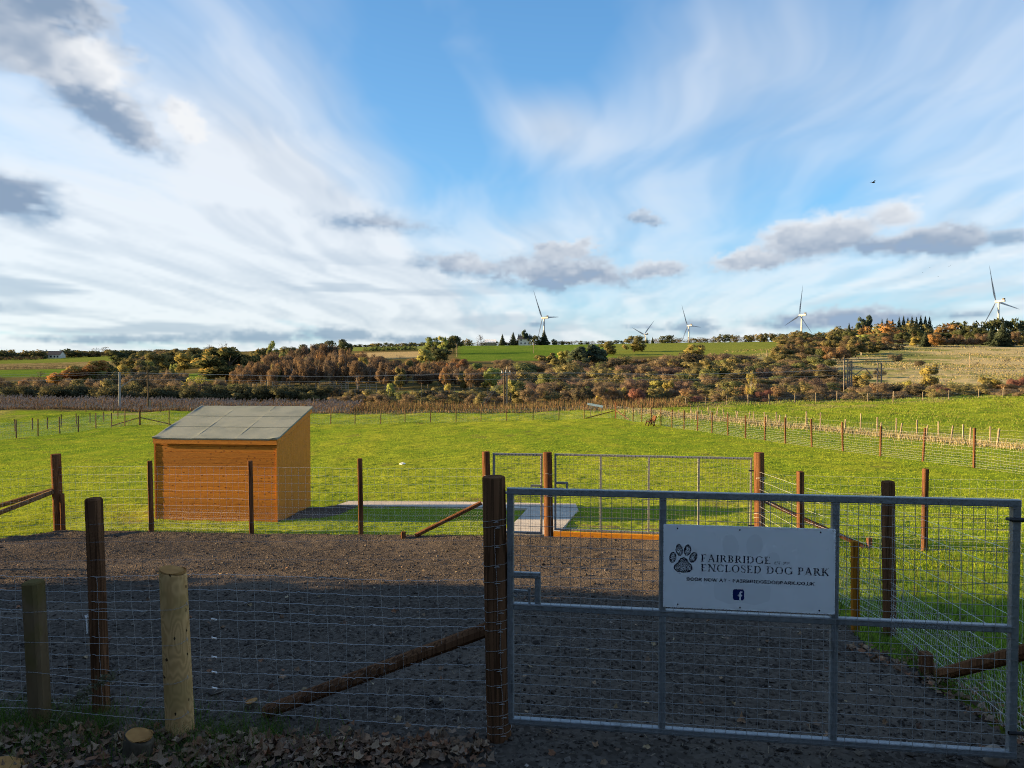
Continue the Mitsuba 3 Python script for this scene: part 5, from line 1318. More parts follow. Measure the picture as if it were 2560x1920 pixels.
    ('rustbirch', -69.6, 200.1, 7.1, 5.0), ('birch', -69.7, 204.8, 7.7, 4.9), ('birch', -65.7, 204.3, 8.2, 6.2), ('birch', -65.0, 209.5, 6.8, 6.0), ('greybirch', -60.6, 203.9, 8.5, 4.9), ('birch', -57.4, 198.3, 8.6, 5.1),
    ('birch', -55.4, 201.2, 8.2, 4.7), ('birch', -53.7, 203.3, 7.9, 5.3), ('birch', -50.2, 202.3, 8.1, 4.7), ('birch', -46.5, 195.0, 8.0, 3.4), ('birch', -47.1, 210.6, 6.0, 5.7), ('birch', -44.3, 208.5, 6.2, 4.9),
    ('greybirch', -40.8, 206.1, 5.0, 5.7), ('rustbirch', -38.5, 203.5, 5.4, 6.1), ('rustbirch', -36.8, 208.3, 3.6, 5.6), ('rustbirch', -33.5, 200.9, 3.9, 5.2), ('birch', -29.4, 204.8, 4.2, 4.7), ('birch', -28.9, 203.5, 2.7, 4.2),
    ('birch', -24.4, 207.1, 2.5, 5.5), ('birch', -23.7, 208.7, 2.6, 5.8), ('rustbirch', -20.3, 204.2, 3.5, 5.8), ('birch', -18.7, 210.0, 3.1, 5.7), ('birch', -14.7, 203.5, 3.9, 4.8), ('rustbirch', -74.5, 187.2, 4.5, 4.9),
    ('birch', -73.3, 191.3, 5.6, 3.9), ('rustbirch', -68.8, 189.3, 6.5, 4.6), ('rustbirch', -65.2, 186.9, 6.2, 5.7), ('birch', -61.6, 183.4, 7.4, 5.0), ('rustbirch', -61.5, 189.1, 6.9, 4.2), ('greybirch', -59.0, 184.1, 7.1, 4.3),
    ('rustbirch', -55.2, 182.0, 6.4, 4.2), ('greybirch', -54.7, 186.9, 6.4, 4.7), ('birch', -52.3, 188.6, 6.4, 5.0), ('rustbirch', -52.3, 191.9, 7.8, 5.2), ('birch', -46.2, 183.8, 8.0, 4.8), ('birch', -44.3, 185.1, 8.5, 4.9),
    ('birch', -43.2, 187.8, 6.6, 4.9), ('rustbirch', -41.8, 188.5, 6.7, 5.2), ('rustbirch', -37.0, 189.3, 5.1, 4.3), ('birch', -34.4, 182.4, 6.1, 4.5), ('birch', -33.0, 186.3, 6.6, 4.8), ('birch', -30.0, 182.0, 4.7, 4.8),
    ('birch', -28.9, 186.8, 4.9, 5.5), ('rustbirch', -28.6, 193.9, 4.7, 4.7), ('birch', -23.5, 182.2, 4.6, 3.5), ('birch', -20.9, 181.8, 5.2, 4.2), ('birch', -19.7, 190.5, 3.4, 5.5), ('greybirch', -15.7, 183.8, 4.6, 5.2),
    ('birch', -13.8, 178.1, 4.3, 3.5), ('rustbirch', -11.9, 184.3, 3.8, 3.7), ('birch', -10.0, 192.6, 2.2, 4.8), ('birch', -8.7, 192.8, 1.8, 4.5), ('greybirch', -5.0, 183.7, 2.7, 3.3), ('birch', -64.0, 164.6, 5.7, 2.6),
    ('rustbirch', -62.9, 168.2, 5.2, 4.1), ('birch', -61.4, 167.0, 6.1, 4.2), ('birch', -57.6, 162.2, 5.6, 4.2), ('birch', -59.3, 170.4, 7.5, 3.8), ('greybirch', -54.7, 163.6, 6.5, 4.1), ('birch', -52.0, 164.5, 6.5, 4.5),
    ('birch', -51.5, 167.1, 6.9, 4.5), ('birch', -49.2, 166.8, 6.5, 5.1), ('greybirch', -47.6, 166.0, 7.1, 3.9), ('birch', -45.1, 164.7, 7.3, 4.5), ('birch', -43.5, 171.3, 7.9, 4.4), ('birch', -40.3, 169.3, 7.8, 4.3),
    ('birch', -40.4, 165.0, 7.5, 4.2), ('greybirch', -37.9, 171.9, 5.8, 4.9), ('birch', -36.4, 171.1, 5.9, 3.6), ('birch', -35.4, 174.5, 6.3, 5.4), ('birch', -34.5, 180.4, 5.5, 4.6), ('birch', -30.5, 170.6, 4.4, 4.6),
    ('birch', -26.6, 166.7, 5.0, 3.4), ('birch', -27.4, 175.0, 4.7, 4.6), ('birch', -24.0, 170.9, 4.6, 4.7), ('birch', -21.8, 171.0, 3.6, 3.9), ('birch', -19.7, 164.8, 5.7, 4.9), ('rustbirch', -17.3, 165.7, 5.0, 4.1),
    ('rustbirch', -15.4, 164.9, 4.8, 4.4), ('birch', -14.3, 172.8, 4.5, 3.6), ('greybirch', -12.0, 168.7, 4.5, 4.1), ('birch', -9.0, 161.0, 5.0, 3.1), ('rustbirch', -7.1, 169.8, 4.5, 4.6), ('birch', -5.7, 168.3, 3.7, 3.9),
    ('birch', -4.3, 164.4, 2.9, 5.0), ('birch', -62.4, 158.9, 4.1, 3.4), ('birch', -59.3, 154.7, 5.3, 4.0), ('birch', -58.9, 158.7, 5.4, 4.5), ('birch', -55.8, 156.5, 6.1, 4.0), ('birch', -50.8, 150.1, 5.5, 3.3),
    ('rustbirch', -51.8, 157.5, 5.8, 3.9), ('birch', -50.0, 155.6, 5.5, 3.4), ('birch', -48.4, 155.0, 6.5, 4.4), ('birch', -46.2, 154.7, 6.6, 3.9), ('birch', -44.8, 154.4, 6.4, 3.4), ('birch', -43.5, 156.3, 6.9, 3.7),
    ('greybirch', -40.0, 154.7, 6.4, 3.6), ('greybirch', -39.5, 157.4, 8.4, 3.0), ('greybirch', -37.7, 155.7, 7.7, 3.9), ('birch', -36.4, 154.7, 7.8, 4.4), ('birch', -34.0, 155.5, 6.6, 4.1), ('birch', -32.6, 148.3, 6.7, 3.5),
    ('birch', -31.6, 156.0, 6.2, 4.0), ('birch', -27.4, 152.8, 5.9, 4.4), ('birch', -28.6, 159.6, 6.1, 4.2), ('birch', -24.5, 152.5, 4.9, 3.8), ('birch', -24.3, 155.3, 5.0, 3.7), ('birch', -20.3, 157.8, 5.3, 4.4),
    ('birch', -19.9, 159.3, 4.9, 4.3), ('birch', -18.8, 158.3, 4.4, 4.4), ('birch', -15.3, 157.1, 4.7, 3.8), ('rustbirch', -14.1, 149.3, 5.0, 3.5), ('birch', -13.0, 157.7, 3.8, 3.5), ('greybirch', -11.1, 154.8, 4.6, 4.3),
    ('birch', -8.8, 146.6, 4.8, 3.6), ('birch', -7.5, 148.8, 4.1, 3.7), ('birch', -6.2, 155.8, 3.0, 3.1), ('greybirch', -3.9, 152.3, 3.8, 4.1), ('olive', -78.2, 215.0, 7.3, 5.9), ('green', -65.9, 200.0, 6.9, 4.9),
    ('darkgreen', -69.7, 225.0, 7.4, 6.8), ('olive', -55.1, 190.0, 6.3, 4.4), ('green', -47.9, 172.0, 5.9, 3.8), ('olive', -47.8, 210.0, 5.9, 5.7), ('gold', -38.4, 180.0, 6.2, 3.7), ('darkgreen', -36.4, 200.0, 5.1, 4.9),
    ('olive', -28.1, 190.0, 5.0, 4.4), ('gold', -59.7, 168.0, 6.0, 3.4), ('olive', -52.0, 155.0, 5.4, 3.0), ('gold', -39.1, 160.0, 5.8, 3.3), ('olive', -23.9, 150.0, 5.0, 3.1), ('olive', -10.2, 150.0, 4.4, 3.1),
    ('olivebush', -43.3, 112.0, 2.7, 5.1, 'big olive willow bush behind the shelter roof'), ('olivebush', -48.5, 112.8, 2.4, 3.2), ('bushgreen', -48.5, 114.5, 2.9, 3.3), ('olivebush', -51.7, 126.6, 2.1, 3.6), ('bushgreen', -44.7, 113.2, 3.2, 3.2), ('olivebush', -45.7, 119.4, 2.9, 3.4),
    ('bushdark', -42.7, 117.6, 1.6, 3.3), ('bushdark', -40.4, 115.4, 2.3, 3.3), ('olivebush', -39.0, 115.4, 2.1, 3.3), ('olivebush', -36.9, 112.4, 3.0, 3.2), ('olivebush', -37.4, 121.3, 2.0, 3.4), ('bushdark', -35.0, 117.9, 2.1, 3.4),
    ('olivebush', -31.9, 110.6, 2.3, 3.1), ('bushdark', -31.4, 115.3, 2.2, 3.3), ('bushdark', -29.9, 117.5, 2.7, 3.3), ('bushdark', -29.9, 123.4, 1.6, 3.5), ('olivebush', -27.7, 121.1, 1.7, 3.4), ('bushdark', -26.1, 120.4, 2.1, 3.4),
    ('olivebush', -21.9, 109.2, 2.5, 3.1), ('olivebush', -20.3, 111.3, 2.3, 3.2), ('olivebush', -21.1, 119.7, 1.5, 3.4), ('bushgreen', -20.0, 122.3, 1.2, 3.5), ('bushgreen', -17.7, 114.6, 1.8, 3.3), ('olivebush', -16.2, 122.0, 1.9, 3.5),
    ('bushdark', -13.6, 118.0, 2.0, 3.4), ('olivebush', -12.5, 122.0, 2.3, 3.5), ('bushdark', -10.9, 120.6, 1.8, 3.4), ('bushdark', -8.5, 115.6, 1.4, 3.3), ('olivebush', -7.6, 120.5, 2.0, 3.4), ('olivebush', -6.4, 120.8, 1.8, 3.4),
    ('olivebush', -4.4, 122.2, 1.3, 3.5), ('bushdark', -3.4, 117.8, 1.8, 3.3), ('olivebush', -1.3, 118.7, 1.9, 3.4), ('brown', -26.7, 107.1, 1.3, 2.8), ('brown', -24.4, 103.7, 1.7, 2.7), ('brown', -23.1, 107.1, 1.6, 2.8),
    ('brown', -20.6, 106.4, 1.8, 2.8), ('brown', -19.4, 105.3, 1.7, 2.8), ('olivebush', -18.4, 105.8, 1.5, 2.8), ('brown', -15.4, 104.4, 2.0, 2.7), ('olivebush', -13.7, 105.3, 1.5, 2.8), ('olivebush', -12.1, 103.8, 1.7, 2.7),
    ('brown', -10.9, 106.2, 1.8, 2.8), ('olivebush', -8.7, 106.2, 1.7, 2.8), ('brown', -5.9, 104.7, 1.8, 2.7), ('olivebush', -4.7, 102.0, 2.4, 2.7), ('brown', -3.1, 104.9, 1.5, 2.7), ('brown', -1.3, 105.6, 1.5, 2.8),
    ('brown', -2.4, 228.5, 3.3, 10.2), ('olivebush', 3.6, 225.4, 2.5, 8.5), ('brown', 6.4, 232.0, 1.6, 9.9), ('brown', 9.2, 229.3, 2.7, 9.2), ('olivebush', 13.5, 222.3, 3.3, 9.1), ('bushgreen', 18.4, 223.8, 4.1, 8.2),
    ('olivebush', 19.9, 229.9, 4.2, 11.6), ('brown', 23.5, 215.4, 3.9, 9.9), ('olivebush', 26.9, 222.8, 5.5, 9.6), ('brown', 33.1, 229.2, 3.7, 10.5), ('olivebush', 36.3, 230.4, 4.1, 8.8), ('brown', 42.8, 237.0, 3.2, 9.7),
    ('brown', 45.6, 237.4, 3.1, 9.1), ('olivebush', 46.8, 228.6, 3.8, 8.0), ('brown', 51.3, 224.0, 3.9, 8.1), ('brown', 55.7, 231.4, 4.9, 11.9), ('bushdark', 57.4, 222.6, 6.0, 9.6), ('brown', 63.3, 229.4, 4.1, 9.6),
    ('brown', 65.5, 219.4, 5.9, 8.0), ('purplebrown', 68.2, 224.0, 4.8, 8.2), ('bushdark', 73.8, 225.7, 4.0, 7.9), ('purplebrown', 77.0, 229.7, 3.9, 10.0), ('olivebush', 79.9, 221.0, 3.1, 10.8), ('bushdark', 85.9, 228.0, 1.9, 9.8),
    ('olivebush', 87.5, 223.8, 4.8, 9.1), ('brown', 92.8, 225.7, 3.7, 11.8), ('brown', -0.4, 199.6, 4.4, 8.8), ('bushgreen', 2.9, 195.0, 4.2, 9.8), ('brown', 6.3, 203.8, 2.1, 8.0), ('brown', 8.7, 201.0, 4.0, 7.7),
    ('bushgreen', 13.8, 200.3, 3.0, 6.5), ('bushgreen', 15.7, 196.0, 3.2, 8.6), ('brown', 17.8, 192.1, 4.9, 7.3), ('purplebrown', 21.0, 205.2, 2.9, 8.5), ('bushgreen', 25.4, 201.0, 3.9, 7.9), ('bushdark', 27.7, 195.1, 5.2, 7.3),
    ('brown', 31.4, 199.1, 2.8, 7.7), ('purplebrown', 37.2, 209.2, 2.7, 9.8), ('brown', 38.6, 201.3, 3.1, 9.3), ('brown', 43.2, 207.2, 2.3, 9.9), ('brown', 44.0, 201.7, 4.6, 9.1), ('olivebush', 47.1, 205.8, 4.5, 9.7),
    ('olivebush', 52.0, 199.1, 4.4, 9.5), ('olivebush', 54.7, 195.5, 4.8, 6.5), ('olivebush', 59.8, 201.2, 2.9, 9.6), ('bushgreen', 62.4, 204.7, 3.9, 8.8), ('olivebush', 62.8, 198.2, 5.1, 7.5), ('olivebush', 67.8, 199.1, 4.3, 8.3),
    ('bushdark', 71.1, 198.8, 4.2, 9.3), ('olivebush', 72.8, 195.3, 4.5, 8.4), ('olivebush', 81.8, 206.9, 3.3, 8.1), ('brown', 82.2, 202.7, 3.6, 9.6), ('bushgreen', 84.5, 200.9, 4.2, 7.8), ('bushgreen', 85.9, 195.9, 3.8, 7.5),
    ('brown', -0.2, 179.7, 4.1, 7.2), ('bushgreen', 1.9, 182.4, 4.2, 8.1), ('olivebush', 4.3, 173.6, 3.6, 7.4), ('brown', 7.7, 177.4, 3.0, 8.0), ('brown', 11.1, 176.0, 4.1, 7.3), ('olivebush', 13.4, 170.8, 5.4, 7.2),
    ('olivebush', 14.7, 174.4, 5.5, 7.5), ('purplebrown', 20.4, 183.8, 3.2, 10.2), ('olivebush', 21.7, 172.0, 4.0, 5.6), ('bushgreen', 26.5, 184.2, 3.1, 5.6), ('purplebrown', 28.5, 179.7, 4.3, 7.5), ('olivebush', 32.9, 179.0, 4.0, 7.4),
    ('brown', 32.7, 174.4, 4.0, 5.7), ('purplebrown', 39.6, 185.0, 3.1, 7.9), ('purplebrown', 39.8, 176.2, 3.6, 9.1), ('purplebrown', 42.2, 177.3, 3.5, 8.2), ('olivebush', 46.6, 178.9, 3.4, 6.4), ('olivebush', 45.9, 166.3, 4.6, 7.9),
    ('olivebush', 49.0, 169.6, 4.1, 6.8), ('olivebush', 54.9, 176.2, 4.8, 6.9), ('brown', 58.8, 178.6, 4.0, 8.4), ('brown', 63.4, 184.8, 3.5, 6.0), ('olivebush', 63.7, 179.2, 4.0, 7.4), ('purplebrown', 69.2, 180.0, 3.1, 9.3),
    ('bushgreen', 69.5, 181.9, 3.3, 6.8), ('bushgreen', 73.5, 180.1, 3.6, 5.6), ('bushdark', 77.7, 184.8, 2.8, 7.3), ('olivebush', 77.8, 178.4, 2.8, 9.3), ('purplebrown', 77.6, 173.5, 4.1, 5.6), ('brown', -1.4, 156.7, 4.9, 5.9),
    ('olivebush', 1.9, 159.1, 4.2, 4.7), ('olivebush', 3.0, 159.4, 4.8, 5.1), ('olivebush', 6.9, 159.4, 3.2, 6.0), ('olivebush', 9.9, 156.6, 4.2, 7.5), ('bushgreen', 12.2, 162.5, 3.9, 5.5), ('olivebush', 13.2, 156.7, 4.5, 6.5),
    ('brown', 17.1, 159.1, 3.7, 5.5), ('olivebush', 19.9, 157.0, 4.9, 7.3), ('bushdark', 23.8, 165.8, 2.5, 7.2), ('olivebush', 25.3, 159.9, 4.1, 7.0), ('brown', 25.2, 148.2, 4.5, 6.4), ('olivebush', 30.2, 161.5, 2.6, 6.7),
    ('olivebush', 31.8, 156.1, 3.9, 5.0), ('brown', 32.4, 148.7, 3.4, 5.2), ('olivebush', 34.8, 148.7, 3.9, 5.5), ('olivebush', 40.1, 159.4, 3.8, 5.6), ('olivebush', 39.5, 152.2, 4.9, 7.6), ('bushgreen', 41.0, 147.0, 4.5, 7.0),
    ('bushdark', 48.1, 166.2, 4.4, 5.8), ('olivebush', 46.7, 145.6, 4.7, 7.0), ('bushdark', 52.0, 156.9, 4.2, 7.3), ('bushgreen', 55.4, 162.5, 4.6, 6.0), ('purplebrown', 56.1, 156.7, 4.0, 4.1), ('brown', 59.9, 156.9, 4.0, 7.8),
    ('olivebush', 64.1, 161.8, 3.2, 6.9), ('brown', 66.2, 160.2, 3.5, 5.8), ('olivebush', 66.2, 159.7, 3.3, 6.9), ('olivebush', 74.1, 168.5, 1.9, 6.3), ('bushdark', 70.9, 157.3, 3.8, 6.4), ('purplebrown', -0.1, 139.8, 4.0, 5.8),
    ('olivebush', 1.2, 139.5, 2.5, 4.9), ('brown', 2.2, 138.3, 3.3, 5.1), ('bushgreen', 6.7, 138.2, 4.5, 6.5), ('brown', 9.2, 148.8, 3.9, 7.8), ('bushdark', 9.4, 143.3, 4.2, 6.8), ('brown', 12.6, 139.4, 3.9, 6.2),
    ('olivebush', 14.3, 146.1, 3.4, 6.1), ('brown', 17.7, 144.5, 3.6, 4.4), ('olivebush', 18.2, 135.2, 3.7, 6.1), ('olivebush', 21.8, 142.4, 3.6, 5.8), ('brown', 22.5, 135.1, 3.2, 5.3), ('bushgreen', 25.5, 138.9, 3.2, 7.5),
    ('olivebush', 29.6, 145.4, 3.0, 4.4), ('brown', 31.9, 143.3, 3.7, 6.3), ('olivebush', 32.2, 140.3, 3.5, 5.0), ('bushgreen', 34.5, 143.8, 3.8, 6.6), ('purplebrown', 37.7, 142.3, 2.7, 6.0), ('brown', 37.2, 134.1, 3.6, 5.6),
    ('olivebush', 40.8, 138.0, 2.4, 6.5), ('bushdark', 42.4, 132.7, 4.0, 5.8), ('brown', 45.5, 137.4, 2.6, 6.3), ('olivebush', 47.8, 135.6, 2.5, 5.4), ('brown', 50.2, 136.5, 2.9, 5.6), ('bushgreen', 53.2, 140.5, 2.8, 5.8),
    ('brown', 54.6, 137.7, 2.6, 6.0), ('brown', 57.3, 141.8, 2.0, 6.0), ('olivebush', 63.7, 146.4, 1.5, 6.1), ('bushdark', 60.6, 136.7, 1.3, 6.3), ('brown', 61.8, 135.3, 2.5, 6.1), ('brown', 67.2, 144.3, 1.2, 5.2),
    ('bushgreen', -0.6, 121.3, 3.1, 6.3), ('bushgreen', 1.3, 119.4, 3.6, 4.9), ('purplebrown', 3.6, 126.5, 2.7, 5.6), ('purplebrown', 5.9, 125.1, 2.9, 5.7), ('brown', 7.0, 120.9, 3.2, 5.5), ('olivebush', 8.6, 119.8, 3.0, 5.8),
    ('purplebrown', 10.8, 126.6, 3.0, 5.2), ('brown', 12.8, 120.6, 3.5, 4.8), ('brown', 14.1, 121.7, 3.5, 5.1), ('brown', 17.5, 127.1, 3.2, 5.4), ('olivebush', 19.3, 129.6, 2.3, 4.8), ('purplebrown', 20.9, 119.6, 3.6, 5.7),
    ('olivebush', 23.0, 129.6, 2.6, 5.0), ('olivebush', 23.3, 121.9, 3.4, 4.4), ('brown', 26.0, 123.3, 2.6, 5.9), ('olivebush', 28.2, 129.6, 2.3, 4.9), ('purplebrown', 29.5, 121.6, 3.1, 5.0), ('purplebrown', 34.1, 136.2, 2.2, 5.2),
    ('bushgreen', 33.2, 124.8, 2.6, 5.0), ('olivebush', 36.3, 125.5, 1.7, 6.2), ('olivebush', 37.4, 122.6, 2.9, 4.9), ('bushgreen', 37.8, 120.8, 2.8, 5.0), ('olivebush', 43.8, 128.6, 1.7, 4.9), ('brown', 43.8, 125.1, 2.1, 4.5),
    ('olivebush', 45.4, 125.1, 1.6, 5.4), ('olivebush', 49.4, 130.0, 1.9, 3.7), ('brown', 52.2, 132.2, 2.0, 5.1), ('olivebush', 51.6, 124.9, 1.6, 5.2), ('purplebrown', 50.8, 118.8, 3.4, 4.7), ('bushgreen', 54.2, 122.1, 2.1, 6.3),
    ('bushdark', 60.0, 132.7, 1.5, 5.4), ('brown', 58.7, 126.7, 2.3, 6.0), ('brown', 61.7, 126.6, 2.5, 4.2), ('olivebush', 60.5, 121.3, 2.9, 3.8), ('brown', 67.2, 128.7, 1.4, 5.0), ('olivebush', 0.1, 111.4, 2.6, 3.3),
    ('olivebush', 1.2, 109.7, 2.1, 3.2), ('brown', 2.6, 106.7, 2.7, 3.2), ('brown', 5.0, 113.6, 3.0, 3.4), ('olivebush', 6.4, 112.5, 2.0, 3.3), ('brown', 8.7, 109.9, 2.5, 3.2), ('bushdark', 10.4, 113.6, 2.5, 3.4),
    ('bushdark', 10.4, 104.1, 3.2, 3.1), ('brown', 13.4, 106.6, 3.1, 3.2), ('brown', 14.9, 110.4, 2.3, 3.3), ('rustbush', 15.8, 107.9, 2.8, 3.2), ('rustbush', 18.5, 110.0, 1.9, 3.3), ('rustbush', 18.5, 109.7, 2.2, 3.2),
    ('olivebush', 22.0, 110.0, 2.2, 3.3), ('olivebush', 23.3, 110.9, 2.2, 3.3), ('brown', 25.0, 111.2, 2.0, 3.3), ('rustbush', 27.3, 108.7, 2.2, 3.2), ('rustbush', 28.6, 111.0, 2.1, 3.3), ('olivebush', 30.4, 112.5, 2.1, 3.3),
    ('olivebush', 30.7, 106.7, 2.3, 3.2), ('brown', 32.4, 109.5, 2.1, 3.2), ('olivebush', 32.5, 104.3, 2.4, 3.1), ('rustbush', 36.6, 111.9, 2.3, 3.3), ('bushdark', 37.7, 109.8, 2.0, 3.2), ('rustbush', 40.6, 110.7, 1.9, 3.3),
    ('rustbush', 40.2, 105.5, 2.5, 3.1), ('olivebush', 43.8, 110.2, 2.1, 3.3), ('olivebush', 44.2, 106.9, 3.1, 3.2), ('brown', 47.9, 111.4, 2.4, 3.3), ('brown', 45.7, 104.9, 2.2, 3.1), ('brown', 48.3, 105.7, 1.7, 3.1),
    ('olivebush', 51.8, 109.0, 1.7, 3.2), ('brown', 53.7, 109.2, 2.4, 3.2), ('brown', 52.4, 104.9, 2.3, 3.1), ('rustbush', 58.7, 113.6, 2.3, 3.4), ('brown', 58.0, 109.8, 2.6, 3.2), ('bushdark', 60.4, 111.3, 2.3, 3.3),
    ('bushdark', 61.8, 108.4, 2.1, 3.2), ('brown', 64.9, 113.3, 2.1, 3.3), ('olivebush', 66.9, 111.6, 1.4, 3.3), ('brown', 66.7, 110.2, 2.0, 3.3), ('olivebush', 68.6, 109.7, 2.2, 3.2), ('olivebush', 75.1, 117.9, 1.6, 3.5),
    ('olivebush', 70.1, 107.2, 1.5, 3.2), ('bushdark', 74.2, 110.9, 1.7, 3.3), ('rustbush', 80.8, 117.7, 1.2, 3.5), ('rustbush', 77.3, 110.4, 1.7, 3.3), ('brown', 78.8, 109.9, 1.2, 3.2), ('bushdark', 80.7, 110.4, 1.5, 3.3),
    ('bushdark', 81.9, 108.6, 1.6, 3.2), ('olivebush', 25.4, 103.2, 1.6, 2.9), ('crimson', 26.6, 102.9, 1.3, 2.9), ('brown', 28.7, 106.9, 1.3, 3.0), ('brown', 31.0, 104.6, 1.5, 3.0), ('brown', 32.8, 104.5, 1.2, 3.0),
    ('brown', 35.4, 104.8, 1.2, 3.0), ('crimson', 37.1, 104.6, 2.3, 3.0), ('olivebush', 37.8, 104.8, 1.2, 3.0), ('brown', 40.5, 104.6, 1.5, 3.0), ('brown', 42.0, 105.0, 1.5, 3.0), ('bushdark', 43.8, 102.0, 1.6, 2.9),
    ('bushdark', 46.7, 104.5, 1.5, 3.0), ('brown', 48.0, 104.2, 1.4, 3.0), ('brown', 49.1, 101.7, 1.5, 2.9), ('olivebush', 50.8, 101.1, 1.4, 2.9), ('brown', 55.4, 105.7, 1.1, 3.0), ('brown', 56.7, 103.9, 1.2, 3.0),
    ('brown', 58.2, 105.0, 1.2, 3.0), ('bushdark', 62.6, 108.0, 1.5, 3.1), ('olivebush', 63.7, 106.2, 1.4, 3.0), ('olivebush', 62.0, 102.3, 1.6, 2.9), ('olivebush', 66.5, 106.3, 1.7, 3.0), ('olivebush', 71.4, 109.4, 1.2, 3.1),
    ('olivebush', 70.8, 105.8, 1.7, 3.0), ('brown', 71.7, 104.8, 1.1, 3.0), ('brown', 71.6, 101.7, 1.3, 2.9), ('brown', 72.7, 99.7, 1.4, 2.8), ('brown', 77.3, 103.6, 1.2, 2.9), ('olive', 81.9, 220.8, 3.1, 6.9),
    ('olivewood', 83.2, 215.0, 4.0, 6.7), ('rustbirch', 89.4, 228.7, 3.1, 6.0), ('brownwood', 88.0, 214.5, 4.3, 6.7), ('olivewood', 97.4, 226.6, 2.3, 7.1), ('darkgreen', 99.8, 226.3, 4.9, 7.1), ('rustbirch', 99.8, 221.8, 5.2, 5.8),
    ('rustbirch', 105.0, 224.4, 5.6, 5.9), ('olivewood', 89.4, 235.0, 5.4, 7.4), ('darkgreen', 93.0, 236.5, 3.8, 7.4), ('brownwood', 94.8, 240.3, 6.4, 7.5), ('brownwood', 104.8, 253.4, 5.0, 8.0), ('olive', 102.7, 241.1, 4.5, 7.6),
    ('rustbirch', 111.2, 251.3, 4.6, 6.6), ('brownwood', 110.1, 236.5, 4.6, 7.4), ('olive', 113.5, 239.1, 4.6, 7.5), ('olivewood', 123.3, 252.6, 6.4, 7.9), ('rustbirch', 103.6, 270.0, 4.2, 7.1), ('darkgreen', 106.1, 268.2, 5.0, 8.4),
    ('olive', 113.5, 274.3, 4.3, 8.6), ('olivewood', 115.3, 272.6, 5.2, 8.6), ('brownwood', 115.9, 263.1, 3.7, 8.3), ('olivewood', 120.1, 265.8, 6.1, 8.3), ('olivewood', 127.0, 267.1, 3.2, 8.4), ('brownwood', 127.7, 266.7, 4.0, 8.4),
    ('rustbirch', 129.6, 261.6, 4.8, 6.8), ('olive', 138.7, 270.8, 4.8, 8.5), ('olive', 117.2, 302.1, 4.6, 9.5), ('brownwood', 116.6, 293.1, 3.8, 9.2), ('brownwood', 126.1, 305.7, 4.8, 9.6), ('brownwood', 131.4, 300.9, 4.3, 9.4),
    ('darkgreen', 137.7, 314.3, 4.2, 9.9), ('olive', 139.0, 303.9, 6.2, 9.5), ('brownwood', 140.2, 293.7, 4.8, 9.2), ('olive', 148.8, 302.5, 5.3, 9.5), ('darkgreen', 149.1, 300.0, 4.7, 9.4), ('brownwood', 152.2, 299.4, 3.5, 9.4),
    ('rustbirch', 159.3, 299.6, 5.3, 7.8), ('brownwood', 131.2, 335.9, 2.9, 10.5), ('brownwood', 135.8, 334.7, 5.4, 10.5), ('brownwood', 144.4, 339.0, 5.0, 10.6), ('rustbirch', 145.4, 339.0, 3.6, 8.9), ('rustbirch', 150.0, 340.0, 4.0, 8.9),
    ('olive', 150.5, 329.7, 3.5, 10.3), ('brownwood', 163.9, 339.9, 5.1, 10.7), ('olive', 163.0, 340.3, 3.5, 10.7), ('rustbirch', 165.6, 326.0, 3.1, 8.5), ('brownwood', 175.3, 338.3, 5.0, 10.6), ('olivewood', 175.9, 333.5, 4.7, 10.5),
    ('brownwood', 185.8, 341.3, 2.8, 10.7), ('olivewood', 181.6, 467.8, 4.5, 14.7), ('olivewood', 187.4, 473.0, 6.9, 14.8), ('olivewood', 186.1, 457.6, 6.6, 14.4), ('olivewood', 192.9, 469.5, 9.0, 14.7), ('olivewood', 202.2, 473.7, 7.5, 14.9),
    ('darkgreen', 206.5, 469.3, 5.7, 14.7), ('olivewood', 213.3, 477.3, 8.5, 15.0), ('olive', 218.7, 478.4, 10.9, 15.0), ('olive', 230.4, 482.5, 9.2, 15.1), ('olivewood', 225.4, 463.7, 10.9, 14.6), ('olive', 165.7, 428.6, 3.5, 13.5),
    ('brownwood', 168.4, 423.2, 4.8, 13.3), ('brownwood', 178.3, 432.0, 4.2, 13.6), ('olive', 184.8, 426.9, 5.5, 13.4), ('brownwood', 189.9, 429.2, 5.2, 13.5), ('olivewood', 195.8, 427.3, 8.1, 13.4), ('darkgreen', 199.5, 425.0, 9.2, 13.3),
    ('olive', 204.2, 425.9, 5.7, 13.4), ('brownwood', 209.9, 424.8, 6.6, 13.3), ('olivewood', 216.1, 431.1, 8.5, 13.5), ('brownwood', 228.9, 431.3, 10.9, 13.5), ('darkgreen', 223.9, 414.9, 10.2, 13.0), ('olivewood', 146.1, 374.4, 3.1, 11.7),
    ('brownwood', 160.3, 397.0, 3.0, 12.5), ('darkgreen', 154.8, 371.4, 5.0, 11.7), ('brownwood', 161.0, 372.0, 4.1, 11.7), ('darkgreen', 171.0, 384.2, 4.5, 12.1), ('olivewood', 174.7, 380.1, 3.9, 11.9), ('darkgreen', 180.9, 377.3, 7.1, 11.8),
    ('olivewood', 189.4, 383.7, 5.3, 12.0), ('brownwood', 198.8, 393.5, 5.7, 12.3), ('olivewood', 198.9, 380.3, 5.7, 11.9), ('brownwood', 202.9, 382.3, 5.9, 12.0), ('darkgreen', 214.6, 388.8, 6.4, 12.2), ('olive', 219.8, 388.5, 5.5, 12.2),
    ('bushdark', 139.4, 292.0, 1.8, 5.6), ('bushdark', 142.1, 292.0, 2.6, 5.6), ('bushdark', 144.8, 292.0, 1.7, 5.6), ('bushdark', 147.4, 292.0, 2.3, 5.6), ('bushdark', 150.1, 292.0, 3.3, 5.6), ('bushdark', 152.7, 292.0, 2.3, 5.6),
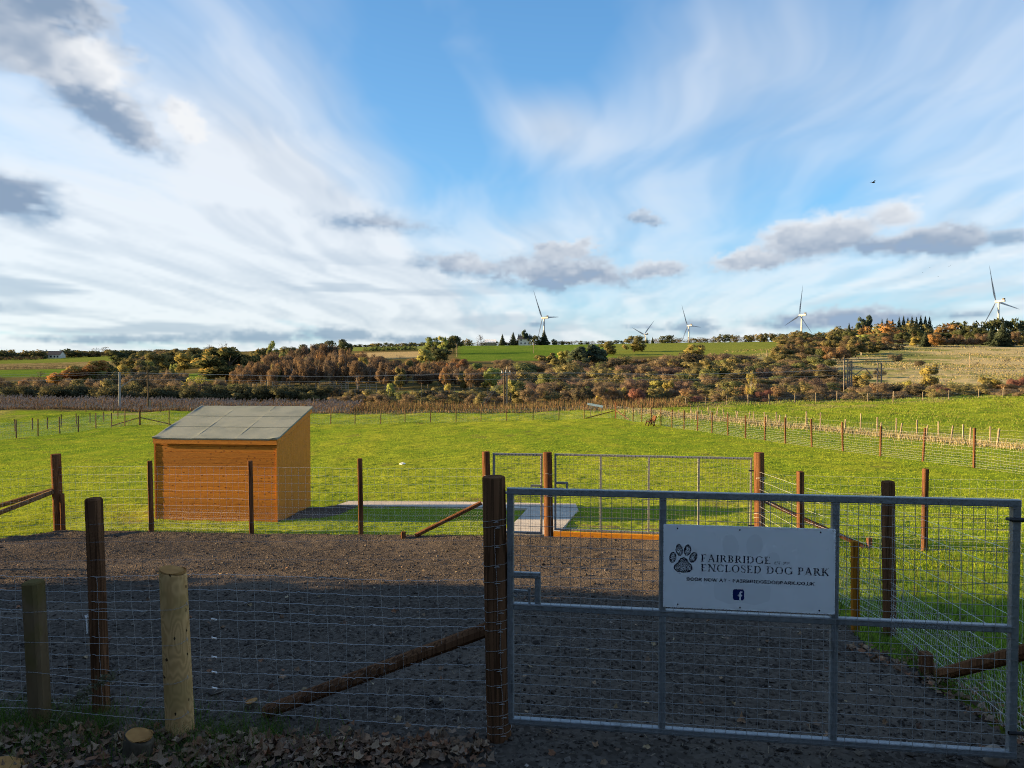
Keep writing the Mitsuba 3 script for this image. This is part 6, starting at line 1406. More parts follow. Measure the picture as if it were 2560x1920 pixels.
    ('bushdark', 155.4, 292.0, 2.3, 5.6), ('bushdark', 158.0, 292.0, 3.0, 5.6), ('bushdark', 160.7, 292.0, 2.7, 5.6), ('olivewood', 200.0, 335.0, 2.7, 10.1), ('brownwood', 204.5, 335.0, 2.9, 10.1), ('darkgreen', 209.1, 335.0, 2.5, 10.1),
    ('brownwood', 213.7, 335.0, 2.6, 10.1), ('darkgreen', 218.3, 335.0, 3.8, 10.1), ('brownwood', 222.8, 335.0, 3.1, 10.1), ('brownwood', 227.4, 335.0, 2.2, 10.1), ('brownwood', 232.0, 335.0, 2.4, 10.1), ('olivewood', 236.5, 335.0, 2.1, 10.1),
    ('brownwood', 241.1, 335.0, 3.0, 10.1), ('darkgreen', 245.7, 335.0, 3.0, 10.1), ('brownwood', 220.9, 370.0, 5.3, 11.1), ('darkgreen', 225.9, 370.0, 5.6, 11.1), ('olivewood', 231.0, 370.0, 6.0, 11.1), ('olivewood', 236.0, 370.0, 6.8, 11.1),
    ('darkgreen', 241.1, 370.0, 6.1, 11.1), ('brownwood', 246.1, 370.0, 5.3, 11.1), ('darkgreen', 251.2, 370.0, 6.1, 11.1), ('darkgreen', 256.2, 370.0, 4.4, 11.1), ('olivewood', 261.3, 370.0, 4.0, 11.1), ('darkgreen', 266.3, 370.0, 4.3, 11.1),
    ('darkgreen', 271.3, 370.0, 4.6, 11.1), ('brownwood', 276.4, 370.0, 7.3, 11.1), ('brownwood', 87.6, 491.6, 2.7, 8.0), ('brownwood', 88.9, 491.1, 3.2, 8.0), ('olivewood', 93.0, 494.0, 3.1, 8.1), ('brownwood', 95.1, 489.5, 2.8, 8.0),
    ('brownwood', 99.4, 494.0, 3.2, 8.1), ('brownwood', 100.1, 489.2, 4.2, 8.0), ('brownwood', 103.2, 488.6, 4.2, 8.0), ('brownwood', 104.0, 485.1, 2.8, 7.9), ('brownwood', 110.0, 496.7, 2.9, 8.1), ('darkgreen', 110.3, 492.8, 5.0, 8.1),
    ('darkgreen', 113.9, 491.5, 3.3, 8.0), ('brownwood', 113.7, 484.3, 5.0, 7.9), ('brownwood', 115.7, 483.7, 4.5, 7.9), ('brownwood', 119.4, 489.8, 3.1, 8.0), ('brownwood', 122.4, 485.7, 5.1, 8.0), ('brownwood', 125.9, 491.0, 3.0, 8.0),
    ('olivewood', 127.5, 490.0, 3.8, 8.0), ('brownwood', 128.4, 482.4, 4.8, 7.9), ('olivewood', 133.4, 490.7, 3.2, 8.0), ('brownwood', 135.7, 492.4, 4.6, 8.1), ('brownwood', 137.7, 489.3, 3.2, 8.0), ('olivewood', 141.1, 486.9, 5.3, 8.0),
    ('brownwood', 146.8, 497.3, 4.3, 8.1), ('brownwood', 146.6, 490.5, 4.6, 8.0), ('darkgreen', 147.3, 486.5, 7.3, 8.0), ('brownwood', 156.2, 499.6, 5.7, 8.2), ('brownwood', 152.3, 486.2, 3.9, 8.0), ('olivewood', 156.4, 495.2, 6.3, 8.1),
    ('brownwood', 158.3, 492.9, 5.7, 8.1), ('brownwood', 159.8, 491.2, 5.1, 8.0), ('darkgreen', 165.3, 493.0, 6.5, 8.1), ('olivewood', 165.2, 490.2, 5.7, 8.0), ('brownwood', 168.1, 492.9, 7.0, 8.1), ('brownwood', 168.9, 487.9, 4.9, 8.0),
    ('olivewood', 170.9, 485.1, 7.1, 7.9), ('darkgreen', 172.9, 486.1, 4.7, 8.0), ('darkgreen', 177.0, 492.8, 7.3, 8.1), ('olivewood', 177.8, 482.8, 7.0, 7.9), ('darkgreen', 182.7, 490.6, 7.4, 8.0), ('darkgreen', 183.8, 485.6, 3.9, 8.0),
    ('darkgreen', 191.2, 495.5, 6.3, 8.1), ('brownwood', 190.1, 494.0, 7.1, 8.1), ('darkgreen', -135.6, 596.4, 3.6, 9.8), ('darkgreen', -131.5, 600.3, 3.2, 9.8), ('darkgreen', -129.2, 596.5, 4.2, 9.8), ('darkgreen', -124.4, 599.4, 3.5, 9.8),
    ('darkgreen', -120.3, 596.9, 3.6, 9.8), ('darkgreen', -117.9, 604.2, 4.4, 9.9), ('olivewood', -115.3, 596.9, 5.1, 9.8), ('olivewood', -111.5, 601.3, 5.3, 9.8), ('darkgreen', -106.2, 597.4, 5.7, 9.8), ('darkgreen', -102.7, 604.6, 5.0, 9.9),
    ('olivewood', -97.1, 602.5, 4.0, 9.9), ('olivewood', -92.7, 598.5, 5.1, 9.8), ('darkgreen', -89.9, 598.4, 4.9, 9.8), ('olivewood', -86.0, 602.5, 5.4, 9.9), ('darkgreen', -85.6, 605.7, 6.3, 9.9), ('darkgreen', -79.8, 598.5, 4.3, 9.8),
    ('darkgreen', -74.2, 596.0, 6.3, 9.8), ('darkgreen', -74.2, 600.7, 5.2, 9.8), ('darkgreen', -68.0, 605.0, 6.9, 9.9), ('darkgreen', -63.7, 585.4, 5.7, 9.6), ('darkgreen', -59.8, 604.5, 6.4, 9.9), ('darkgreen', -57.7, 604.8, 7.8, 9.9),
    ('darkgreen', -54.0, 602.9, 6.9, 9.9), ('darkgreen', -50.7, 609.0, 7.3, 10.0), ('olivewood', -45.4, 598.5, 6.7, 9.8), ('olivewood', -44.0, 605.8, 4.6, 9.9), ('olivewood', -38.4, 605.2, 9.3, 9.9), ('darkgreen', -30.4, 478.0, 2.4, 5.2),
    ('darkgreen', -27.8, 478.0, 2.5, 5.2), ('brownwood', -24.7, 478.0, 3.0, 5.2), ('brownwood', -23.0, 478.0, 2.9, 5.2), ('darkgreen', -20.4, 478.0, 2.5, 5.2), ('darkgreen', -16.7, 478.0, 3.2, 5.2), ('brownwood', -15.4, 478.0, 3.4, 5.2),
    ('brownwood', -12.6, 478.0, 2.7, 5.2), ('darkgreen', -10.7, 478.0, 3.4, 5.2), ('brownwood', -8.5, 478.0, 3.6, 5.2), ('brownwood', -5.2, 478.0, 3.4, 5.2), ('darkgreen', -2.7, 478.0, 2.5, 5.2), ('brownwood', -1.3, 478.0, 2.6, 5.2),
    ('darkgreen', 2.1, 478.0, 3.3, 5.2), ('brownwood', 4.7, 478.0, 3.3, 5.2), ('brownwood', 7.0, 478.0, 2.5, 5.2), ('brownwood', 9.2, 478.0, 2.8, 5.2), ('brownwood', 11.8, 478.0, 2.8, 5.2), ('brownwood', 13.9, 478.0, 3.5, 5.2),
    ('brownwood', 16.8, 478.0, 3.6, 5.2), ('darkgreen', 18.2, 478.0, 2.7, 5.2), ('darkgreen', 20.8, 478.0, 2.8, 5.2), ('darkgreen', 24.0, 478.0, 2.6, 5.2), ('brownwood', 26.4, 478.0, 2.5, 5.2), ('darkgreen', 29.0, 478.0, 3.6, 5.2),
    ('darkgreen', 30.9, 478.0, 3.2, 5.2), ('darkgreen', 34.2, 478.0, 2.6, 5.2), ('brownwood', 36.3, 478.0, 3.1, 5.2), ('darkgreen', 38.4, 478.0, 2.8, 5.2), ('brownwood', 41.9, 478.0, 3.6, 5.2), ('brownwood', 42.7, 478.0, 3.2, 5.2),
    ('darkgreen', 46.5, 478.0, 3.0, 5.2), ('brownwood', 48.5, 478.0, 3.0, 5.2), ('darkgreen', 50.6, 478.0, 2.5, 5.2), ('brownwood', 54.0, 478.0, 2.5, 5.2), ('brownwood', 55.0, 478.0, 2.9, 5.2), ('brownwood', 57.6, 478.0, 2.5, 5.2),
    ('darkgreen', 60.2, 478.0, 3.2, 5.2), ('brownwood', 64.0, 478.0, 3.2, 5.2), ('brownwood', 66.3, 478.0, 2.6, 5.2), ('brownwood', 68.7, 478.0, 2.9, 5.2), ('darkgreen', 70.8, 478.0, 3.3, 5.2), ('brownwood', 72.6, 478.0, 2.4, 5.2),
    ('darkgreen', 74.5, 478.0, 2.6, 5.2), ('bushgreen', -80.5, 388.0, 2.5, 4.0), ('bushgreen', -77.9, 388.0, 3.0, 4.0), ('bushgreen', -75.2, 388.0, 3.5, 4.0), ('bushgreen', -72.6, 388.0, 2.7, 4.0), ('bushgreen', -69.9, 388.0, 3.3, 4.0),
    ('bushgreen', -67.3, 388.0, 3.0, 4.0), ('bushgreen', -64.6, 388.0, 3.1, 4.0), ('bushgreen', -62.0, 388.0, 3.4, 4.0), ('bushgreen', -59.3, 388.0, 3.4, 4.0), ('bushgreen', -56.7, 388.0, 2.7, 4.0), ('bushgreen', -54.0, 388.0, 3.1, 4.0),
    ('darkgreen', -626.9, 836.0, 4.3, 18.3), ('olivewood', -641.0, 870.0, 2.6, 19.0), ('darkgreen', -645.4, 881.4, 2.9, 19.2), ('darkgreen', -633.3, 872.7, 2.4, 19.1), ('olivewood', -643.2, 895.6, 2.9, 19.6), ('olivewood', -592.7, 833.0, 3.4, 18.2),
    ('darkgreen', -635.7, 904.2, 2.6, 19.7), ('olivewood', -586.5, 842.2, 3.3, 18.4), ('olivewood', -593.1, 858.2, 2.6, 18.7), ('olivewood', -629.7, 922.5, 2.9, 20.1), ('olivewood', -594.3, 879.0, 3.3, 19.2), ('olivewood', -577.3, 864.5, 3.2, 18.9),
    ('olivewood', -582.9, 880.1, 3.1, 19.2), ('olivewood', -553.7, 849.5, 3.1, 18.5), ('brownwood', -566.3, 872.8, 3.4, 19.1), ('brownwood', -566.3, 874.9, 3.1, 19.1), ('darkgreen', -557.6, 878.4, 2.6, 19.2), ('brownwood', -537.4, 852.9, 4.2, 18.6),
    ('darkgreen', -561.9, 909.3, 2.7, 19.9), ('olivewood', -540.8, 875.0, 3.5, 19.1), ('olivewood', -533.1, 874.4, 4.9, 19.1), ('olivewood', -489.4, 808.6, 3.5, 17.7), ('darkgreen', -492.5, 831.7, 3.2, 18.2), ('olivewood', -518.7, 884.0, 3.0, 19.3),
    ('brownwood', -492.0, 853.2, 3.0, 18.6), ('darkgreen', -491.5, 854.0, 3.6, 18.6), ('olivewood', -474.2, 837.1, 3.0, 18.3), ('darkgreen', -466.1, 829.9, 3.2, 18.1), ('olivewood', -450.0, 812.2, 3.4, 17.7), ('brownwood', -445.6, 816.8, 3.1, 17.8),
    ('olivewood', -470.3, 874.3, 2.8, 19.1), ('olivewood', -456.8, 853.2, 3.4, 18.6), ('brownwood', -440.2, 838.4, 2.6, 18.3), ('olivewood', -464.8, 895.7, 3.5, 19.6), ('darkgreen', -440.1, 862.0, 3.0, 18.8), ('darkgreen', -423.4, 844.0, 3.5, 18.4),
    ('olivewood', -423.3, 845.3, 6.1, 18.5), ('olivewood', -436.3, 884.3, 2.6, 19.3), ('olivewood', -318.7, 656.0, 5.0, 14.3), ('darkgreen', -321.8, 672.9, 4.1, 14.7), ('olivewood', -326.7, 697.1, 4.3, 15.2), ('brownwood', -293.8, 631.4, 3.6, 13.8),
    ('brownwood', -307.3, 671.6, 4.8, 14.7), ('olivewood', -287.1, 637.6, 6.2, 13.9), ('darkgreen', -283.3, 640.1, 4.1, 14.0), ('brownwood', -259.7, 591.0, 4.5, 12.9), ('darkgreen', -266.7, 624.1, 6.3, 13.6), ('brownwood', -272.0, 637.4, 4.3, 13.9),
    ('olivewood', -261.9, 627.0, 5.6, 13.7), ('olivewood', -272.0, 665.1, 3.9, 14.5), ('darkgreen', -454.3, 610.0, 3.0, 10.8), ('darkgreen', -450.1, 610.0, 2.5, 10.8), ('brownwood', -446.0, 610.0, 3.1, 10.8), ('brownwood', -441.8, 610.0, 3.4, 10.8),
    ('olivewood', -437.6, 610.0, 3.0, 10.8), ('olivewood', -433.5, 610.0, 3.6, 10.8), ('olivewood', -429.3, 610.0, 3.5, 10.8), ('olivewood', -425.2, 610.0, 2.7, 10.8), ('olivewood', -421.0, 610.0, 3.5, 10.8), ('olivewood', -416.8, 610.0, 2.6, 10.8),
    ('darkgreen', -412.7, 610.0, 3.3, 10.8), ('brownwood', -536.2, 720.0, 2.6, 12.8), ('olivewood', -530.9, 720.0, 2.5, 12.8), ('olivewood', -525.6, 720.0, 2.7, 12.8), ('olivewood', -520.3, 720.0, 3.1, 12.8), ('olivewood', -514.9, 720.0, 3.6, 12.8),
    ('olivewood', -509.6, 720.0, 2.7, 12.8), ('olivewood', -504.3, 720.0, 3.3, 12.8), ('olivewood', -499.0, 720.0, 2.9, 12.8), ('brownwood', -493.6, 720.0, 2.6, 12.8), ('olivewood', -488.3, 720.0, 3.4, 12.8), ('olivewood', -483.0, 720.0, 2.8, 12.8),
    ('purplebrown', -387.3, 520.0, 2.5, 5.9), ('brownwood', -383.4, 520.0, 3.0, 7.1), ('brownwood', -379.6, 520.0, 3.2, 7.1), ('bushdark', -375.7, 520.0, 3.3, 5.9), ('brownwood', -371.9, 520.0, 3.4, 7.1), ('brownwood', -368.1, 520.0, 2.9, 7.1),
    ('bushdark', -364.2, 520.0, 3.5, 5.9), ('brownwood', -360.4, 520.0, 3.3, 7.1), ('purplebrown', -356.5, 520.0, 2.8, 5.9), ('bushdark', -352.7, 520.0, 2.5, 5.9), ('brownwood', -348.8, 520.0, 3.2, 7.1), ('olivewood', -471.2, 740.0, 3.1, 12.6),
    ('olivewood', -466.1, 740.0, 3.1, 12.6), ('darkgreen', -461.1, 740.0, 3.6, 12.6), ('olivewood', -456.0, 740.0, 3.2, 12.6), ('olivewood', -451.0, 740.0, 2.9, 12.6), ('olivewood', -445.9, 740.0, 2.9, 12.6), ('olivewood', -440.9, 740.0, 3.1, 12.6),
    ('olivewood', -435.8, 740.0, 2.9, 12.6), ('darkgreen', -430.8, 740.0, 2.8, 12.6), ('olivewood', -425.7, 740.0, 3.2, 12.6), ('olivewood', -420.7, 740.0, 3.0, 12.6), ('olivewood', -415.6, 740.0, 3.4, 12.6), ('olivewood', -410.6, 740.0, 2.6, 12.6),
    ('darkgreen', -405.5, 740.0, 3.6, 12.6), ('olivewood', -400.5, 740.0, 2.5, 12.6), ('olivewood', -395.5, 740.0, 2.6, 12.6), ('olivewood', -390.4, 740.0, 3.4, 12.6), ('olivewood', -385.4, 740.0, 3.3, 12.6), ('darkgreen', -380.3, 740.0, 3.4, 12.6),
    ('darkgreen', -375.3, 740.0, 3.3, 12.6), ('olivewood', -370.2, 740.0, 2.8, 12.6), ('olivewood', -365.2, 740.0, 3.1, 12.6), ('darkgreen', -360.1, 740.0, 2.7, 12.6), ('olivewood', -162.0, 300.0, 6.2, 9.0), ('olive', -159.5, 300.0, 6.4, 9.0),
    ('brownwood', -156.9, 300.0, 6.1, 9.0), ('brownwood', -154.3, 300.0, 6.4, 9.0), ('brownwood', -151.8, 300.0, 5.9, 9.0), ('olivewood', -149.2, 300.0, 4.8, 9.0), ('olive', -146.7, 300.0, 6.4, 9.0), ('olivewood', -144.1, 300.0, 4.9, 9.0),
    ('brownwood', -141.6, 300.0, 5.0, 9.0), ('olive', -139.0, 300.0, 4.6, 9.0), ('darkgreen', -145.0, 300.0, 7.4, 9.4), ('olivewood', -142.2, 300.0, 6.4, 9.4), ('olive', -139.5, 300.0, 7.5, 9.4), ('olivewood', -136.8, 300.0, 5.5, 9.4),
    ('olive', -134.1, 300.0, 6.1, 9.4), ('olive', -131.3, 300.0, 6.0, 9.4), ('olive', -128.6, 300.0, 6.0, 9.4), ('olive', -125.9, 300.0, 5.4, 9.4), ('olive', -123.1, 300.0, 6.2, 9.4), ('olivewood', -405.9, 545.0, 6.6, 12.6),
    ('darkgreen', -402.2, 545.0, 8.9, 12.6), ('olivewood', -398.4, 545.0, 8.4, 12.6), ('darkgreen', -394.7, 545.0, 9.9, 12.6), ('olivewood', -391.0, 545.0, 9.5, 12.6), ('darkgreen', -387.3, 545.0, 6.8, 12.6), ('brownwood', -383.6, 545.0, 6.1, 12.6),
    ('brownwood', -379.9, 545.0, 5.4, 12.6), ('olivewood', -376.1, 545.0, 8.0, 12.6), ('olivewood', -372.4, 545.0, 8.6, 12.6), ('olivewood', -368.7, 545.0, 7.1, 12.6), ('olivewood', -365.0, 545.0, 8.4, 12.6), ('olivewood', -366.8, 575.0, 7.9, 13.3),
    ('darkgreen', -362.5, 575.0, 8.8, 13.3), ('olivewood', -358.3, 575.0, 7.0, 13.3), ('darkgreen', -354.0, 575.0, 4.7, 13.3), ('olivewood', -349.8, 575.0, 6.6, 13.3), ('brownwood', -345.5, 575.0, 6.3, 13.3), ('darkgreen', -341.3, 575.0, 6.3, 13.3),
    ('brownwood', -337.0, 575.0, 10.5, 13.3), ('brownwood', -332.8, 575.0, 5.3, 13.3), ('olivewood', -328.5, 575.0, 7.1, 13.3), ('olivewood', -324.3, 575.0, 6.2, 13.3), ('olivewood', -320.0, 575.0, 3.5, 13.3), ('darkgreen', -315.8, 575.0, 6.3, 13.3),
    ('darkgreen', -311.5, 575.0, 5.6, 13.3), ('darkgreen', -307.3, 575.0, 5.4, 13.3), ('brownwood', -303.0, 575.0, 5.3, 13.3), ('darkgreen', -298.8, 575.0, 5.2, 13.3), ('brownwood', -294.5, 575.0, 4.9, 13.3), ('brownwood', -290.3, 575.0, 6.1, 13.3),
    ('brownwood', -286.0, 575.0, 5.4, 13.3), ('olivewood', -281.8, 575.0, 3.7, 13.3), ('darkgreen', -192.2, 345.0, 8.2, 11.8), ('darkgreen', -188.3, 345.0, 5.9, 11.8), ('olive', -184.4, 345.0, 6.9, 11.8), ('olive', -180.4, 345.0, 7.2, 11.8),
    ('darkgreen', -176.5, 345.0, 7.1, 11.8), ('olivewood', -172.6, 345.0, 6.2, 11.8), ('brownwood', -168.7, 345.0, 7.9, 11.8), ('brownwood', -164.8, 345.0, 6.3, 11.8), ('olive', -160.8, 345.0, 6.5, 11.8), ('olivewood', -156.9, 345.0, 6.5, 11.8),
    ('olive', -153.0, 345.0, 7.3, 11.8), ('darkgreen', -149.1, 345.0, 5.6, 11.8), ('olivewood', -145.1, 345.0, 7.4, 11.8), ('olive', -118.1, 195.0, 4.7, 6.7), ('yellowgreen', -115.2, 195.0, 4.7, 6.7), ('olivewood', -112.3, 195.0, 3.9, 6.7),
    ('yellowgreen', -109.4, 195.0, 4.8, 6.7), ('olivewood', -106.5, 195.0, 4.2, 6.7), ('brownwood', -103.7, 195.0, 5.1, 6.7), ('olivewood', -100.8, 195.0, 4.9, 6.7), ('olive', -97.9, 195.0, 3.5, 6.7), ('olivebush', -100.5, 170.0, 3.6, 4.4),
    ('brown', -98.2, 170.0, 3.6, 4.4), ('olivebush', -95.9, 170.0, 4.3, 4.4), ('brown', -93.6, 170.0, 3.3, 4.4), ('olivebush', -91.2, 170.0, 3.5, 4.4), ('brown', -88.9, 170.0, 4.1, 4.4), ('brown', -86.6, 170.0, 3.2, 4.4),
    ('brown', -84.3, 170.0, 4.1, 4.4), ('brown', -82.0, 170.0, 2.9, 4.4), ('purplebrown', -79.6, 170.0, 3.9, 4.4), ('orange', -411.7, 730.0, 4.5, 8.0, 'small orange tree in the far treeline at the left'), ('brown', -259.8, 352.0, 2.5, 3.0), ('brown', -258.0, 352.0, 3.0, 3.0),
    ('brown', -256.1, 352.0, 3.0, 3.0), ('brown', -254.1, 352.0, 2.7, 3.0), ('brown', -250.6, 352.0, 2.8, 3.0), ('brown', -248.7, 352.0, 3.5, 3.0), ('brown', -247.5, 352.0, 3.1, 3.0), ('brown', -244.0, 352.0, 3.1, 3.0),
    ('brown', -243.2, 352.0, 3.4, 3.0), ('brown', -240.8, 352.0, 2.6, 3.0), ('brown', -238.2, 352.0, 2.9, 3.0), ('brown', -236.7, 352.0, 3.6, 3.0), ('brown', -234.2, 352.0, 2.5, 3.0), ('brown', -231.5, 352.0, 3.2, 3.0),
    ('brown', -229.5, 352.0, 3.2, 3.0), ('brown', -227.6, 352.0, 2.9, 3.0), ('brown', -224.3, 352.0, 3.2, 3.0), ('brown', -221.9, 352.0, 2.5, 3.0), ('brown', -221.7, 352.0, 3.4, 3.0), ('brown', -218.9, 352.0, 2.9, 3.0),
    ('olive', -161.3, 330.0, 6.9, 8.6), ('olivewood', -157.2, 330.0, 8.8, 8.6), ('olivewood', -153.1, 330.0, 7.3, 8.6), ('olivewood', -149.0, 330.0, 8.5, 8.6), ('olive', -144.8, 330.0, 6.9, 8.6), ('olive', -140.7, 330.0, 7.2, 8.6),
    ('olivewood', -136.6, 330.0, 5.7, 8.6), ('olive', -132.5, 330.0, 6.2, 8.6), ('bare', -142.1, 332.0, 9.9, 5.4), ('bare', -137.1, 334.0, 11.0, 5.9, 'bare tall tree on the skyline above the big dark tree'),
]
PAL = {
    'olive': [(0.090, 0.086, 0.024), (0.125, 0.105, 0.030), (0.065, 0.066, 0.020)], 'olivewood': [(0.080, 0.076, 0.024), (0.105, 0.085, 0.028), (0.060, 0.062, 0.022)],
    'brownwood': [(0.085, 0.062, 0.032), (0.110, 0.076, 0.036), (0.060, 0.050, 0.026)], 'darkgreen': [(0.036, 0.048, 0.019), (0.055, 0.068, 0.022), (0.045, 0.050, 0.020)],
    'green': [(0.075, 0.110, 0.024), (0.110, 0.140, 0.030), (0.060, 0.085, 0.022)], 'lime': [(0.170, 0.205, 0.034), (0.220, 0.240, 0.045), (0.120, 0.155, 0.028)],
    'yellowgreen': [(0.165, 0.165, 0.030), (0.110, 0.120, 0.026), (0.205, 0.185, 0.032)], 'gold': [(0.230, 0.165, 0.024), (0.125, 0.105, 0.026), (0.165, 0.135, 0.024)],
    'amber': [(0.340, 0.205, 0.020), (0.270, 0.140, 0.016), (0.215, 0.160, 0.026)], 'orange': [(0.205, 0.105, 0.022), (0.140, 0.088, 0.024), (0.170, 0.084, 0.020)],
    'lean_orange': [(0.270, 0.115, 0.017), (0.200, 0.085, 0.016), (0.300, 0.150, 0.020)], 'rust': [(0.175, 0.078, 0.030), (0.125, 0.062, 0.026), (0.205, 0.105, 0.036)],
    'maple': [(0.050, 0.060, 0.017), (0.040, 0.048, 0.016), (0.215, 0.140, 0.020)], 'birch': [(0.094, 0.062, 0.034), (0.118, 0.076, 0.038), (0.070, 0.048, 0.030)],
    'rustbirch': [(0.135, 0.074, 0.030), (0.108, 0.062, 0.030), (0.160, 0.098, 0.036)], 'greybirch': [(0.088, 0.066, 0.046), (0.068, 0.052, 0.038), (0.108, 0.080, 0.054)],
    'amberbirch': [(0.360, 0.165, 0.020), (0.300, 0.120, 0.018), (0.400, 0.220, 0.030)], 'bare': [(0.030, 0.024, 0.020), (0.045, 0.036, 0.028), (0.026, 0.022, 0.020)],
    'spruce': [(0.026, 0.040, 0.024), (0.038, 0.052, 0.028), (0.020, 0.032, 0.020)], 'pine': [(0.038, 0.058, 0.034), (0.055, 0.078, 0.042), (0.028, 0.044, 0.028)],
    'hedge': [(0.048, 0.050, 0.022), (0.075, 0.068, 0.026), (0.036, 0.040, 0.020)], 'brown': [(0.105, 0.076, 0.044), (0.138, 0.102, 0.056), (0.080, 0.060, 0.036)],
    'purplebrown': [(0.105, 0.068, 0.050), (0.128, 0.082, 0.056), (0.080, 0.056, 0.044)], 'rustbush': [(0.140, 0.084, 0.040), (0.112, 0.074, 0.036), (0.165, 0.108, 0.045)],
    'olivebush': [(0.100, 0.094, 0.030), (0.140, 0.118, 0.038), (0.075, 0.070, 0.026)], 'bushgreen': [(0.080, 0.098, 0.028), (0.120, 0.125, 0.034), (0.060, 0.072, 0.024)],
    'bushdark': [(0.050, 0.044, 0.026), (0.068, 0.054, 0.030), (0.040, 0.040, 0.022)], 'crimson': [(0.120, 0.042, 0.034), (0.090, 0.042, 0.032), (0.150, 0.062, 0.042)], 'thorn': [(0.070, 0.058, 0.036), (0.090, 0.072, 0.042), (0.055, 0.048, 0.030)],
}
LOOK = {
    'olive': 'olive green broad tree', 'olivewood': 'dull olive tree', 'brownwood': 'brown autumn tree', 'darkgreen': 'dark green round tree', 'green': 'fresh green tree', 'lime': 'pale lime green tree', 'yellowgreen': 'yellow green tree', 'gold': 'yellow olive tree',
    'amber': 'golden yellow bush', 'orange': 'orange autumn tree', 'rust': 'russet tree', 'maple': 'dark tree with golden tips', 'birch': 'leafless brown birch', 'rustbirch': 'russet leaved birch', 'greybirch': 'leafless greyish birch', 'bare': 'bare black tree', 'spruce': 'dark pointed spruce',
    'pine': 'dark blue green pine', 'hedge': 'dark hedge clump', 'brown': 'leafless brown bush', 'purplebrown': 'purplish brown bush', 'rustbush': 'russet bush', 'olivebush': 'olive green bush', 'bushgreen': 'green bush', 'bushdark': 'dark brown bush', 'crimson': 'dark red brown thicket', 'thorn': 'dark thorn bush',
}
BUSHES = ('hedge', 'brown', 'purplebrown', 'rustbush', 'olivebush', 'bushgreen', 'bushdark', 'crimson', 'thorn', 'amber')
TWIGGY = ('birch', 'rustbirch', 'greybirch', 'brown', 'purplebrown', 'crimson', 'thorn', 'bare', 'brownwood')


def leaf_tris(g, pos, out, size, aspect=1.0, upward=0.0):
    n = len(pos)
    d = norm(g.standard_normal((n, 3)) + out * 0.8 + np.array([0, 0, upward]))
    e = norm(np.cross(d, g.standard_normal((n, 3))))
    L = size * g.uniform(0.6, 1.4, n)[:, None]
    W = L / aspect
    v = np.stack([pos - e * W * 0.5 - d * L * 0.4, pos + e * W * 0.5 - d * L * 0.4, pos + d * L * 0.6], 1)
    return v.reshape(-1, 3), np.arange(3 * n).reshape(-1, 3)


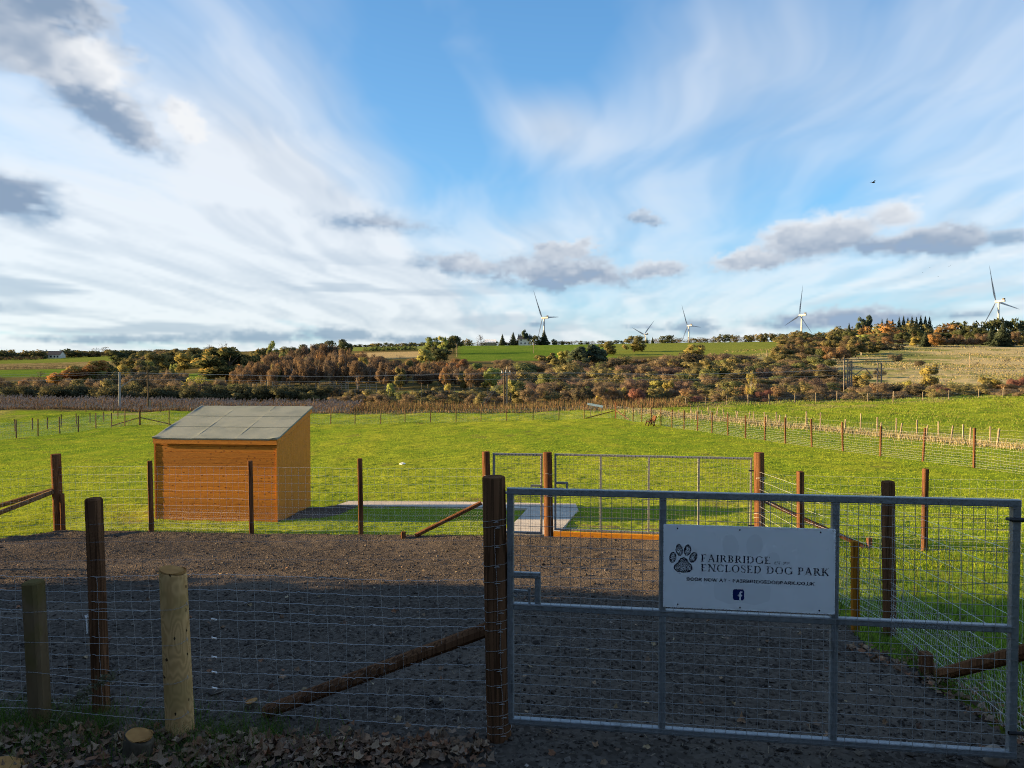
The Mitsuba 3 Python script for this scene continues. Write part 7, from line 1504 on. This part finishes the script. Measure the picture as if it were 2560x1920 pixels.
def crown(kind, seed, n, shape):
    """A unit plant (height 1, width 1, foot at the origin): clumps of leaves or twigs with their own hues."""
    g = np.random.default_rng(seed)
    pal = np.array(PAL[kind])
    blobs = []
    if shape == 'tree':
        for _ in range(20):
            h = g.uniform(0.20, 0.91)
            prof = math.sqrt(max(0.05, 1 - ((h - 0.50) / 0.55) ** 2))
            a, r = g.uniform(0, 6.28), math.sqrt(g.random()) * 0.36 * prof
            blobs.append((r * math.cos(a), r * math.sin(a), h, g.uniform(0.10, 0.19)))
    elif shape == 'twig':
        for _ in range(17):
            h = g.uniform(0.30, 0.90)
            prof = math.sqrt(max(0.02, 1 - ((h - 0.55) / 0.52) ** 2))
            a, r = g.uniform(0, 6.28), math.sqrt(g.random()) * 0.36 * prof
            blobs.append((r * math.cos(a), r * math.sin(a), h, g.uniform(0.12, 0.20)))
    elif shape == 'bush':
        for _ in range(16):
            a, r = g.uniform(0, 6.28), math.sqrt(g.random()) * 0.40
            h = g.uniform(0.10, 0.80) * (1 - 1.2 * r * r)
            blobs.append((r * math.cos(a), r * math.sin(a), h, g.uniform(0.14, 0.24)))
    elif shape == 'lean':
        for k in range(22):
            t = g.random()
            blobs.append((-0.42 + 0.84 * t + g.normal() * 0.03, g.normal() * 0.15, 0.20 + 0.62 * t + g.normal() * 0.07, g.uniform(0.10, 0.17)))
    elif shape == 'pine':
        for k in range(16):
            h = 0.35 + 0.6 * g.random()
            a, r = g.uniform(0, 6.28), g.uniform(0.08, 0.40) * (1.25 - h)
            blobs.append((r * math.cos(a), r * math.sin(a), h, g.uniform(0.10, 0.16)))
    if shape == 'spruce':
        h = 1 - g.random(n) ** 0.62 * 0.93
        tier = np.floor(h * 13) / 13
        a = g.uniform(0, 2 * math.pi, n)
        R = (1.02 - h) * 0.50 * (0.80 + 0.35 * ((tier * 97.3) % 1)) * (0.82 + 0.3 * np.sin(a * 5 + tier * 40))
        r = R * np.sqrt(g.uniform(0.15, 1, n))
        pos = np.stack([r * np.cos(a), r * np.sin(a), h - 0.16 * r], 1)
        out = np.stack([np.cos(a), np.sin(a), -0.4 + 0 * a], 1)
        size = 0.095 * (1.15 - h)[:, None] + 0.028
        v, f = leaf_tris(g, pos, out * 2.5, size, 2.0)
        hue = g.integers(0, 3, n)
        col = pal[hue]
    else:
        B = np.array(blobs)
        B[:, 2] = B[:, 2] * (1 - 0.0)
        p = B[:, 3] ** 2
        which = g.choice(len(B), n, p=p / p.sum())
        dirs = norm(g.standard_normal((n, 3)))
        rr = B[which, 3:4] * (g.random((n, 1)) ** 0.42)
        pos = B[which, :3] + dirs * rr * np.array([1, 1, 0.9])
        if shape in ('bush',):
            pos[:, 2] = np.abs(pos[:, 2])
        if shape == 'twig' or (shape == 'bush' and kind in TWIGGY):
            v, f = leaf_tris(g, pos, dirs * 0.5, 0.095 if shape == 'twig' else 0.105, 4.6, 0.9)
        else:
            v, f = leaf_tris(g, pos, dirs, (0.058 if shape != 'bush' else 0.062) * (1.9 if n < 600 else 1.0), 1.15)
        clump = g.integers(0, 3, len(B))
        hue = np.where(g.random(n) < 0.75, clump[which], g.integers(0, 3, n))
        if kind == 'maple':
            tip = (rr[:, 0] / B[which, 3] > 0.80) & (dirs[:, 2] > -0.1)
            hue = np.where(tip & (g.random(n) < 0.55), 2, g.integers(0, 2, n))
        col = pal[hue]
        out = dirs
    col = (col * 0.80 + 0.20 * col.mean(1, keepdims=True)) * 1.75 + 0.006
    col = np.minimum(col, 0.33)  * g.uniform(0.86, 1.14, (n, 1))
    axis = pos - np.array([0, 0, 0.42]) * (shape != 'bush')
    nrm = norm(norm(out) * 0.8 + norm(axis) * 0.6 + g.standard_normal((n, 3)) * 0.24)
    return v, f, np.repeat(col, 3, 0), np.repeat(nrm, 3, 0)


def trunk_mesh(seed, spread=0.2, stems=1, r=0.022, top=0.8):
    g = np.random.default_rng(seed)
    ms = []
    for s in range(stems):
        o = np.array([g.normal() * 0.03 * (stems > 1), g.normal() * 0.03 * (stems > 1), 0])
        b = np.array([g.normal() * 0.05, g.normal() * 0.05, top])
        p = [o + [0, 0, -0.06], o + b * 0.35 + g.normal(0, 0.008, 3), o + b * 0.65 + g.normal(0, 0.012, 3), o + b]
        ms.append(tube(p, [r, r * 0.8, r * 0.5, r * 0.15], 5))
        for _ in range(5):
            t = g.uniform(0.3, 0.75)
            q = o + b * t
            a = g.uniform(0, 6.28)
            e = q + np.array([math.cos(a) * spread, math.sin(a) * spread, g.uniform(0.12, 0.30)])
            ms.append(tube([q, (q + e) / 2 + [0, 0, 0.02], e], [r * 0.45, r * 0.28, r * 0.08], 4))
    return join(ms)


scene['mat_trunk'] = diff(rgb(0.075, 0.058, 0.042))
scene['mat_trunk_pale'] = diff(rgb(0.33, 0.30, 0.26))
_protos, _trunks = {}, {}


def proto(kind, far, variant):
    key = (kind, far, variant)
    if key not in _protos:
        if kind == 'spruce': shape, n = 'spruce', 1900
        elif kind == 'pine': shape, n = 'pine', 2600
        elif kind == 'lean_orange': shape, n = 'lean', 5200
        elif kind in ('birch', 'rustbirch', 'greybirch', 'brownwood', 'amberbirch', 'bare') and not far: shape, n = 'twig', 160 if kind == 'bare' else 1300 if kind == 'amberbirch' else 2300
        elif kind in BUSHES: shape, n = 'bush', 300 if far else (2100 if kind in TWIGGY else 1900)
        elif far: shape, n = 'bush', 360
        else: shape, n = 'tree', 5200 if kind == 'maple' else 2800
        v, f, c, nr = crown(kind, 1000 + hash_(kind) + variant * 17 + far, n, shape)
        _protos[key] = {'type': 'ply', 'filename': meshkit.write_ply((v, f), False, color=c, normals=nr), 'face_normals': False, 'bsdf': {'type': 'ref', 'id': 'mat_foliage'}}
    return _protos[key]


def hash_(s):
    return sum(ord(ch) * (i + 3) for i, ch in enumerate(s)) % 997


def place(x, y, z):
    u = x / y
    if y > 560 and u < -0.2: return 'in the far treeline at the left'
    if y >= 440: return 'on the skyline' if u < 0.4 else 'along the top of the right hand wood'
    if u > 0.345 and y > 205: return 'in the wood on the right hand hill'
    if u > 0.30: return 'along the railway below the straw hill'
    if u > -0.02: return 'on the scrubby slope right of the centre' if y > 122 else 'by the railway right of the centre'
    if y < 122: return 'in the row beyond the reeds at the left'
    if u > -0.42: return 'in the brown wood behind the shelter' if y < 262 else 'above the brown wood'
    return 'on the left slope behind the long hedge'


gv = np.random.default_rng(99)
_size = lambda r: r[3] * r[4] / r[2] ** 2
_kind_of = lambda k: {'spruce': 'conifer', 'pine': 'conifer', 'birch': 'birch_tree', 'rustbirch': 'birch_tree', 'greybirch': 'birch_tree', 'amberbirch': 'birch_tree', 'hedge': 'hedge_clump'}.get(k, 'bush' if k in BUSHES else 'tree')
_keep = set()
for b_, most in (('tree', 215), ('bush', 270), ('birch_tree', 190), ('conifer', 60), ('hedge_clump', 60)):
    rk = sorted((i for i, r in enumerate(VEG) if _kind_of(r[0]) == b_), key=lambda i: -_size(VEG[i]) - 1e3 * (len(VEG[i]) > 5))
    _keep |= set(rk[:most])
_rest = {'tree': [], 'bush': []}
for n_, row in enumerate(VEG):
    kind, x, y, h, w = row[:5]
    own = row[5] if len(row) > 5 else None
    far = y > 385
    z = Hs(x, y)
    variant = int(gv.integers(0, 3 if not far else 2)) if kind not in ('maple', 'lean_orange', 'amberbirch', 'lime') else int(gv.integers(0, 2))
    rot = 0 if kind == 'lean_orange' else float(gv.uniform(0, 360))
    if kind == 'spruce':
        w = max(w, 0.50 * h)
    tw = T().translate([x, y, z - 0.02 * h]).rotate([0, 0, 1], rot).scale([w, w, h])
    base = _kind_of(kind)
    if n_ not in _keep:
        _rest['tree' if base == 'tree' else 'bush'].append((proto(kind, far or h * w / y ** 2 < 2e-4, variant % 2), np.array(tw.matrix)))
        continue
    pl = place(x, y, z)
    group = None if own else f"{LOOK[kind]}s {pl}".replace('bushs', 'bushes').replace('birchs', 'birches')
    label = own or f"{LOOK[kind]}, one of several {pl}"
    key = thing(base, label, {'hedge_clump': 'hedge', 'birch_tree': 'tree', 'conifer': 'conifer'}.get(base, base), group)
    treeish = base in ('tree', 'birch_tree', 'conifer') and (not far or own)
    if treeish:
        pale = kind in ('birch', 'rustbirch', 'greybirch', 'amberbirch')
        tk = (pale, variant, kind == 'bare')
        if tk not in _trunks:
            _trunks[tk] = mikit.ply(trunk_mesh(50 + variant, 0.2, 3 if pale else 1, 0.012 if pale else 0.026, 0.85 if kind == 'bare' else 0.78), 'mat_trunk_pale' if pale else 'mat_trunk')
        scene[f'{key}__crown'] = {**proto(kind, far, variant), 'to_world': tw}
        scene[f'{key}__trunk'] = {**_trunks[tk], 'to_world': tw}
    else:
        scene[key] = {**proto(kind, far, variant), 'to_world': tw}
for nm, lab in (('tree', 'distant treetops filling the far treelines and the wood'), ('bush', 'low scrub filling the gaps between the bushes of the slope')):
    vs, fs, ns, cs, at_ = [], [], [], [], 0
    for d_, m_ in _rest[nm]:
        v, f, nr, _, c = meshkit.WRITTEN[d_['filename']]
        vs.append(v @ m_[:3, :3].T + m_[:3, 3])
        ns.append(norm(nr @ np.linalg.inv(m_[:3, :3])))
        fs.append(f + at_)
        cs.append(c)
        at_ += len(v)
    key = 'far_woodland' if nm == 'tree' else 'scrub'
    scene[key] = {'type': 'ply', 'filename': meshkit.write_ply((np.vstack(vs), np.vstack(fs)), False, color=np.vstack(cs), normals=np.vstack(ns)), 'face_normals': False, 'bsdf': {'type': 'ref', 'id': 'mat_foliage'}}
    tag(key, lab, 'trees' if nm == 'tree' else 'bushes', kind='stuff')

# tall trees and undergrowth beside the lane, left of the frame: they shade the foreground
shade_rows = [(-17.0 + gv.normal() * 0.8, -22 + i * 1.65, 8.6 + gv.normal() * 0.4, 5.6) for i in range(20)]
shade_rows = [(x, min(y, 9.1), h, w) for x, y, h, w in shade_rows]
shade_rows += [(-15 + i * 3.4 + gv.normal() * 0.4, -7.5 + gv.normal() * 0.7, 8.0 + gv.normal() * 0.5, 5.4) for i in range(10)]
for i, (x, y, h, w) in enumerate(shade_rows):
    key = thing('lane_tree', 'dense dark tree of the row beside the lane, outside the frame', 'tree', 'trees beside the lane')
    tw = T().translate([x, y, Hs(x, y)]).rotate([0, 0, 1], float(gv.uniform(0, 360))).scale([w, w, h])
    scene[f'{key}__crown'] = {**proto('olive', False, i % 3), 'to_world': tw}
    scene[f'{key}__trunk'] = {**_trunks.setdefault((False, 0, False), mikit.ply(trunk_mesh(50, 0.2, 1, 0.026, 0.78), 'mat_trunk')), 'to_world': tw}
    for q in range(3):
        key = thing('lane_bush', 'dense olive bush under the trees beside the lane, outside the frame', 'bush', 'bushes beside the lane')
        scene[key] = {**proto('olivebush', False, q % 2), 'to_world': T().translate([x + 1.3 * q - 0.9, y + 0.6 * q - 0.6, Hs(x, y) - 0.1]).rotate([0, 0, 1], float(gv.uniform(0, 360))).scale([3.8, 3.8, 4.2])}
# ------------------------------------------------------------------ grass, stones, reeds, leaf litter
def blades(name, label, x, y, h, w, pal, seed, zf=ground_z, bend=0.45, cat=None, mat='mat_grass', tint=None):
    g = np.random.default_rng(seed)
    n = len(x)
    z = zf(x, y)
    a = g.uniform(0, 2 * math.pi, n)
    d = np.stack([np.cos(a), np.sin(a), 0 * a], 1)
    b = g.uniform(0, 2 * math.pi, n)
    tip = np.stack([np.cos(b), np.sin(b), 0 * b], 1) * (h * bend * g.uniform(0.2, 1.5, n))[:, None]
    p = np.stack([x, y, z - 0.012], 1)
    v = np.stack([p - d * w[:, None] / 2, p + d * w[:, None] / 2, p + tip + np.stack([0 * h, 0 * h, h], 1)], 1).reshape(-1, 3)
    pal = np.array(pal)
    c = pal[g.integers(0, len(pal), n)] * g.uniform(0.8, 1.2, (n, 1))
    if tint is not None:
        c = c * tint(x, y)[:, None]
    scene[name] = mikit.ply((v, np.arange(3 * n).reshape(-1, 3)), mat, smooth=False, color=np.repeat(c, 3, 0))
    tag(name, label, cat or 'grass', kind='stuff')


g = np.random.default_rng(301)
# lawn: short turf, denser where it is near
n = 330000
D = 1 / (1 / 12.0 - g.random(n) * (1 / 12.0 - 1 / 92.0))
x = g.uniform(-1, 1, n) * (0.80 * D + 1.5)
keep = gravel_sd(x, D) < -0.06
slabs = union_all([sg.Polygon(p) for p in path])
keep &= ~shapely.contains_xy(slabs, x, D) & ~shapely.contains_xy(sg.Polygon([S(-0.05, -0.05, 0)[:2], S(W_ + 0.05, -0.05, 0)[:2], S(W_ + 0.05, D_, 0)[:2], S(-0.05, D_, 0)[:2]]), x, D)
pad = PAD
keep &= ~(shapely.contains_xy(pad, x, D) & (g.random(n) < 0.9))
den = meshkit.fbm(np.stack([x * 0.8, D * 0.8, 0 * x], -1), 3, 91)
keep &= g.random(n) < 0.55 + 0.9 * (den - 0.2)
worn = (x > 1.3) & (x < 5.2) & (D < 17.2) & (D > 14.2)
keep &= ~(worn & (g.random(n) < 0.55))
x, D = x[keep], D[keep]
h = (0.034 + 0.016 * np.maximum(0, D / 30 - 0.3)) * g.uniform(0.6, 1.5, len(x)) * (0.7 + 0.6 * meshkit.fbm(np.stack([x * 1.5, D * 1.5, 0 * x], -1), 2, 93))
h = np.minimum(h, 0.13)
w = 0.006 + 0.00075 * D
blades('lawn_grass', 'short bright green turf of the fenced lawn', x, D, h, w, [(0.215, 0.300, 0.024), (0.255, 0.330, 0.027), (0.295, 0.340, 0.036), (0.170, 0.250, 0.024), (0.235, 0.310, 0.030)], 11, tint=lambda x, y: 1 + 0.16 * np.sin(x * 2.1 + 0.25 * y) * sm(16, 30, y) + 0.35 * (meshkit.fbm(np.stack([x * 0.35, y * 0.3, 0 * x], -1), 3, 97) - 0.5))

# longer grass: right pasture, along the right of the yard, foot of fences
n = 26000
y = g.uniform(1.8, 14.0, n)
x = 3.95 + (g.random(n) ** 1.3) * (0.74 * y + 2.5 - 3.95)
k = (x > 3.6) & (gravel_sd(x, y) < 0.10 * g.random(n))
k &= (g.random(n) < 0.35 + 0.65 * sm(3.2, 7.0, y)) 
x, y = x[k], y[k]
blades('verge_grass', 'longer dark green grass along the right of the gravel yard', x, y, g.uniform(0.05, 0.15, len(x)), 0.006 + 0.0006 * y, [(0.060, 0.125, 0.018), (0.080, 0.150, 0.020), (0.110, 0.160, 0.026), (0.12, 0.13, 0.05)], 13)
n = 9000
t = g.random(n)
x = -4.9 + t * 3.6 + g.normal(0, 0.10, n)
y = 5.55 - 0.10 * (x + 4) + g.normal(0, 0.20, n) - np.abs(g.normal(0, 0.45, n)) * (g.random(n) < 0.55)
k = g.random(n) < np.where(x < -3.1, 0.95, np.where(np.abs(x + 2.35) < 0.55, 0.75, 0.15))
x, y = x[k], y[k]
blades('bank_grass', 'tufts of green grass round the foot of the left fence posts', x, y, g.uniform(0.05, 0.20, len(x)), g.uniform(0.004, 0.009, len(x)), [(0.060, 0.130, 0.020), (0.095, 0.160, 0.026), (0.13, 0.12, 0.05), (0.045, 0.095, 0.018)], 17, bend=0.7)
n = 9500
y = g.uniform(40, 90, n)
c = np.interp(y, [40, 45, 50, 55, 60, 66, 72, 80, 90], [32.0, 30.3, 30.0, 28.6, 26.2, 23.6, 21.3, 18.5, 16.0])
x = c + g.normal(0, 0.75, n) + (g.random(n) < 0.25) * g.normal(0, 2.2, n)
blades('tall_straw_grass', 'pale dry tall grass along the old leaning fence', x, y, g.uniform(0.18, 0.52, n), 0.020 + 0.0004 * y, [(0.28, 0.235, 0.135), (0.23, 0.19, 0.105), (0.32, 0.27, 0.165), (0.165, 0.165, 0.065)], 19, mat='mat_leaf')
n = 34000
x = g.uniform(16, 78, n)
y = g.uniform(60, 103, n)
patch = meshkit.fbm(np.stack([x * 0.16, y * 0.22, 0 * x], -1), 3, 29)
k = (x > 19 + 0.02 * (y - 60)) & (x < 0.78 * y) & (g.random(n) < 0.25 + 2.2 * np.clip(patch - 0.48, 0, 1) + 0.8 * sm(93, 99, y))
x, y = x[k], y[k]
blades('pasture_tussocks', 'rough tussocks of the right pasture', x, y, g.uniform(0.08, 0.26, len(x)), 0.03 + 0.0006 * y, [(0.120, 0.180, 0.028), (0.140, 0.185, 0.034), (0.165, 0.165, 0.058), (0.100, 0.150, 0.026)], 23, mat='mat_leaf')
# reeds and dead willowherb beyond the lawn
n = 64000
x = g.uniform(-78, 24, n)
front = np.interp(x, [-78, -60, -40, -20, 0, 12, 24], [97.5, 96.5, 93.0, 91.0, 90.5, 91.0, 94])
y = front + g.random(n) ** 1.2 * 9.5
pt = meshkit.fbm(np.stack([x * 0.12, y * 0.12, 0 * x], -1), 3, 33)
hh = (0.40 + 0.58 * sm(0, 4, y - front)) * g.uniform(0.5, 1.2, n) * (0.75 + 0.6 * pt)
hue = np.clip((pt - 0.35) * 3.2 + g.normal(0, 0.25, n), 0, 0.999)
REED = np.array([(0.225, 0.148, 0.084), (0.180, 0.110, 0.064), (0.150, 0.120, 0.060), (0.300, 0.220, 0.150), (0.205, 0.088, 0.055)])
for nm, lab, sel, pal in (('reeds', 'dense pinkish brown reeds beyond the left of the lawn', (x < -21), [REED[0], REED[1], REED[3], REED[2]]), ('dead_willowherb', 'rusty dead willowherb and straw beyond the middle of the lawn', (x >= -21) & (g.random(n) < 0.25 + 1.5 * np.clip(pt - 0.32, 0, 1)), [REED[1], (0.185, 0.100, 0.062), REED[2], (0.24, 0.19, 0.10), (0.130, 0.125, 0.045)])):
    blades(nm, lab, x[sel], y[sel], hh[sel], 0.055 + 0 * hh[sel], pal, 37, bend=0.16, cat='reeds' if nm == 'reeds' else 'plants', mat='mat_leaf')
# plumes
sel = (x < -21) & (g.random(n) < 0.16)
xs, ys, hs = x[sel], y[sel], hh[sel]
zz = ground_z(xs, ys) + hs * 0.95
q = np.stack([xs, ys, zz], 1)
m_ = len(q)
dv = np.stack([g.normal(0.08, 0.07, m_), g.normal(0, 0.05, m_), g.uniform(0.18, 0.36, m_)], 1)
wv = np.stack([0.045 + 0 * xs, 0 * xs, 0 * xs], 1)
scene['reed_plumes'] = mikit.ply((np.stack([q - dv * 0.4, q + wv + dv * 0.3, q + dv, q - wv + dv * 0.3], 1).reshape(-1, 3), (np.arange(m_)[:, None, None] * 4 + np.array([[0, 1, 2], [0, 2, 3]])).reshape(-1, 3)), 'mat_leaf', color=np.repeat(np.array([(0.36, 0.285, 0.235), (0.30, 0.225, 0.185)])[g.integers(0, 2, m_)], 4, 0))
tag('reed_plumes', 'pale feathery plumes over the reeds', 'reeds', kind='stuff')
# tussocks on the straw hill and the moor
n = 52000
y = g.uniform(134, 330, n)
x = y * g.uniform(0.30, 0.80, n)
pt = meshkit.fbm(np.stack([x * 0.06, y * 0.05, 0 * x], -1), 3, 51)
k = g.random(n) < 0.02 + 2.4 * np.clip(pt - 0.50, 0, 1)
x, y = x[k], y[k]
blades('straw_tussocks', 'pale straw tussocks of the dry hill at the right', x, y, g.uniform(0.15, 0.45, len(x)), 0.10 + 0.0011 * y, [(0.215, 0.180, 0.098), (0.180, 0.155, 0.082), (0.245, 0.208, 0.116), (0.120, 0.130, 0.046), (0.150, 0.140, 0.062)], 53, zf=H, mat='mat_leaf')

# loose stones of the yard
n = 62000
y = 3.0 + g.random(n) ** 1.15 * 13.2
x = g.uniform(-1, 1, n) * (0.80 * y + 0.6)
k = gravel_sd(x, y) > -0.02
x, y = x[k], y[k]
n = len(x)
s = np.exp(g.normal(-4.56, 0.45, n)) * (1 + 0.35 * meshkit.fbm(np.stack([x, y, 0 * x], -1), 2, 61)) * (1.08 - 0.015 * y)
octa = np.array([(1, 0, 0), (-1, 0, 0), (0, 1, 0), (0, -1, 0), (0, 0, 1), (0, 0, -1.0)])
of = np.array([[0, 2, 4], [2, 1, 4], [1, 3, 4], [3, 0, 4], [2, 0, 5], [1, 2, 5], [3, 1, 5], [0, 3, 5]])
A = g.uniform(0, 6.28, n)
ca, sa = np.cos(A)[:, None], np.sin(A)[:, None]
P = octa[None] * g.uniform(0.55, 1.35, (n, 6, 1)) + g.normal(0, 0.22, (n, 6, 3))
P = P * np.stack([s, s * g.uniform(0.6, 1, n), s * g.uniform(0.35, 0.7, n)], 1)[:, None]
P = np.stack([P[..., 0] * ca - P[..., 1] * sa, P[..., 0] * sa + P[..., 1] * ca, P[..., 2]], -1) + np.stack([x, y, gravel_z(x, y) + s * 0.25], 1)[:, None]
tone = np.array([(0.074, 0.063, 0.054), (0.125, 0.107, 0.093), (0.044, 0.038, 0.034), (0.162, 0.134, 0.108), (0.095, 0.079, 0.066)])
col = tone[g.choice(5, n, p=[0.33, 0.22, 0.27, 0.08, 0.10])] * g.uniform(0.8, 1.25, (n, 1))
light = g.random(n) < 0.006
col[light] = col[light] * 3.0
scene['gravel_stones'] = mikit.ply((P.reshape(-1, 3), (np.arange(n)[:, None, None] * 6 + of).reshape(-1, 3)), 'mat_leaf', color=np.repeat(col, 6, 0))
tag('gravel_stones', 'loose dark crushed stone of the yard', 'gravel', kind='stuff')


# fallen leaves
def leaves(name, label, x, y, size, pal, seed, lift=0.02, zf=ground_z):
    g = np.random.default_rng(seed)
    n = len(x)
    k = 10
    ang = np.linspace(0, 2 * math.pi, k, endpoint=False)
    rad = np.array([1.0, 0.66, 0.88, 0.60, 0.74, 0.42, 0.74, 0.60, 0.88, 0.66])
    base = np.stack([rad * np.cos(ang), rad * np.sin(ang), 0 * ang], 1)
    V = np.concatenate([np.zeros((1, 3)), base])[None] * size[:, None, None] * g.uniform(0.75, 1.2, (n, 11, 1))
    curl = g.uniform(0.3, 1.6, n)[:, None] / size[:, None]
    V[..., 2] += curl * (V[..., 0] * g.choice([0.4, 1.0], n)[:, None]) ** 2 * 0.8 - curl * V[..., 1] ** 2 * g.uniform(-0.6, 0.9, n)[:, None] + g.normal(0, 0.10, (n, 11)) * size[:, None]
    tilt, a = g.normal(0, 0.45, n), g.uniform(0, 6.28, n)
    c, s = np.cos(tilt)[:, None], np.sin(tilt)[:, None]
    V = np.stack([V[..., 0] * c - V[..., 2] * s, V[..., 1], V[..., 0] * s + V[..., 2] * c], -1)
    c, s = np.cos(a)[:, None], np.sin(a)[:, None]
    V = np.stack([V[..., 0] * c - V[..., 1] * s, V[..., 0] * s + V[..., 1] * c, V[..., 2]], -1)
    V += np.stack([x, y, zf(x, y) + lift * g.uniform(0.3, 2.2, n) + size * 0.25], 1)[:, None]
    i = np.arange(k)
    F = np.stack([i * 0, i + 1, (i + 1) % k + 1], 1)
    pal = np.array(pal)
    col = pal[g.integers(0, len(pal), n)] * g.uniform(0.7, 1.25, (n, 1))
    scene[name] = mikit.ply((V.reshape(-1, 3), (np.arange(n)[:, None, None] * 11 + F).reshape(-1, 3)), 'mat_leaf', color=np.repeat(col, 11, 0))
    tag(name, label, 'leaves', kind='stuff')


BROWN = [(0.225, 0.138, 0.085), (0.165, 0.102, 0.066), (0.290, 0.200, 0.130), (0.115, 0.075, 0.056), (0.215, 0.150, 0.108), (0.240, 0.120, 0.070)]
n = 3000
x = g.uniform(-4.6, -0.15, n)
mid = 5.18 + 0.0 * x
y = np.where(x < -2.3, g.uniform(4.35, 5.45, n), mid + g.normal(0, 0.14, n) - 0.12)
k = (g.random(n) < np.where(x < -2.3, 0.85, np.interp(x, [-2.3, -0.9, -0.15], [1.0, 0.8, 0.25]))) & (x > -0.745 * y - 0.3)
x, y = x[k], y[k]
leaves('leaf_litter', 'drift of dry brown fallen leaves along the left fence', x, y, g.uniform(0.022, 0.052, len(x)), BROWN, 71, 0.028)
n = 330
y = 4.0 + g.random(n) ** 1.4 * 9
x = g.uniform(-0.72, 0.72, n) * y
k = gravel_sd(x, y) > 0
leaves('scattered_leaves', 'single fallen leaves scattered over the gravel', x[k], y[k], g.uniform(0.018, 0.045, k.sum()), BROWN + [(0.30, 0.22, 0.13), (0.34, 0.28, 0.19)], 73, 0.012)
n = 520
y = g.uniform(3.4, 7.6, n)
x = 3.95 + 0.12 * (7 - y) + np.abs(g.normal(0, 0.35, n)) - 0.25
leaves('verge_leaves', 'fallen brown leaves along the right edge of the gravel', x, y, g.uniform(0.022, 0.052, n), BROWN, 79, 0.02)
# twigs and straws on the gravel and the bank
n = 260
y = 4.0 + g.random(n) ** 1.3 * 5.5
x = g.uniform(-0.74, 0.72, n) * y
a = g.uniform(0, 3.14, n)
L = g.uniform(0.03, 0.14, n)
z = ground_z(x, y) + 0.03
d = np.stack([np.cos(a) * L, np.sin(a) * L, g.normal(0, 0.012, n)], 1)
p = np.stack([x, y, z], 1)
v, f = lines(np.stack([p, p + d], 1), 0.0022, 3)
scene['twigs'] = mikit.ply((v, f), diff(rgb(0.30, 0.24, 0.17)))
tag('twigs', 'dry straws and twigs strewn over the gravel', 'twigs', kind='stuff')

# stumps and cut discs
def stump(label, x, y, r, h, tilt, name='tree_stump'):
    k = thing(name, label, 'stump')
    z = gz1(x, y)
    part(k, 'trunk', round_post((x, y, z - 0.12), (x + tilt * h, y, z + h), r * 1.06, r, sides=26, seed=int(r * 1000), dome=0.002, wob=0.12, slant=0.30 * np.sign(tilt)), 'mat_bark', smooth=35)
    part(k, 'cut_face', round_post((x + tilt * h, y, z + h - 0.001), (x + tilt * h, y, z + h + 0.008), r * 0.93, r * 0.92, sides=26, seed=int(r * 1000), dome=0.001, wob=0.12, slant=0.30 * np.sign(tilt), rings=3), 'mat_cut')


stump('sawn stump with an orange cut top in front of the pale round post', -2.72, 5.02, 0.098, 0.16, 0.15)
stump('broad flat sawn stump among leaves in the bottom left corner', -3.50, 4.78, 0.145, 0.055, 0.12)
stump('small round orange cut disc on the gravel behind the left fence', -2.22, 5.92, 0.052, 0.05, -0.02)
# dried thistle leaning beside the tall dark post
k = thing('dry_weed', 'dry leaning weed in front of the tall dark square post', 'plant')
st = np.array([(-3.62, 5.42, 0.0), (-3.52, 5.44, 0.12), (-3.40, 5.46, 0.25), (-3.24, 5.48, 0.36), (-3.12, 5.50, 0.41)])
part(k, 'stem', tube(st, [0.006, 0.005, 0.004, 0.003, 0.002], 5), 'mat_post_grey')
gl = np.random.default_rng(8)
t = gl.random(150) ** 0.7
P = np.stack([np.interp(t, np.linspace(0, 1, 5), st[:, i]) for i in range(3)], 1)
v, f = leaf_tris(gl, P + gl.normal(0, 0.018, P.shape), np.array([[0.5, 0, -0.2]]) + 0 * P, 0.055, 4.0)
scene[f'{k}__leaves'] = mikit.ply((v, f), 'mat_leaf', color=np.repeat(np.array([(0.13, 0.125, 0.075), (0.085, 0.085, 0.05)])[gl.integers(0, 2, 150)], 3, 0))
tag(f'{k}__leaves', kind='stuff')
